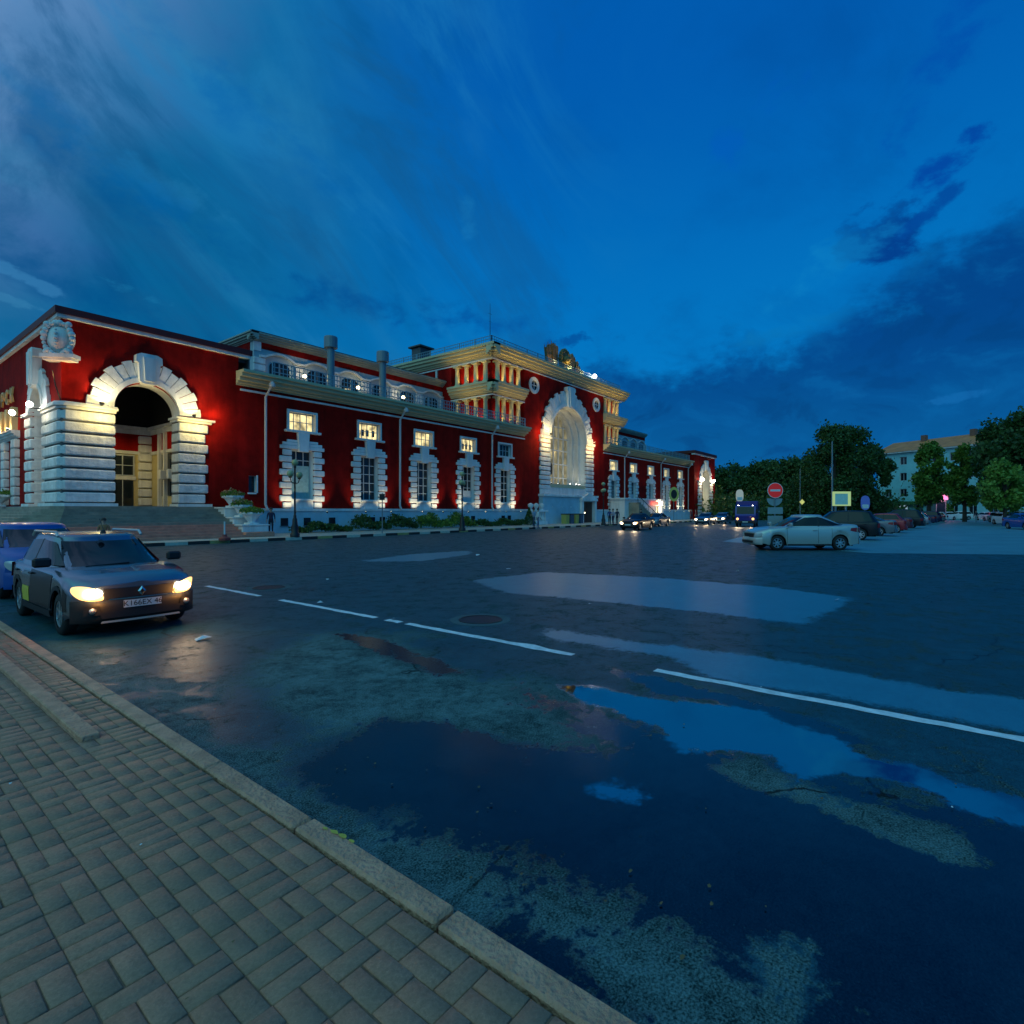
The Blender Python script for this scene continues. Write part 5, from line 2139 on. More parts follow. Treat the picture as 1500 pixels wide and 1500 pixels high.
    def cabin(s, parent):
        mb = MB().use(s.roofpaint if hasattr(s, 'roofpaint') else s.paint, True)
        n = 56
        vs, fs, rows = [], [], 0
        lv = [(t, 1, 0) for t in np.linspace(-.06, 1, 7)] + [(1, .985, .03), (1, .94, .055), (1, .80, .070), (1, .5, .078), (1, .02, .082)]
        for t, sc_, dz in lv:
            xr, xw, wy, z = s.cring(t)
            xc, a = (xr + xw) / 2, (xw - xr) / 2
            for k in range(n):
                an = 2 * PI * k / n
                c, q = math.cos(an), math.sin(an)
                e = 2 / s.NE
                x = math.copysign(abs(c) ** e, c)
                y = math.copysign(abs(q) ** e, q)
                X = xc + a * x * sc_ - (x * .09 * y * y * sc_ if abs(x) > .5 else 0)
                vs.append((X, wy * y * sc_, z + dz + s.cz(xc + a * x * sc_, max(0, t))))
            rows += 1
        for r_ in range(rows - 1):
            for k in range(n):
                fs.append((r_ * n + k, r_ * n + (k + 1) % n, (r_ + 1) * n + (k + 1) % n, (r_ + 1) * n + k))
        fs.append(tuple(range((rows - 1) * n, rows * n)))
        mb.add(vs, fs)
        mb.build("roof", parent)

        def patch(c4, fn, name, m=M_CARGLASS, nu=10, nv=6):
            (p0, p1, p2, p3) = c4
            vs, fs = [], []
            for j in range(nv + 1):
                for i in range(nu + 1):
                    u, v = i / nu, j / nv
                    a = (p0[0] * (1 - u) + p1[0] * u) * (1 - v) + (p3[0] * (1 - u) + p2[0] * u) * v
                    b = (p0[1] * (1 - u) + p1[1] * u) * (1 - v) + (p3[1] * (1 - u) + p2[1] * u) * v
                    vs.append(fn(a, b))
            for j in range(nv):
                for i in range(nu):
                    fs.append((j * (nu + 1) + i, j * (nu + 1) + i + 1, (j + 1) * (nu + 1) + i + 1, (j + 1) * (nu + 1) + i))
            return MB().use(m, True).add(vs, fs).build(name, parent)
        wa, wb_ = s.w * .80, s.w * .635
        patch([(-wa, .04), (wa, .04), (wb_, .93), (-wb_, .93)], lambda y, t: s.cpt_front(y, t, 1, .006), "windscreen")
        patch([(-wa * .96, .16), (wa * .96, .16), (wb_, .92), (-wb_, .92)], lambda y, t: s.cpt_front(y, t, -1, .006), "rear_window")
        c = s.cab
        xb = (c['xw0'] + c['xr0']) / 2 - .02
        lean = c['xw1'] - c['xw0']
        leanr = c['xr1'] - c['xr0']
        for sg in (-1, 1):
            patch([(xb + .03, .10), (c['xw0'] - .24, .10), (c['xw1'] - .10, .90), (xb + .0, .93)], lambda x, t: s.cpt_side(x, t, sg, .005), "side_window")
            xe = c['xr0'] + .30
            patch([(xe + .10, .12), (xb - .05, .10), (xb - .07, .93), (c['xr1'] + .22, .88)], lambda x, t: s.cpt_side(x, t, sg, .005), "side_window")
            patch([(xb - .05, .06), (xb + .03, .06), (xb + .0, .95), (xb - .07, .95)], lambda x, t: s.cpt_side(x, t, sg, .003), "door_pillar", M_BLACK, 2)

    def fpoly(s, poly, name, m, parent, front=True, off=.012, thick=.0, n=8, mirror=False, rnd=0):
        """four-sided shape drawn on the flat end in (y, z), then swept with the bow of the nose"""
        objs = []
        for sg in ((1, -1) if mirror else (1,)):
            p0, p1, p2, p3 = poly
            vs, fs = [], []
            x = (s.L / 2 + off) * (1 if front else -1)
            for j in range(n + 1):
                for i in range(n + 1):
                    u, v = i / n, j / n
                    if rnd:
                        a_, b_ = 2 * u - 1, 2 * v - 1
                        u = u * (1 - rnd) + rnd * (.5 + .5 * a_ * math.sqrt(1 - b_ * b_ / 2))
                        v = v * (1 - rnd) + rnd * (.5 + .5 * b_ * math.sqrt(1 - a_ * a_ / 2))
                    y = (p0[0] * (1 - u) + p1[0] * u) * (1 - v) + (p3[0] * (1 - u) + p2[0] * u) * v
                    z = (p0[1] * (1 - u) + p1[1] * u) * (1 - v) + (p3[1] * (1 - u) + p2[1] * u) * v
                    bulge = thick * (1 - (2 * u - 1) ** 4) * (1 - (2 * v - 1) ** 4)
                    q = s.D(x, y * sg, z)
                    vs.append((q[0] + (bulge if front else -bulge), q[1], q[2]))
            for j in range(n):
                for i in range(n):
                    q = (j * (n + 1) + i, j * (n + 1) + i + 1, (j + 1) * (n + 1) + i + 1, (j + 1) * (n + 1) + i)
                    fs.append(q if (sg > 0) == front else q[::-1])
            objs.append(MB().use(m, True).add(vs, fs).build(name, parent))
        return objs

    def spoly(s, pts, name, m, parent, off=.006, sg=1):
        """side panel in (x, z) fitted to the flank"""
        p0, p1, p2, p3 = pts
        n = 8
        vs, fs = [], []
        for j in range(n + 1):
            for i in range(n + 1):
                u, v = i / n, j / n
                x = (p0[0] * (1 - u) + p1[0] * u) * (1 - v) + (p3[0] * (1 - u) + p2[0] * u) * v
                z = (p0[1] * (1 - u) + p1[1] * u) * (1 - v) + (p3[1] * (1 - u) + p2[1] * u) * v
                sec = s.section(x)
                ys, zz = [a for a, _ in sec[:6]], [b for _, b in sec[:6]]
                y = float(np.interp(z, zz, ys)) + off
                vs.append(s.D(x, sg * y, z))
        for j in range(n):
            for i in range(n):
                q = (j * (n + 1) + i, j * (n + 1) + i + 1, (j + 1) * (n + 1) + i + 1, (j + 1) * (n + 1) + i)
                fs.append(q if sg < 0 else q[::-1])
        return MB().use(m, True).add(vs, fs).build(name, parent)

    def wheels(s, parent):
        r = s.rw
        for x in (s.xf, s.xb):
            for sg in (-1, 1):
                w = empty("wheel", loc=(x, sg * (s.w - .12), r), parent=parent)
                T = lambda a, b, c: (a, c * sg, b)
                mb = MB().use(M_TYRE, True)
                mb.T = T
                mb.lathe([(r * .62, -.09), (r * .93, -.09), (r, -.05), (r, .05), (r * .95, .085), (r * .64, .095)], (0, 0, 0), 28)
                mb.build("tyre", w)
                mb = MB().use(M_RIM)
                mb.T = T
                mb.lathe([(r * .64, .02), (r * .64, .085), (r * .58, .085), (r * .56, .03)], (0, 0, 0), 28)
                for k in range(7):
                    a = 2 * PI * k / 7
                    c, q = math.cos(a), math.sin(a)
                    px, py = -q, c
                    vs = []
                    for rad, hw, dz in ((r * .10, .030, .075), (r * .60, .020, .078)):
                        for sg2 in (-1, 1):
                            for z in (dz, dz - .03):
                                vs.append((c * rad + px * hw * sg2, q * rad + py * hw * sg2, z))
                    mb.add(vs, [(0, 2, 6, 4), (1, 5, 7, 3), (0, 4, 5, 1), (2, 3, 7, 6), (4, 6, 7, 5)])
                mb.lathe([(.05, .06), (.05, .085), (.01, .09)], (0, 0, 0), 10)
                mb.use(M_DARKIN)
                mb.lathe([(r * .63, .015), (.01, .015)], (0, 0, 0), 20)
                mb.build("rim", w)

    def mirrors(s, parent, m):
        for sg in (-1, 1):
            x, z = s.cab['xw0'] - .32, s.cab['z0'] + .06
            mb = MB().use(m)
            mb.bbox(x - .05, x + .06, min(sg * s.w * .95, sg * (s.w + .19)), max(sg * s.w * .95, sg * (s.w + .19)), z - .02, z + .13, .03)
            mb.build("wing_mirror", parent)

    def handles(s, parent, m):
        c = s.cab
        xm = (c['xw0'] + c['xr0']) / 2
        for sg in (-1, 1):
            for x in (xm + .14, xm - .85):
                y = s.w * .995
                mb = MB().use(m)
                z = s.cab['z0'] - .14
                mb.bbox(x - .09, x + .09, min(sg * y, sg * (y + .03)), max(sg * y, sg * (y + .03)), z, z + .035, .01)
                mb.build("door_handle", parent)


def make_car(name, label, cat, pos, heading, scale=.945, group=None, lamps=True, **k):
    c = Car(**k)
    h = c.L / 2
    t = empty(name, label, cat, (pos[0], pos[1], 0), heading, group, scale=scale)
    c.body(t)
    c.cabin(t)
    c.wheels(t)
    c.mirrors(t, getattr(c, 'mirrorm', c.paint))
    c.handles(t, getattr(c, 'handlem', c.paint))
    zf = interp(c.top, h - .05)
    hm = M_HEAD_ON if c.lit else M_HEAD_OFF
    w = c.w
    up = zf - .03
    c.fpoly([(w * .50, up - .22), (w * .90, up - .19), (w * 1.0, up + .05), (w * .64, up + .0)], "headlight", hm, t, mirror=True, thick=.03, n=12, rnd=.8)
    if c.lit:
        for hl, sg in zip([o for o in t.children if o.name.startswith("headlight")], (1, -1)):
            mb = MB().use(M_CORE, True)
            q = c.D(h + .045, w * .70, up - .09)
            mb.lathe([(.002, .03), (.05, .024), (.085, .0)], (0, 0, 0), 16)
            for k_, v_ in enumerate(mb.v):
                mb.v[k_] = (q[0] + v_[2], sg * (w * .70 + v_[0] * 1.35), up - .09 + v_[1] * .80)
            mb.build("bulb", hl)
    c.fpoly([(-w * .52, up - .21), (w * .52, up - .21), (w * .56, up - .035), (-w * .56, up - .035)], "grille", M_BLACK, t, off=.008)
    bm_ = c.bumper or c.paint
    c.fpoly([(-w * .97, .24), (w * .97, .24), (w * .97, up - .20), (-w * .97, up - .20)], "bumper", bm_, t, off=.035, thick=.05, n=12)
    c.fpoly([(-w * .60, .30), (w * .60, .30), (w * .64, .40), (-w * .64, .40)], "air_intake", M_BLACK, t, off=.092)
    zr = interp(c.top, -h)
    if c.kind == 'sedan':
        c.fpoly([(w * .55, zr - .16), (w * .985, zr - .16), (w * .985, zr + .05), (w * .60, zr + .03)], "tail_light", M_TAIL, t, front=False, mirror=True, thick=.02)
        for sg in (-1, 1):
            c.spoly([(-h + .06, zr - .15), (-h + .46, zr - .10), (-h + .40, zr + .01), (-h + .06, zr + .03)], 'tail_light', M_TAIL, t, sg=sg, off=.006)
            c.spoly([(h - .50, up - .06), (h - .16, up - .13), (h - .16, up - .01), (h - .40, up + .02)], 'headlight', hm, t, sg=sg, off=.006) if not c.lit else None
    else:
        c.fpoly([(w * .76, zr - .22), (w * .985, zr - .22), (w * .975, zr + .04), (w * .80, zr + .04)], "tail_light", M_TAIL, t, front=False, mirror=True, thick=.02)
    c.fpoly([(-w * .97, .26), (w * .97, .26), (w * .97, .52), (-w * .97, .52)], "bumper", bm_, t, front=False, off=.03, thick=.04, n=12)
    for fr, z in ((1, .44), (-1, zr - .18)):
        pl = c.fpoly([(-.26, z), (.26, z), (.26, z + .112), (-.26, z + .112)], "number_plate", M_PLATE, t, front=fr > 0, off=.10 if fr > 0 else .015)[0]
        if fr > 0 and c.plate:
            M4 = Matrix.Translation((h + .10, 0, z + .056)) @ Matrix(((0, 0, 1, 0), (1, 0, 0, 0), (0, 1, 0, 0), (0, 0, 0, 1)))
            tx = text_mesh("lettering", c.plate, .115, M_PLATETXT, pl, M4, .001)
            for v in tx.data.vertices:
                q = c.D(h + .105, v.co.y, v.co.z)
                v.co = (q[0] + .004, q[1], q[2])
    if c.lit:
        for sg in (-1, 1):
            y = sg * w * .74
            q = c.D(h + .05, y, up - .09)
            light('SPOT', (q[0] + .03, y, up - .09), c.lit, (1, .74, .44), t, (q[0] + 6, y, -.35), .07, 75, .7, "headlight_beam")
    return t, c


P_SILVER = paint("silver_white_paint", (.19, .22, .26), .24, .8)
P_BLUE = mat("blue_car_paint", (.001, .075, .32), .35, 0, ior=1.4, coat=.2)
P_CHAMP = paint("pale_silver_paint", (.50, .52, .48), .28, .45)
P_BLACK = mat("black_car_paint", (.005, .006, .009), .3, 0, ior=1.4, coat=.15)
P_NAVY = mat("navy_car_paint", (.004, .008, .05), .3, 0, ior=1.4, coat=.15)
P_RED = paint("red_car_paint", (.34, .012, .018))
P_GREY = paint("grey_car_paint", (.12, .14, .17))
P_WHITE = paint("white_car_paint", (.72, .74, .76), .3, 0)
P_MAROON = paint("dark_cherry_paint", (.10, .010, .02))
M_YELLOWP = mat("yellow_taxi_film", (.62, .50, .04), .4)
M_CLAD = mat("dark_grey_cladding", (.008, .008, .009), .6)

# the lit hatchback in the near lane
t, c = make_car("hatchback_car", "silver and black hatchback taxi with its headlights on, in the near lane", "car", (2.78, 10.25), -PI / 2, .855, kind='hatch', L=4.08, W=1.76, H=1.52, wb=2.59, rw=.325, zs=.23, lit=22, paint=P_SILVER, bumper=M_CLAD, plate="K166EX 46", mirrorm=M_BLACK, handlem=M_BLACK, fr=.78)
h = c.L / 2
for sg in (-1, 1):
    xm = (c.cab['xw0'] + c.cab['xr0']) / 2
    c.spoly([(xm + .03, .36), (c.xf - .42, .36), (c.xf - .30, .90), (xm + .03, .93)], "door", P_BLACK, t, sg=sg)
    c.spoly([(xm - .55, .36), (xm - .02, .36), (xm - .02, .62), (xm - .45, .62)], "door_stripe", M_YELLOWP, t, sg=sg)
    c.spoly([(c.xb + .40, .235), (c.xf - .40, .235), (c.xf - .40, .34), (c.xb + .40, .34)], "sill_cladding", M_CLAD, t, sg=sg, off=.018)
    mb = MB().use(P_CHAMP)
    y = sg * c.w * .70
    mb.tube([(c.cab['xw1'] - .02, y, 1.485), (c.cab['xw1'] - .14, y, 1.56), (c.cab['xr1'] + .2, y, 1.555), (c.cab['xr1'] + .06, y, 1.47)], .022, 8)
    mb.build("roof_rail", t)
    # black wheel-arch lips
    for xw in (c.xf, c.xb):
        mb = MB().use(M_CLAD)
        Ra = c.rw + .05
        prev = None
        for a in np.linspace(.05, PI - .05, 17):
            pts = []
            for rr in (Ra, Ra + .065):
                x, z = xw + rr * math.cos(a), c.rw + rr * math.sin(a)
                sec = c.section(min(h - .02, max(-h + .02, x)))
                yy = c.w * .992 + .014
                pts.append(c.D(x, sg * yy, z))
            if prev:
                mb.add([prev[0], pts[0], pts[1], prev[1]], [(0, 1, 2, 3)])
            prev = pts
        mb.build("wheel_arch_lip", t)
for sg in (-1, 1):
    c.spoly([(c.xf + .43, .40), (h - .10, .40), (h - .10, .66), (c.xf + .40, .74)], "fender_panel", P_BLACK, t, sg=sg, off=.004)
zg = .77
g = MB().use(M_CHROME)
r_ = .062
x = h + .045
for k in range(4):                         # open diamond emblem
    pts_o = [(0, 1.25 * r_), (.92 * r_, 0), (0, -1.25 * r_), (-.92 * r_, 0)]
    a, b = pts_o[k], pts_o[(k + 1) % 4]
    i = .52
    g.add([(x, a[0], zg - .10 + a[1]), (x, b[0], zg - .10 + b[1]), (x + .012, b[0] * i, zg - .10 + b[1] * i), (x + .012, a[0] * i, zg - .10 + a[1] * i)], [(0, 1, 2, 3)])
g.build("emblem", t)
c.fpoly([(-c.w * .62, .235), (c.w * .62, .235), (c.w * .60, .265), (-c.w * .60, .265)], "skid_trim", P_CHAMP, t, off=.10)
for sg in (-1, 1):
    c.fpoly([(c.w * .60, .36), (c.w * .84, .36), (c.w * .84, .50), (c.w * .64, .50)], "fog_lamp_recess", M_BLACK, t, off=.092, mirror=False) if sg > 0 else c.fpoly([(-c.w * .84, .36), (-c.w * .60, .36), (-c.w * .64, .50), (-c.w * .84, .50)], "fog_lamp_recess", M_BLACK, t, off=.092)
    mb = MB().use(M_RIM, True)
    q = c.D(h + .10, sg * c.w * .73, .43)
    mb.tube([(q[0], sg * c.w * .73, .43), (q[0] + .012, sg * c.w * .73, .43)], .045, 12)
    mb.build("fog_lamp", t)
c.fpoly([(-c.w * .50, .575), (c.w * .50, .575), (c.w * .50, .588), (-c.w * .50, .588)], "bumper_trim", M_CHROME, t, off=.080)
for yy, ln in ((-.45, .62), (.12, .55)):
    mb = MB().use(M_BLACK)
    a = c.cpt_front(yy, .03, 1, .018)
    b = c.cpt_front(yy + ln, .10, 1, .018)
    mb.tube([a, b], .010, 6)
    mb.build("wiper", t)
mb = MB().use(M_BLACK)
mb.lathe([(.05, 0), (.03, .06), (.01, .07)], (.25, 0, 1.52), 8)
mb.tube([(.25, 0, 1.6), (.05, 0, 1.78)], .006, 5)
mb.build("aerial", t)
# light of the headlamps on the nose and on the kerb
light('POINT', (h + .16, -.62, .60), 4, (1, .42, .08), t, size=.05, name="headlight_spill")
light('POINT', (h + .16, .62, .60), 4, (1, .42, .08), t, size=.05, name="headlight_spill")

t, c = make_car("hatchback_car", "blue hatchback waiting behind the lit taxi, cut by the picture edge", "car", (2.95, 15.0), -PI / 2, .92, kind='hatch', L=4.05, W=1.70, H=1.50, wb=2.55, rw=.31, paint=P_BLUE)

# pale sedan crossing on the right
fx, fy = P(1130, 23.0)
rx, ry = P(1228, 23.0)
cx, cy = (fx + rx) / 2, (fy + ry) / 2
t, c = make_car("sedan_car", "pale silver sedan seen side-on at the mouth of the car park", "car", (cx + .3, cy + .25), math.atan2(.7908, -.6121), 1.0, kind='sedan', L=4.37, W=1.70, H=1.47, wb=2.60, rw=.31, zs=.20, paint=P_CHAMP, fr=.84)
for sg in (-1, 1):
    xm = (c.cab['xw0'] + c.cab['xr0']) / 2
    for x in (c.xf - .40, xm - .0, c.xb + .35):
        c.spoly([(x, .30), (x + .012, .30), (x + .012, .93), (x, .93)], "door_gap", M_BLACK, t, sg=sg, off=.003)
    c.spoly([(c.xb + .40, .20), (c.xf - .40, .20), (c.xf - .40, .27), (c.xb + .40, .27)], "sill_trim", M_CLAD, t, sg=sg, off=.008)

PARK = "cars parked along the car park"
D90 = PI / 2
parked = [
    ("suv_car", "black estate car parked directly behind the pale silver sedan", 'suv', P_BLACK, 1222, 31.5, D90 + .25, {}),
    ("sedan_car", "grey-blue sedan parked between the black estate and the red car", 'sedan', P_GREY, 1257, 36.5, D90 + .12, {}),
    ("hatchback_car", "bright red hatchback with its tail towards the lane of the car park", 'hatch', P_RED, 1283, 41.5, D90 + .08, {}),
    ("sedan_car", "dark cherry sedan just beyond the bright red hatchback", 'sedan', P_MAROON, 1293, 47.5, D90, {}),
    ("suv_car", "big black off-roader beyond the red cars", 'suv', P_BLACK, 1313, 52, D90 - .1, dict(H=1.8, rw=.36, zs=.28)),
    ("hatchback_car", "silver hatchback next to the big black off-roader", 'hatch', P_SILVER, 1331, 60, D90, {}),
    ("sedan_car", "navy sedan in the row, second beyond the big black off-roader", 'sedan', P_NAVY, 1340, 66, D90, {}),
    ("suv_car", "navy off-roader near the far end of the parked row", 'suv', P_NAVY, 1350, 73, D90, dict(H=1.65)),
    ("hatchback_car", "white hatchback at the far end of the parked row", 'hatch', P_WHITE, 1366, 84, D90, {}),
    ("hatchback_car", "dark grey hatchback half hidden between the red car and the off-roader", 'hatch', P_NAVY, 1300, 56.5, D90, {}),
    ("sedan_car", "black sedan squeezed between the silver hatchback and the navy sedan", 'sedan', P_BLACK, 1326, 69, D90, {}),
    ("sedan_car", "grey sedan between the navy off-roader and the white hatchback", 'sedan', P_GREY, 1358, 79, D90, {}),
    ("hatchback_car", "white hatchback touching the nose of the white estate car", 'hatch', P_WHITE, 1383, 96, 2.4, {}),
    ("sedan_car", "white sedan farthest back on the right, under the trees", 'sedan', P_WHITE, 1446, 92, -2.6, {}),
    ("hatchback_car", "pale silver hatchback between the two white hatchbacks at the right", 'hatch', P_CHAMP, 1468, 76, -2.65, {}),
    ("suv_car", "white estate car standing across the far end of the car park", 'suv', P_WHITE, 1404, 98, 2.2, dict(H=1.6)),
    ("hatchback_car", "white hatchback right of the walking person at the far end", 'hatch', P_WHITE, 1458, 86, -2.6, {}),
    ("hatchback_car", "white hatchback parked on the right, behind the blue sedan", 'hatch', P_WHITE, 1477, 64, -2.7, {}),
    ("suv_car", "white off-roader cut by the right picture edge behind the blue sedan", 'suv', P_WHITE, 1500, 58, -2.7, {}),
    ("sedan_car", "deep blue sedan cut by the right picture edge", 'sedan', P_BLUE, 1503, 48, -2.75, {}),
]
for nm, lb, kd, pt, px, d, hd, kw in parked:
    x, y = P(px, d)
    kk = dict(kind=kd, paint=pt)
    kk.update(dict(suv=dict(L=4.5, W=1.82, H=1.70, wb=2.65, rw=.34, zs=.24), hatch=dict(L=4.0, W=1.70, H=1.50, wb=2.5), sedan=dict(L=4.4, W=1.72))[kd])
    kk.update(kw)
    make_car(nm, lb, "car", (x, y), hd, .96, PARK, **kk)

# cars along the station kerb
for nm, lb, kd, pt, px, d, lit in (
        ("sedan_car", "dark sedan with bright headlights in front of the station entrance", 'sedan', P_BLACK, 934, 47, 110),
        ("sedan_car", "grey sedan waiting behind the dark lit sedan at the station", 'sedan', P_GREY, 962, 58, 0),
        ("sedan_car", "silver sedan with headlights on, before the far pavilion", 'sedan', P_SILVER, 1034, 66, 160),
        ("hatchback_car", "silver hatchback with lit headlights beside the blue lorry", 'hatch', P_SILVER, 1058, 70, 160)):
    x, y = P(px, d)
    make_car(nm, lb, "car", (x, y), PI + .05, .96, "cars along the station kerb", kind=kd, paint=pt, lit=lit, L=4.35, W=1.72)


# ---- blue box lorry
def lorry():
    x, y = P(1094, 57)
    t = empty("box_lorry", "dark blue box lorry with lit headlights near the no-entry sign", "lorry", (x, y, 0), PI + .18, scale=.96)
    B = paint("deep_blue_lorry_paint", (.010, .014, .20))
    mb = MB().use(B)
    mb.extx([(0, 0)] * 0 or [(-1.0, .45), (1.0, .45), (1.0, 1.3), (.93, 2.25), (-.93, 2.25), (-1.0, 1.3)], 0, .01)
    prof = [(.2, .45), (2.1, .45), (2.2, .6), (2.2, 1.15), (2.05, 1.3), (1.75, 2.2), (1.6, 2.3), (.2, 2.3)]
    mb.extr(prof[::-1], -1.0, 1.0)
    mb.build("cab", t)
    mb = MB().use(B)
    mb.bbox(-3.4, .1, -1.08, 1.08, .8, 2.75, .04)
    bx = mb.build("cargo_box", t)
    mb = MB().use(M_WHITEP)
    mb.box(-2.6, -.9, -1.095, -1.08, 1.55, 1.68)
    mb.box(-2.6, -.9, 1.08, 1.095, 1.55, 1.68)
    mb.build("side_stripe", bx)
    mb = MB().use(M_CARGLASS)
    mb.add([(2.055, -.85, 1.38), (2.055, .85, 1.38), (1.80, .82, 2.12), (1.80, -.82, 2.12)], [(0, 1, 2, 3)])
    mb.build("windscreen", t)
    for s_ in (-1, 1):
        mb = MB().use(M_CARGLASS)
        mb.box(.7, 1.7, s_ * 1.0 - .008, s_ * 1.0 + .008, 1.4, 2.1)
        mb.build("side_window", t)
        mb = MB().use(M_HEAD_ON)
        mb.tube([(2.19, s_ * .75, .85), (2.24, s_ * .75, .85)], .13, 12)
        mb.build("headlight", t)
        light('SPOT', (2.35, s_ * .75, .85), 170, (1, .78, .5), t, (9, s_ * .75, -.2), .08, 80, .7, "headlight_beam")
        mb = MB().use(M_LAMPC)
        mb.box(1.62, 1.66, s_ * .7 - .06, s_ * .7 + .06, 2.2, 2.28)
        mb.build("marker_lamp", t)
        mb = MB().use(M_BLACK)
        mb.bbox(1.75, 1.85, min(s_ * 1.02, s_ * 1.25), max(s_ * 1.02, s_ * 1.25), 1.45, 1.85, .02)
        mb.build("wing_mirror", t)
    mb = MB().use(M_BLACK)
    mb.bbox(2.1, 2.3, -1.0, 1.0, .38, .66, .03)
    mb.build("bumper", t)
    mb = MB().use(M_PLATE)
    mb.box(2.3, 2.31, -.26, .26, .48, .59)
    mb.build("number_plate", t)
    mb = MB().use(M_IRON)
    mb.box(-3.3, 1.9, -.4, .4, .5, .8)
    mb.build("chassis", t)
    for x_ in (1.35, -2.3):
        for s_ in (-1, 1):
            w = empty("wheel", loc=(x_, s_ * .86, .40), parent=t)
            mb = MB().use(M_TYRE, True)
            mb.T = lambda a, b, c_: (a, c_ * s_, b)
            mb.lathe([(.2, -.1), (.38, -.1), (.4, -.06), (.4, .06), (.38, .1), (.22, .1)], (0, 0, 0), 24)
            mb.build("tyre", w)
            mb = MB().use(M_RIM)
            mb.T = lambda a, b, c_: (a, c_ * s_, b)
            mb.lathe([(.22, .06), (.2, .1), (.1, .05), (.01, .06)], (0, 0, 0), 16)
            mb.build("rim", w)
    return t


lorry()

# ================================================================ street furniture
def globe_lamp(x, y, z, label):
    t = empty("street_lamp", label, "street lamp", (x, y, z), .64, "cast iron globe lamps along the forecourt")
    mb = MB().use(M_IRON, True)
    mb.lathe([(.26, 0), (.26, .18), (.19, .24), (.21, .55), (.15, .72), (.13, 1.0), (.075, 1.12), (.085, 1.2), (.055, 1.26), (.048, 3.0), (.07, 3.05), (.05, 3.12), (.045, 3.9), (.09, 3.98), (.04, 4.05)], (0, 0, 0), 14)
    mb.build("post", t)
    mb = MB().use(M_IRON)
    for s_ in (-1, 1):
        mb.tube([(0, 0, 3.1), (s_ * .25, 0, 3.05), (s_ * .5, 0, 3.12), (s_ * .62, 0, 3.32)], .026, 8)
        mb.lathe([(.02, 0), (.09, .05), (.10, .09)], (s_ * .62, 0, 3.30), 10)
    mb.build("arm", t)
    MG = mat("yellowed_globe_glass", (.42, .40, .20), .25)
    for x_, z_ in ((-.62, 3.56), (.62, 3.56), (0, 4.22)):
        mb = MB().use(MG, True)
        mb.ball((x_, 0, z_), .19, 14)
        mb.build("globe", t)
    return t


x, y = P(432, 31.0)
globe_lamp(x, y, .15, "black cast iron lamp with three globes, before the first window right of the corner pavilion")
x, y = P(677, 40.5)
globe_lamp(x, y, .15, "black cast iron lamp with three globes, left of the portal's white base")
x, y = P(884, 56)
globe_lamp(x, y, .15, "black cast iron lamp with three globes, right of the portal beside the waiting group")
x, y = P(552, 60)

# thin sign posts on the forecourt
for px, d, hgt, lb in ((560, 36, 2.65, "thin grey sign post with a small dark plate, before the second tall window"), (987, 70, 4.2, "thin post with a green oval sign before the right wing")):
    x, y = P(px, d)
    t = empty("sign_post", lb, "sign post", (x, y, .15), TH - PI / 2)
    mb = MB().use(M_METALG)
    mb.tube([(0, 0, 0), (0, 0, hgt)], .035, 8)
    mb.build("post", t)
    if px == 560:
        mb = MB().use(M_IRON)
        mb.bbox(-.18, .18, -.07, -.04, hgt - .45, hgt - .05, .01)
        mb.build("plate", t)
    else:
        mb = MB().use(mat("green_sign_rim", (.14, .26, .07), .4, emit=(.6, 1, .25), es=.05))
        for k in range(16):
            a0, a1 = 2 * PI * k / 16, 2 * PI * (k + 1) / 16
            mb.extr([(r_ * math.cos(a), hgt - .6 + 1.5 * r_ * math.sin(a)) for r_, a in ((.40, a0), (.40, a1), (.62, a1), (.62, a0))], -.12, -.04)
        mb.use(M_IRON)
        mb.extr([(.39 * math.cos(a), hgt - .6 + .585 * math.sin(a)) for a in np.linspace(0, 2 * PI, 17)[:-1]][::-1], -.10, -.05)
        mb.build("oval_sign", t)

# tall hooked lamp post by the flank of the station
t = empty("street_lamp", "tall thin dark lamp post with a hooked arm, rising beside the station's left flank", "street lamp", (5.9, 47.2, 0))
mb = MB().use(M_IRON)
mb.tube([(0, 0, 0), (0, 0, 9), (0, 0, 14.6)], [.09, .07, .05], 8)
mb.tube([(0, 0, 14.4), (.1, -.2, 15.0), (.6, -.4, 15.2), (1.1, -.5, 15.0)], .04, 8)
mb.build("post", t)
mb = MB().use(M_METALG)
mb.bbox(.9, 1.5, -.65, -.40, 14.85, 15.0, .03)
mb.build("lamp_head", t)

# no-entry sign with plates below
d = 24.6
x, y = P(1135.5, d)
t = empty("no_entry_sign", "round red no-entry sign above grey plates on a post behind the pale sedan", "road sign", (x, y, 0), TH - PI / 2)
mb = MB().use(M_METALG)
mb.tube([(0, .03, 0), (0, .03, 2.9)], .03, 8)
mb.build("post", t)
M_SIGNR = mat("red_sign_face_glow", (.62, .022, .022), .35, emit=(1, .04, .03), es=.12)  # faint red emission put into the face in place of reflected light
M_SIGNW = mat("white_retroreflective", (.75, .75, .75), .4)
mb = MB().use(M_SIGNW)
disc = lambda r_, n=28: [(r_ * math.cos(a), 2.56 + r_ * math.sin(a)) for a in np.linspace(0, 2 * PI, n + 1)[:-1]]
mb.extr(disc(.35)[::-1], -.012, .0)
mb.use(M_SIGNR)
mb.extr(disc(.325)[::-1], -.017, -.011)
mb.use(M_SIGNW)
mb.extr([(-.225, 2.515), (.225, 2.515), (.225, 2.605), (-.225, 2.605)][::-1], -.022, -.016)
mb.build("sign_disc", t)
M_SBACK = mat("bare_sign_back", (.30, .36, .36), .45, .3)
mb = MB().use(M_SBACK)
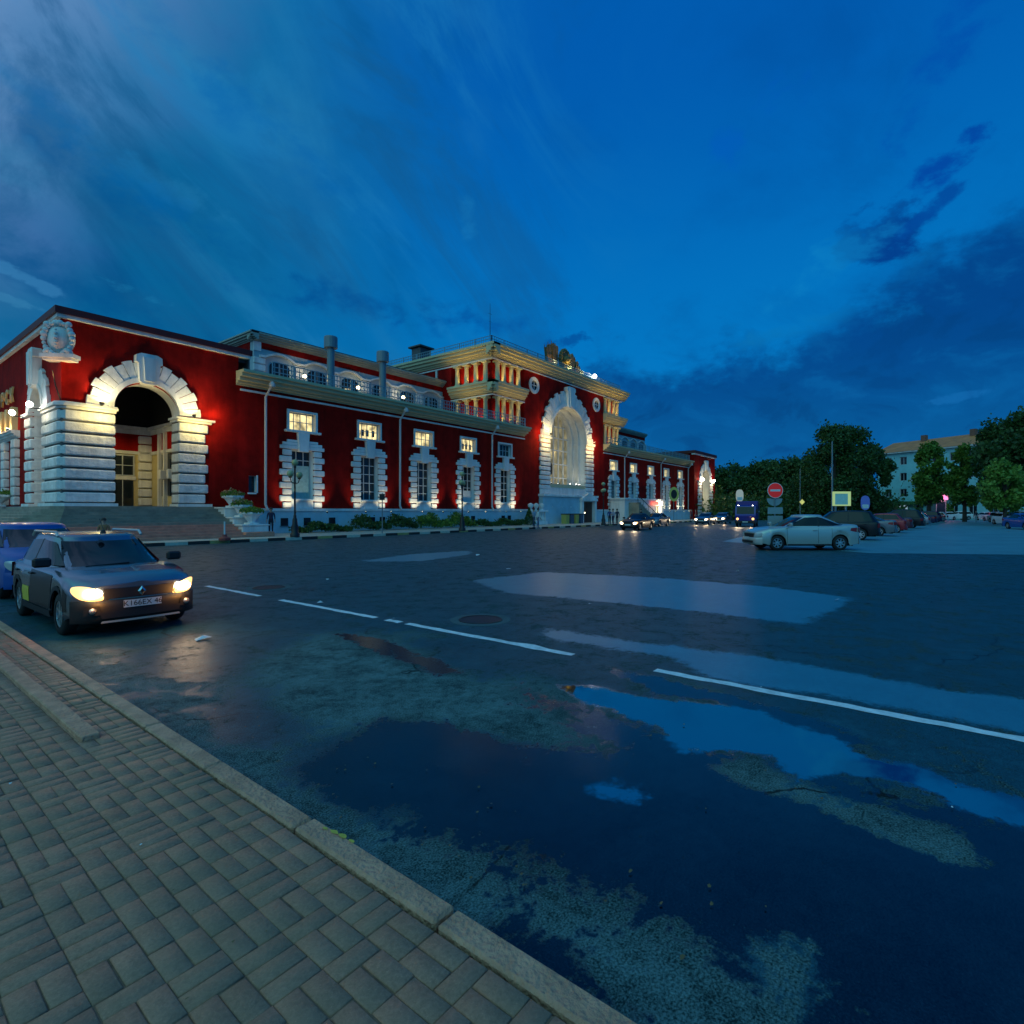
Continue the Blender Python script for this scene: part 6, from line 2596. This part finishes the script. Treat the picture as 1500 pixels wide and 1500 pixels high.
mb.extr([(.35 * math.cos(a), 2.20 + .34 * math.sin(a)) for a in np.linspace(PI, 2 * PI, 15)][::-1], .05, .062)
mb.build("sign_plate", t)
for z0, z1 in ((1.50, 1.80), (1.05, 1.42)):
    mb = MB().use(M_SBACK)
    mb.extr([(-.34, z0), (.34, z0), (.34, z1), (-.34, z1)][::-1], -.01, .0)
    mb.build("sign_plate", t)

# poles and boards around the car park
def pole(px, d, h_, lb, r_=.08, arm=True, name="light_pole", m=None):
    x, y = P(px, d)
    t = empty(name, lb, "light pole", (x, y, 0), TH - PI / 2)
    mb = MB().use(m or M_METALG)
    mb.tube([(0, 0, 0), (0, 0, h_)], [r_, r_ * .6], 8)
    if arm:
        mb.tube([(0, 0, h_ - .1), (.5, 0, h_ + .25), (1.1, 0, h_ + .35)], .03, 6)
    mb.build("post", t)
    if arm:
        mb = MB().use(M_METALG)
        mb.bbox(.9, 1.5, -.12, .12, h_ + .3, h_ + .42, .03)
        mb.build("lamp_head", t)
    return t


pole(1219, 58, 9.0, "tall pale light pole left of the lit green board", .11, False)
pole(1349, 88, 5.0, "short pale pole with a small lamp before the apartment block", .07)
pole(1462, 84, 6.0, "pale post among the trees right of the walking person", .08, False)
pole(1172, 70, 7.0, "thin dark post with a small yellow plate behind the sedan", .06, False)
x, y = P(1175, 69.5)
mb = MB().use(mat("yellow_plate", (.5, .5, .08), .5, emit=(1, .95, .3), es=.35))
mb.extr([(0, -.35), (.32, 0), (0, .35), (-.32, 0)][::-1], -.03, .03)
o = mb.build("road_sign")
o.location = (x, y, 2.75)
o.rotation_euler = (0, 0, TH - PI / 2)
tag(o, "small yellow diamond sign on the thin dark post behind the sedan", "road sign")


def board(px0, px1, py0, py1, d, name, label, cat, build):
    """free-standing board: build(mb, half width, z0, z1) draws it facing the square"""
    pxc = (px0 + px1) / 2
    x, y = P(pxc, d)
    w = (px1 - px0) / 801 * d / 2
    z = lambda p_: CAM_H - (p_ - 748) / 801 * d
    t = empty(name, label, cat, (x, y, 0), TH - PI / 2)
    build(t, w, z(py1), z(py0))
    return t


def billboard(t, w, z0, z1):
    mb = MB().use(M_METALG)
    mb.box(-w * .8, -w * .65, 0, .15, 0, z0)
    mb.box(w * .4, w * .55, 0, .15, 0, z0)
    mb.build("leg", t)
    mb = MB().use(mat("lit_green_frame", (.3, .4, .1), .5, emit=(.75, 1, .45), es=.30))
    mb.box(-w, w, -.05, .2, z1 - .2, z1)
    mb.box(w - .25, w, -.05, .2, z0, z1 - .2)
    mb.box(-w, -w + .12, -.05, .2, z0, z1 - .2)
    mb.box(-w + .12, w - .25, -.05, .2, z0, z0 + .12)
    mb.build("frame", t)
    mb = MB().use(mat("lit_poster", (.1, .25, .3), .5, emit=(.12, .42, .45), es=.22, vary=.5, vscale=.8))
    mb.box(-w + .12, w - .25, 0, .1, z0 + .12, z1 - .2)
    mb.build("poster", t)


board(1221, 1246, 720, 741, 52, "billboard", "lit board with a yellow-green frame beside the tall pale pole", "billboard", billboard)


def banner(col, e):
    def f(t, w, z0, z1):
        mb = MB().use(M_METALG)
        mb.tube([(0, .1, 0), (0, .1, z1)], .05, 6)
        mb.build("post", t)
        mb = MB().use(mat("banner_%.2f_%.2f" % col[:2], col, .6, emit=col, es=e))
        n = 10
        mb.extr([(w * math.cos(a), (z0 + z1) / 2 + (z1 - z0) / 2 * math.copysign(abs(math.sin(a)) ** .6, math.sin(a))) for a in np.linspace(0, 2 * PI, 2 * n + 1)[:-1]][::-1], -.03, .03)
        mb.build("panel", t)
        mb = MB().use(M_WHITEP)
        mb.box(-w * .7, w * .7, -.045, -.03, z0 + (z1 - z0) * .12, z0 + (z1 - z0) * .38)
        mb.build("white_band", t)
    return f


board(1261, 1274, 726, 747, 60, "banner_sign", "blue advertising sign behind the parked red hatchback", "sign", banner((.03, .08, .30), .35))
board(1476, 1487, 722, 745, 70, "banner_sign", "tall light blue rounded sign at the right of the car park", "sign", banner((.06, .25, .36), .5))
board(1078, 1089, 717, 735, 62, "banner_sign", "small pale sign above the roof of the blue lorry", "sign", banner((.40, .42, .36), .35))


def kiosk(t, w, z0, z1):
    mb = MB().use(mat("kiosk_panel", (.28, .30, .32), .6))
    mb.box(-w, w, 0, 2.2, 0, z1 - .9)
    mb.build("wall", t)
    mb = MB().use(M_DGLASS)
    mb.box(-w * .8, w * .8, -.03, .02, 1.1, z1 - 1.3)
    mb.build("window", t)
    mb = MB().use(mat("pink_lit_sign", (.5, .1, .25), .5, emit=(1, .22, .45), es=1.3))
    mb.bbox(-w * 1.1, w * 1.1, -.35, .2, z1 - .95, z1 - .1, .05)
    mb.build("lit_sign", t)
    mb = MB().use(M_REDTRIM)
    mb.extr([(-w * 1.05, z1 - .1), (w * 1.05, z1 - .1), (w * .5, z1 + .35), (-w * .5, z1 + .35)][::-1], -.2, 2.0)
    mb.build("roof", t)
    light('POINT', (0, -1.2, z1 - 1.2), 60, (1, .35, .5), t, size=.4, name="sign_glow")


board(1371, 1386, 724, 757, 92, "kiosk", "small kiosk with a glowing pink sign under the trees", "kiosk", kiosk)


def redsign(t, w, z0, z1):
    mb = MB().use(M_METALG)
    mb.box(-.06, .06, 0, .1, 0, z0)
    mb.build("post", t)
    mb = MB().use(mat("red_white_sign", (.45, .12, .10), .5, emit=(1, .45, .38), es=.4))
    mb.bbox(-w, w, -.06, .06, z0, z1, .02)
    mb.build("panel", t)


board(1451, 1460, 733, 741, 84, "small_sign", "small red and white sign beside the pale post", "sign", redsign)

# ---- things at the station front
def w2(lx, ly, z=0.0):
    return (SO[0] + lx, SO[1] + ly, z)


# entrance stair right of the portal
t = empty("entrance_stair", "white walled entrance stair with a sloping dark handrail right of the portal", "entrance stair", w2(58.6, 0))
mb = MB().use(M_WHITEP)
mb.extr([(0, 0), (13.2, 0), (13.2, 3.1), (.0, 3.1)][::-1], -2.4, -.3)
mb.bbox(-.15, 13.35, -2.55, -.25, 3.1, 3.35, .03)
mb.build("wall", t)
mb = MB().use(M_GREYSTEP)
for k in range(10):
    mb.box(.5 + .75 * k, 8.0, -3.9, -2.41, .0, 2.6 - .26 * (9 - k)) if False else mb.box(1.2 + .62 * k, 1.82 + .62 * k, -3.9, -2.42, 0, 2.75 - .26 * k)
mb.build("steps", t)
mb = MB().use(M_IRON)
mb.tube([(1.1, -3.8, 3.7), (7.6, -3.8, 1.1)], .05, 6)
for k in range(5):
    f = k / 4
    mb.tube([(1.1 + 6.5 * f, -3.8, 2.7 - 2.6 * f), (1.1 + 6.5 * f, -3.8, 3.7 - 2.6 * f)], .035, 6)
mb.build("handrail", t)
mb = MB().use(mat("red_lit_panel", (.5, .05, .05), .5, emit=(1, .14, .10), es=.9))
mb.box(8.0, 10.6, -2.75, -2.60, 2.45, 2.95)
mb.use(M_LAMPW)
mb.box(10.6, 11.9, -2.78, -2.60, 2.4, 3.0)
mb.build("lit_sign", t)
mb = MB().use(M_LAMPW)
mb.box(10.7, 11.5, -2.66, -2.55, .3, 2.2)
mb.use(M_IRON)
mb.box(10.5, 10.68, -2.7, -2.5, 0, 2.4)
mb.build("lit_doorway", t)
light('POINT', (11.2, -3.6, 2.3), 70, (1, .85, .6), t, size=.2, name="sign_glow")

# waste bins in front of the portal
for k, cl in enumerate(((.42, .40, .10), (.03, .09, .16), (.48, .42, .08), (.03, .07, .13))):
    x, y, _ = w2(45.0 + 1.05 * k, -1.7)
    t = empty("waste_bin", "%s waste bin with lid, %s of the row under the great arch" % (("yellow", "dark blue", "yellow", "dark blue")[k], ("leftmost", "second", "third", "rightmost")[k]), "waste bin", (x, y, .15), group="waste bins under the great arch")
    mb = MB().use(mat("bin_plastic_%d" % (k % 2), cl, .5))
    mb.extr([(-.30, 0), (.30, 0), (.36, 1.05), (-.36, 1.05)][::-1], -.33, .33)
    mb.build("body", t)
    mb = MB().use(M_BLACK)
    mb.bbox(-.40, .40, -.38, .38, 1.05, 1.15, .02)
    mb.build("lid", t)

# white balustrade piece with finials left of the portal
t = empty("balustrade", "short white balustrade with pale finials, left of the portal base", "balustrade", w2(39.6, -1.6, .15))
mb = MB().use(M_WHITEP)
mb.bbox(-1.3, 1.6, -.25, .25, 0, .35, .02)
mb.bbox(-1.4, 1.7, -.3, .3, 1.35, 1.55, .02)
for k in range(7):
    mb.lathe([(.10, .35), (.17, .65), (.08, 1.0), (.12, 1.35)], (-1.1 + .42 * k, 0, 0), 8)
mb.build("rail", t)
mb = MB().use(M_WHITEP)
for q in (-1.2, -.2, .8):
    mb.lathe([(.25, 1.55), (.12, 1.68), (.28, 1.95), (.30, 2.15), (.05, 2.3)], (q, 0, 0), 8)
mb.build("finial", t)

# low red and white post near the staircase foot
x, y = P(329, 27.6)
t = empty("barrier_post", "low reddish post with a white stem at the staircase foot", "post", (x, y, .15))
mb = MB().use(mat("faded_red_paint", (.30, .05, .04), .6))
mb.lathe([(.28, 0), (.28, .12), (.12, .2), (.10, .3)], (0, 0, 0), 10)
mb.build("foot", t)
mb = MB().use(M_WHITEP)
mb.tube([(0, 0, .25), (0, 0, .95)], .04, 8)
mb.build("stem", t)

# ---- hedges and shrubs
def hedge(lx0, lx1, ly, hgt, dep, label, seed, m=M_LEAFD):
    r = np.random.RandomState(seed)
    n = int((lx1 - lx0) * 420)
    x = r.uniform(lx0, lx1, n)
    env = hgt * (.62 + .25 * np.sin(x * 1.7 + seed) + .18 * np.sin(x * 4.3 + seed * 2))
    z = env * np.sqrt(r.uniform(.05, 1, n))
    y = ly + r.normal(0, dep * .4, n)
    v, f = leaf_cloud(np.stack([x, y, z], 1), .10, seed)
    o = mesh_np("hedge", v, f, [m])
    o.location = w2(0, 0, .15)
    tag(o, label, "hedge", "hedges along the plinth")


hedge(11.9, 16.3, -1.3, .75, .8, "low dark hedge along the plinth behind the nearest three-globe lamp", 3)
hedge(16.6, 22.5, -1.4, 1.25, .9, "taller dark hedge along the plinth around the thin sign post", 4)
hedge(23.0, 29.6, -1.4, 1.35, .9, "bushy green hedge along the plinth below the third tall window", 5, M_LEAFM)
hedge(30.2, 37.5, -1.3, .75, .8, "low dark hedge along the plinth below the last two tall windows", 6)
r = np.random.RandomState(12)
q = r.uniform(0, 1, 900)
a = r.uniform(0, 2 * PI, 900)
rr = (1 - q) * .75 * np.sqrt(r.uniform(.3, 1, 900))
v, f = leaf_cloud(np.stack([rr * np.cos(a), rr * np.sin(a), .1 + q * 1.7], 1), .09, 9)
o = mesh_np("conifer_shrub", v, f, [M_LEAFD])
o.location = w2(38.0, -1.7, .15)
tag(o, "small dark pointed conifer left of the white balustrade", "shrub")

# ================================================================ trees
def tree_meshes(seed, H, Rc, zc0, n_leaf, leaf, lean=0):
    r = np.random.RandomState(seed)
    mb = MB().use(M_BARK)
    mb.tube([(0, 0, -.1), (lean * .3, 0, H * .3), (lean, .1, H * .62), (lean, .1, H * .85)], [H * .022 + .05, H * .016 + .03, H * .009 + .02, .02], 8)
    clumps = []
    nc = int(22 + H * 2.2)
    for k in range(nc):
        q = r.uniform(0, 1)
        z = zc0 + (H * .96 - zc0) * q
        env = Rc * (.35 + .75 * math.sin(PI * min(1, (q * .88 + .12))) ** .8)
        a = r.uniform(0, 2 * PI)
        rad = env * math.sqrt(r.uniform(.12, 1)) * r.uniform(.75, 1.1)
        clumps.append((lean * q + rad * math.cos(a), rad * math.sin(a), z, r.uniform(.60, 1.2) * Rc * .42))
    for c in clumps[::2]:
        z0 = max(zc0 * .7, c[2] - H * .22)
        mb.tube([(lean * z0 / H, 0, z0), (c[0] * .5, c[1] * .5, (z0 + c[2]) / 2 + .2), (c[0], c[1], c[2])], [H * .006 + .02, .03, .012], 5)
    pts = []
    per = n_leaf // nc
    for cx, cy, cz, cr in clumps:
        d = r.normal(size=(per, 3))
        d /= np.linalg.norm(d, axis=1)[:, None]
        rad = cr * (np.power(r.uniform(0, 1, per), .45) * np.where(r.uniform(0, 1, per) < .10, r.uniform(1, 1.6, per), 1))[:, None]
        p = d * rad * [1, 1, 1.05] + [cx, cy, cz]
        pts.append(p)
    pts = np.concatenate(pts)
    v, f = leaf_cloud(pts, leaf, seed, .7)
    return mb, v, f


def make_tree(px, d, H, Rc, label, seed, m=M_LEAFD, zc=.25, n=7500, leaf=.25, group="trees around the square", z=0):
    x, y = P(px, d)
    t = empty("tree", label, "tree", (x, y, z), (seed * 1.3) % 6, group)
    mb, v, f = tree_meshes(seed, H, Rc, H * zc, n, leaf)
    mb.build("trunk", t)
    mesh_np("crown", v, f, [m], t)
    return t


make_tree(1222, 88, 15.2, 3.4, "tallest dark tree, behind the tall pale pole", 11, zc=.12, n=11000)
make_tree(1250, 92, 15.6, 3.6, "broad dark tree just right of the tall pale pole", 12, zc=.10, n=11000)
make_tree(1276, 96, 13.0, 3.1, "dark tree touching the left end of the apartment block", 13, zc=.08, n=9000)
make_tree(1196, 98, 11.5, 3.6, "lower dark tree left of the tallest one", 14, zc=.06, n=9000)
make_tree(1361, 84, 12.0, 2.2, "rounded green tree before the middle of the apartment block", 15, M_LEAFM, .27, 6000)
make_tree(1413, 80, 11.6, 1.8, "green tree with an upright crown before the right half of the apartment block", 16, M_LEAFM, .24, 6000)
make_tree(1388, 104, 7.4, 2.4, "lower green tree filling the gap between the two trees before the block", 17, M_LEAFM, .15, 4500)
make_tree(1468, 74, 13.2, 2.7, "tall dark tree hiding the right end of the apartment block", 18, zc=.25, n=10000)
make_tree(1484, 66, 13.6, 3.0, "tall dark tree near the right picture edge", 19, zc=.25, n=10000)
make_tree(1510, 62, 12.4, 3.6, "dark tree cut by the right picture edge", 20, zc=.24, n=10000)
make_tree(1472, 58, 6.8, 1.8, "small bright green tree before the dark trees at the right", 21, M_LEAFL, .30, 4000, .2)
make_tree(1432, 106, 8.6, 3.0, "low dark tree under the big trees at the right", 22, zc=.05, n=4000)
for k, (px, d, H, Rc) in enumerate(((1052, 128, 11.4, 4.6), (1072, 124, 11.8, 4.8), (1094, 130, 11.6, 4.8), (1116, 122, 12.2, 4.6), (1140, 118, 11.6, 4.6), (1163, 112, 11.6, 4.4), (1182, 108, 10.8, 4.2), (1128, 135, 14.0, 3.6))):
    make_tree(px, d, H, Rc, ("dark tree of the far row, right beside the far pavilion", "dark tree of the far row, second from the far pavilion", "dark tree of the far row behind the blue lorry", "dark tree of the far row left of the no-entry sign", "dark tree of the far row right of the no-entry sign", "dark tree of the far row above the yellow diamond sign", "dark tree of the far row nearest the tall trees", "slender dark tree peeping above the far row")[k], 40 + k, zc=.02, n=4600, leaf=.34, group="far row of dark trees")
# low dark scrub closing the view under the far trees
r = np.random.RandomState(5)
pts = []
for px in np.linspace(1040, 1310, 64):
    d = 104 + r.uniform(-8, 10)
    x, y = P(px, d)
    pts.append(np.array([x, y, 0]) + np.abs(r.normal(size=(260, 3))) * [1, 1, 1] * [1.7, 1.7, 2.0] * np.array([r.choice([-1, 1], 260), r.choice([-1, 1], 260), np.ones(260)]).T)
for px in np.linspace(1318, 1540, 44):
    d = 114 + r.uniform(-6, 8)
    x, y = P(px, d)
    pts.append(np.array([x, y, 0]) + np.abs(r.normal(size=(200, 3))) * [1.5, 1.5, 1.1] * np.array([r.choice([-1, 1], 200), r.choice([-1, 1], 200), np.ones(200)]).T)
v, f = leaf_cloud(np.concatenate(pts), .32, 8)
tag(mesh_np("undergrowth", v, f, [M_LEAFD]), "dark undergrowth below the far trees", "undergrowth", kind="stuff")

# ================================================================ apartment block
ang = math.atan2(-.83, -.557)
bx, by = P(1285, 116)
A = empty("apartment_building", "four-storey teal apartment block with an orange roof behind the trees", "building", (bx, by, 0), ang)
M_TEAL = mat("teal_stucco", (.26, .62, .66), .8, vary=.12, vscale=.8)
M_ORT = mat("orange_roof_sheet", (.66, .21, .05), .6, vary=.25, vscale=.7)
M_GREENAW = mat("green_shop_front", (.05, .16, .05), .6)
LB, DB, HB = 30, 11, 13.6
mb = MB().use(M_TEAL)
holes = []
for fl_ in range(4):
    for k in range(9):
        cx = 2.4 + 3.15 * k
        z0 = .9 + 3.25 * fl_ if fl_ else .5
        holes.append((cx - .7, cx + .7, z0 + .3, z0 + (1.9 if fl_ else 2.3)))
panel(mb, 0, LB, 0, HB, holes, .25, 0, M_TEAL, M_WHITEP)
mb.box(0, .02, .01, DB, 0, HB)
mb.box(LB - .02, LB, .01, DB, 0, HB)
mb.box(0, LB, DB - .02, DB, 0, HB)
mb.build("wall", A)
for (a, b_, c_, d_) in holes:
    window_unit(A, (a + b_) / 2, c_, d_, b_ - a, .2, 2, 1, bar=.09)
mb = MB().use(M_ORT)
mb.extx([(-.7, HB), (DB + .7, HB), (DB / 2, HB + 2.6)], -.6, LB + .6)
rf = mb.build("roof", A)
for x in (6, 15, 23):
    mb = MB().use(mat("old_brick_chimney", (.20, .10, .07), .8))
    mb.box(x, x + .9, DB / 2 - 1.2, DB / 2 - .4, HB + 1.6, HB + 3.4)
    mb.build("chimney", rf)
mb = MB().use(M_WHITEP)
mb.box(-.5, LB + .5, -.62, .1, HB - .25, HB - .01)
mb.build("cornice", A)
mb = MB().use(M_GREENAW)
mb.box(-.1, LB * .35, -.9, -.02, 2.9, 3.5)
mb.build("awning", A)
for k, fl_ in ((2, 2), (4, 1), (4, 2), (7, 1), (7, 2), (6, 3)):
    x = 2.4 + 3.15 * k
    z = .9 + 3.25 * fl_
    mb = MB().use(M_WHITEP)
    mb.box(x - 1.1, x + 1.1, -1.0, -.02, z - .15, z)
    mb.box(x - 1.1, x + 1.1, -1.0, -.94, z, z + .95)
    mb.box(x - 1.1, x - 1.04, -.94, -.02, z, z + .95)
    mb.box(x + 1.04, x + 1.1, -.94, -.02, z, z + .95)
    mb.build("balcony", A)
mb = MB().use(mat("lit_shop_window", (.3, .3, .3), .4, emit=(.55, .8, 1), es=.35))
mb.box(4.6, 6.4, -.06, -.02, .4, 2.7)
mb.build("shop_window", A)


# ================================================================ people
def person(label, x, y, z, heading, top, legs, pose='stand', s=.94, hair=(.02, .015, .012), skin=(.42, .26, .19), group=None, seed=0):
    root = empty("person", label, "person", (x, y, z), heading, group, scale=s)
    r = random.Random(seed)
    sw = r.uniform(.05, .16)
    J, E, Rr, tagm = [], [], [], []

    def j(p, rad, m, parent=None):
        J.append(p)
        Rr.append(rad)
        tagm.append(m)
        if parent is not None:
            E.append((parent, len(J) - 1))
        return len(J) - 1
    hz = .93 if pose != 'sit' else .30
    pel = j((0, 0, hz), .145, 1)
    wst = j((0, 0, hz + .18), .125, 0, pel)
    che = j((.01, 0, hz + .42), .150, 0, wst)
    nk = j((.0, 0, hz + .57), .062, 2, che)
    hd0 = j((.015, 0, hz + .66), .085, 2, nk)
    hd1 = j((.02, 0, hz + .76), .100, 2, hd0)
    j((.01, 0, hz + .83), .075, 2, hd1)
    for sg in (-1, 1):
        hip = j((0, sg * .095, hz - .06), .095, 1, pel)
        if pose == 'sit':
            kn = j((.38, sg * .13, hz + .18), .065, 1, hip)
            an = j((.48, sg * .12, .09), .042, 1, kn)
        else:
            st = sg * sw
            kn = j((.03 + st * .6, sg * .10, .50), .063, 1, hip)
            an = j((-.02 + st, sg * .10, .09), .042, 1, kn)
        ft = j((J[an][0] + .06, J[an][1], .045), .042, 3, an)
        j((J[an][0] + .17, J[an][1] + sg * .02, .035), .032, 3, ft)
        sh = j((0, sg * .185, hz + .50), .066, 0, che)
        fw = -sg * sw * .8
        el = j((fw * .3 - .02, sg * .235, hz + .22), .047, 0, sh)
        if pose == 'sit':
            el = len(J) - 1
            wr = j((.26, sg * .17, hz + .10), .032, 2, el)
        elif pose == 'hold':
            wr = j((.22, sg * .14, hz + .26), .032, 2, el)
        else:
            wr = j((fw + .06, sg * .25, hz - .03), .032, 2, el)
        dv = (Vector(J[wr]) - Vector(J[el])).normalized()
        side = dv.cross(Vector((0, sg, .01))).normalized()
        pm = j(tuple(Vector(J[wr]) + dv * .07), .034, 2, wr)
        for q, ln in ((-.027, .075), (-.009, .088), (.009, .083), (.027, .066)):
            b0 = Vector(J[pm]) + dv * .02 + side * q
            k1 = j(tuple(b0 + dv * ln * .55), .0095, 2, pm)
            j(tuple(b0 + dv * ln + Vector((0, -sg * .012, 0))), .0075, 2, k1)
        k1 = j(tuple(Vector(J[wr]) + dv * .035 + side * .045 + Vector((0, -sg * .012, 0))), .011, 2, wr)
        j(tuple(Vector(J[wr]) + dv * .075 + side * .058 + Vector((0, -sg * .02, 0))), .009, 2, k1)
    me = bpy.data.meshes.new("body")
    me.from_pydata(J, E, [])
    ob = bpy.data.objects.new("body", me)
    COL.objects.link(ob)
    ob.modifiers.new("skin", 'SKIN')
    for k, v in enumerate(me.skin_vertices[0].data):
        v.radius = (Rr[k] * (.78 if tagm[k] in (0, 1) and k < 3 else 1), Rr[k])
        v.use_root = k == 0
    ss = ob.modifiers.new("smooth", 'SUBSURF')
    ss.levels = 1
    ss.render_levels = 1
    bpy.context.view_layer.update()
    m2 = bpy.data.meshes.new_from_object(ob.evaluated_get(bpy.context.evaluated_depsgraph_get()))
    bpy.data.objects.remove(ob)
    mt = [mat("cloth_%.2f_%.2f_%.2f" % top, top, .85), mat("cloth_%.2f_%.2f_%.2f" % legs, legs, .85), mat("skin_%.2f" % skin[0], skin, .55), mat("dark_shoe", (.015, .014, .013), .5)]
    m2.materials.clear()
    for m in mt:
        m2.materials.append(m)
    Jn = np.array(J)
    for p_ in m2.polygons:
        c = np.array(p_.center)
        p_.material_index = tagm[int(np.argmin(np.linalg.norm(Jn - c, axis=1) - np.array(Rr) * .6))]
        p_.use_smooth = True
    b = bpy.data.objects.new("body", m2)
    COL.objects.link(b)
    b.parent = root
    hx, hzz = .02, hz + .76
    mb = MB().use(mat("hair_%.2f" % hair[0], hair, .7), True)
    prof = [(max(.002, .112 * math.sin(a)), .125 * math.cos(a)) for a in np.linspace(0.001, 1.75, 8)]
    mb.lathe(prof, (hx - .018, 0, hzz + .01), 14)
    mb.build("hair", root)
    mb = MB().use(mt[2], True)
    mb.ball((hx + .105, 0, hzz - .02), .018, 8, 1.4)
    mb.build("nose", root)
    for sg in (-1, 1):
        mb = MB().use(mt[2], True)
        mb.ball((hx - .005, sg * .098, hzz - .01), .024, 6, 1.4)
        mb.build("ear", root)
        mb = MB().use(M_BLACK, True)
        mb.ball((hx + .088, sg * .036, hzz + .012), .012, 6)
        mb.build("eye", root)
    mb = MB().use(mat("lips", (.28, .09, .08), .5))
    mb.box(hx + .088, hx + .098, -.024, .024, hzz - .065, hzz - .053)
    mb.build("mouth", root)
    return root


def fc(px, py, z=.15):
    d = 801 * (CAM_H - z) / (py - 748)
    return P(px, d)


x, y = P(397, 35.2)
person("standing person in dark navy clothes by the plinth, beside the planters", x, y, .15, -2.2, (.02, .025, .07), (.012, .014, .03), seed=1)
for px, d, hd, tp, lg, lb, ps in (
        (782, 47.0, 2.6, (.18, .30, .48), (.05, .06, .10), "person in a light blue top beside the white balustrade", 'hold'),
        (788, 46.0, -.6, (.62, .64, .66), (.12, .14, .22), "person in a white shirt standing next to the one in light blue", 'stand'),
        (893, 58.0, .3, (.04, .06, .22), (.02, .02, .04), "person in a blue jacket at the left of the waiting group", 'stand'),
        (898, 57.0, 2.9, (.30, .34, .50), (.03, .035, .08), "person in a pale top in the middle of the waiting group", 'hold'),
        (904, 58.5, 3.3, (.03, .03, .06), (.015, .015, .03), "person all in black at the right of the waiting group", 'stand'),
        (939, 62.0, 2.5, (.02, .02, .025), (.012, .012, .015), "person in dark clothes at the lit doorway of the entrance stair", 'stand'),
        (1013, 82, 1.0, (.22, .05, .05), (.04, .03, .05), "person in a red top before the far end of the right wing", 'stand'),
        (1019, 83, 2.0, (.30, .10, .10), (.03, .03, .04), "person in a pinkish top next to the one in red, by the right wing", 'stand')):
    x, y = P(px, d)
    person(lb, x, y, .15, hd, tp, lg, ps, seed=int(px), group="people on the forecourt")
x, y = P(1430, 78)
person("person in a dark coat and pale trousers walking across the far car park", x, y, 0, 2.4, (.02, .03, .05), (.20, .34, .38), seed=5)
x, y = P(152, 25.6)
person("person in an orange-brown top sitting on the staircase behind the taxi", x, y, .20, -2.0, (.32, .15, .07), (.04, .04, .05), 'sit', seed=9)
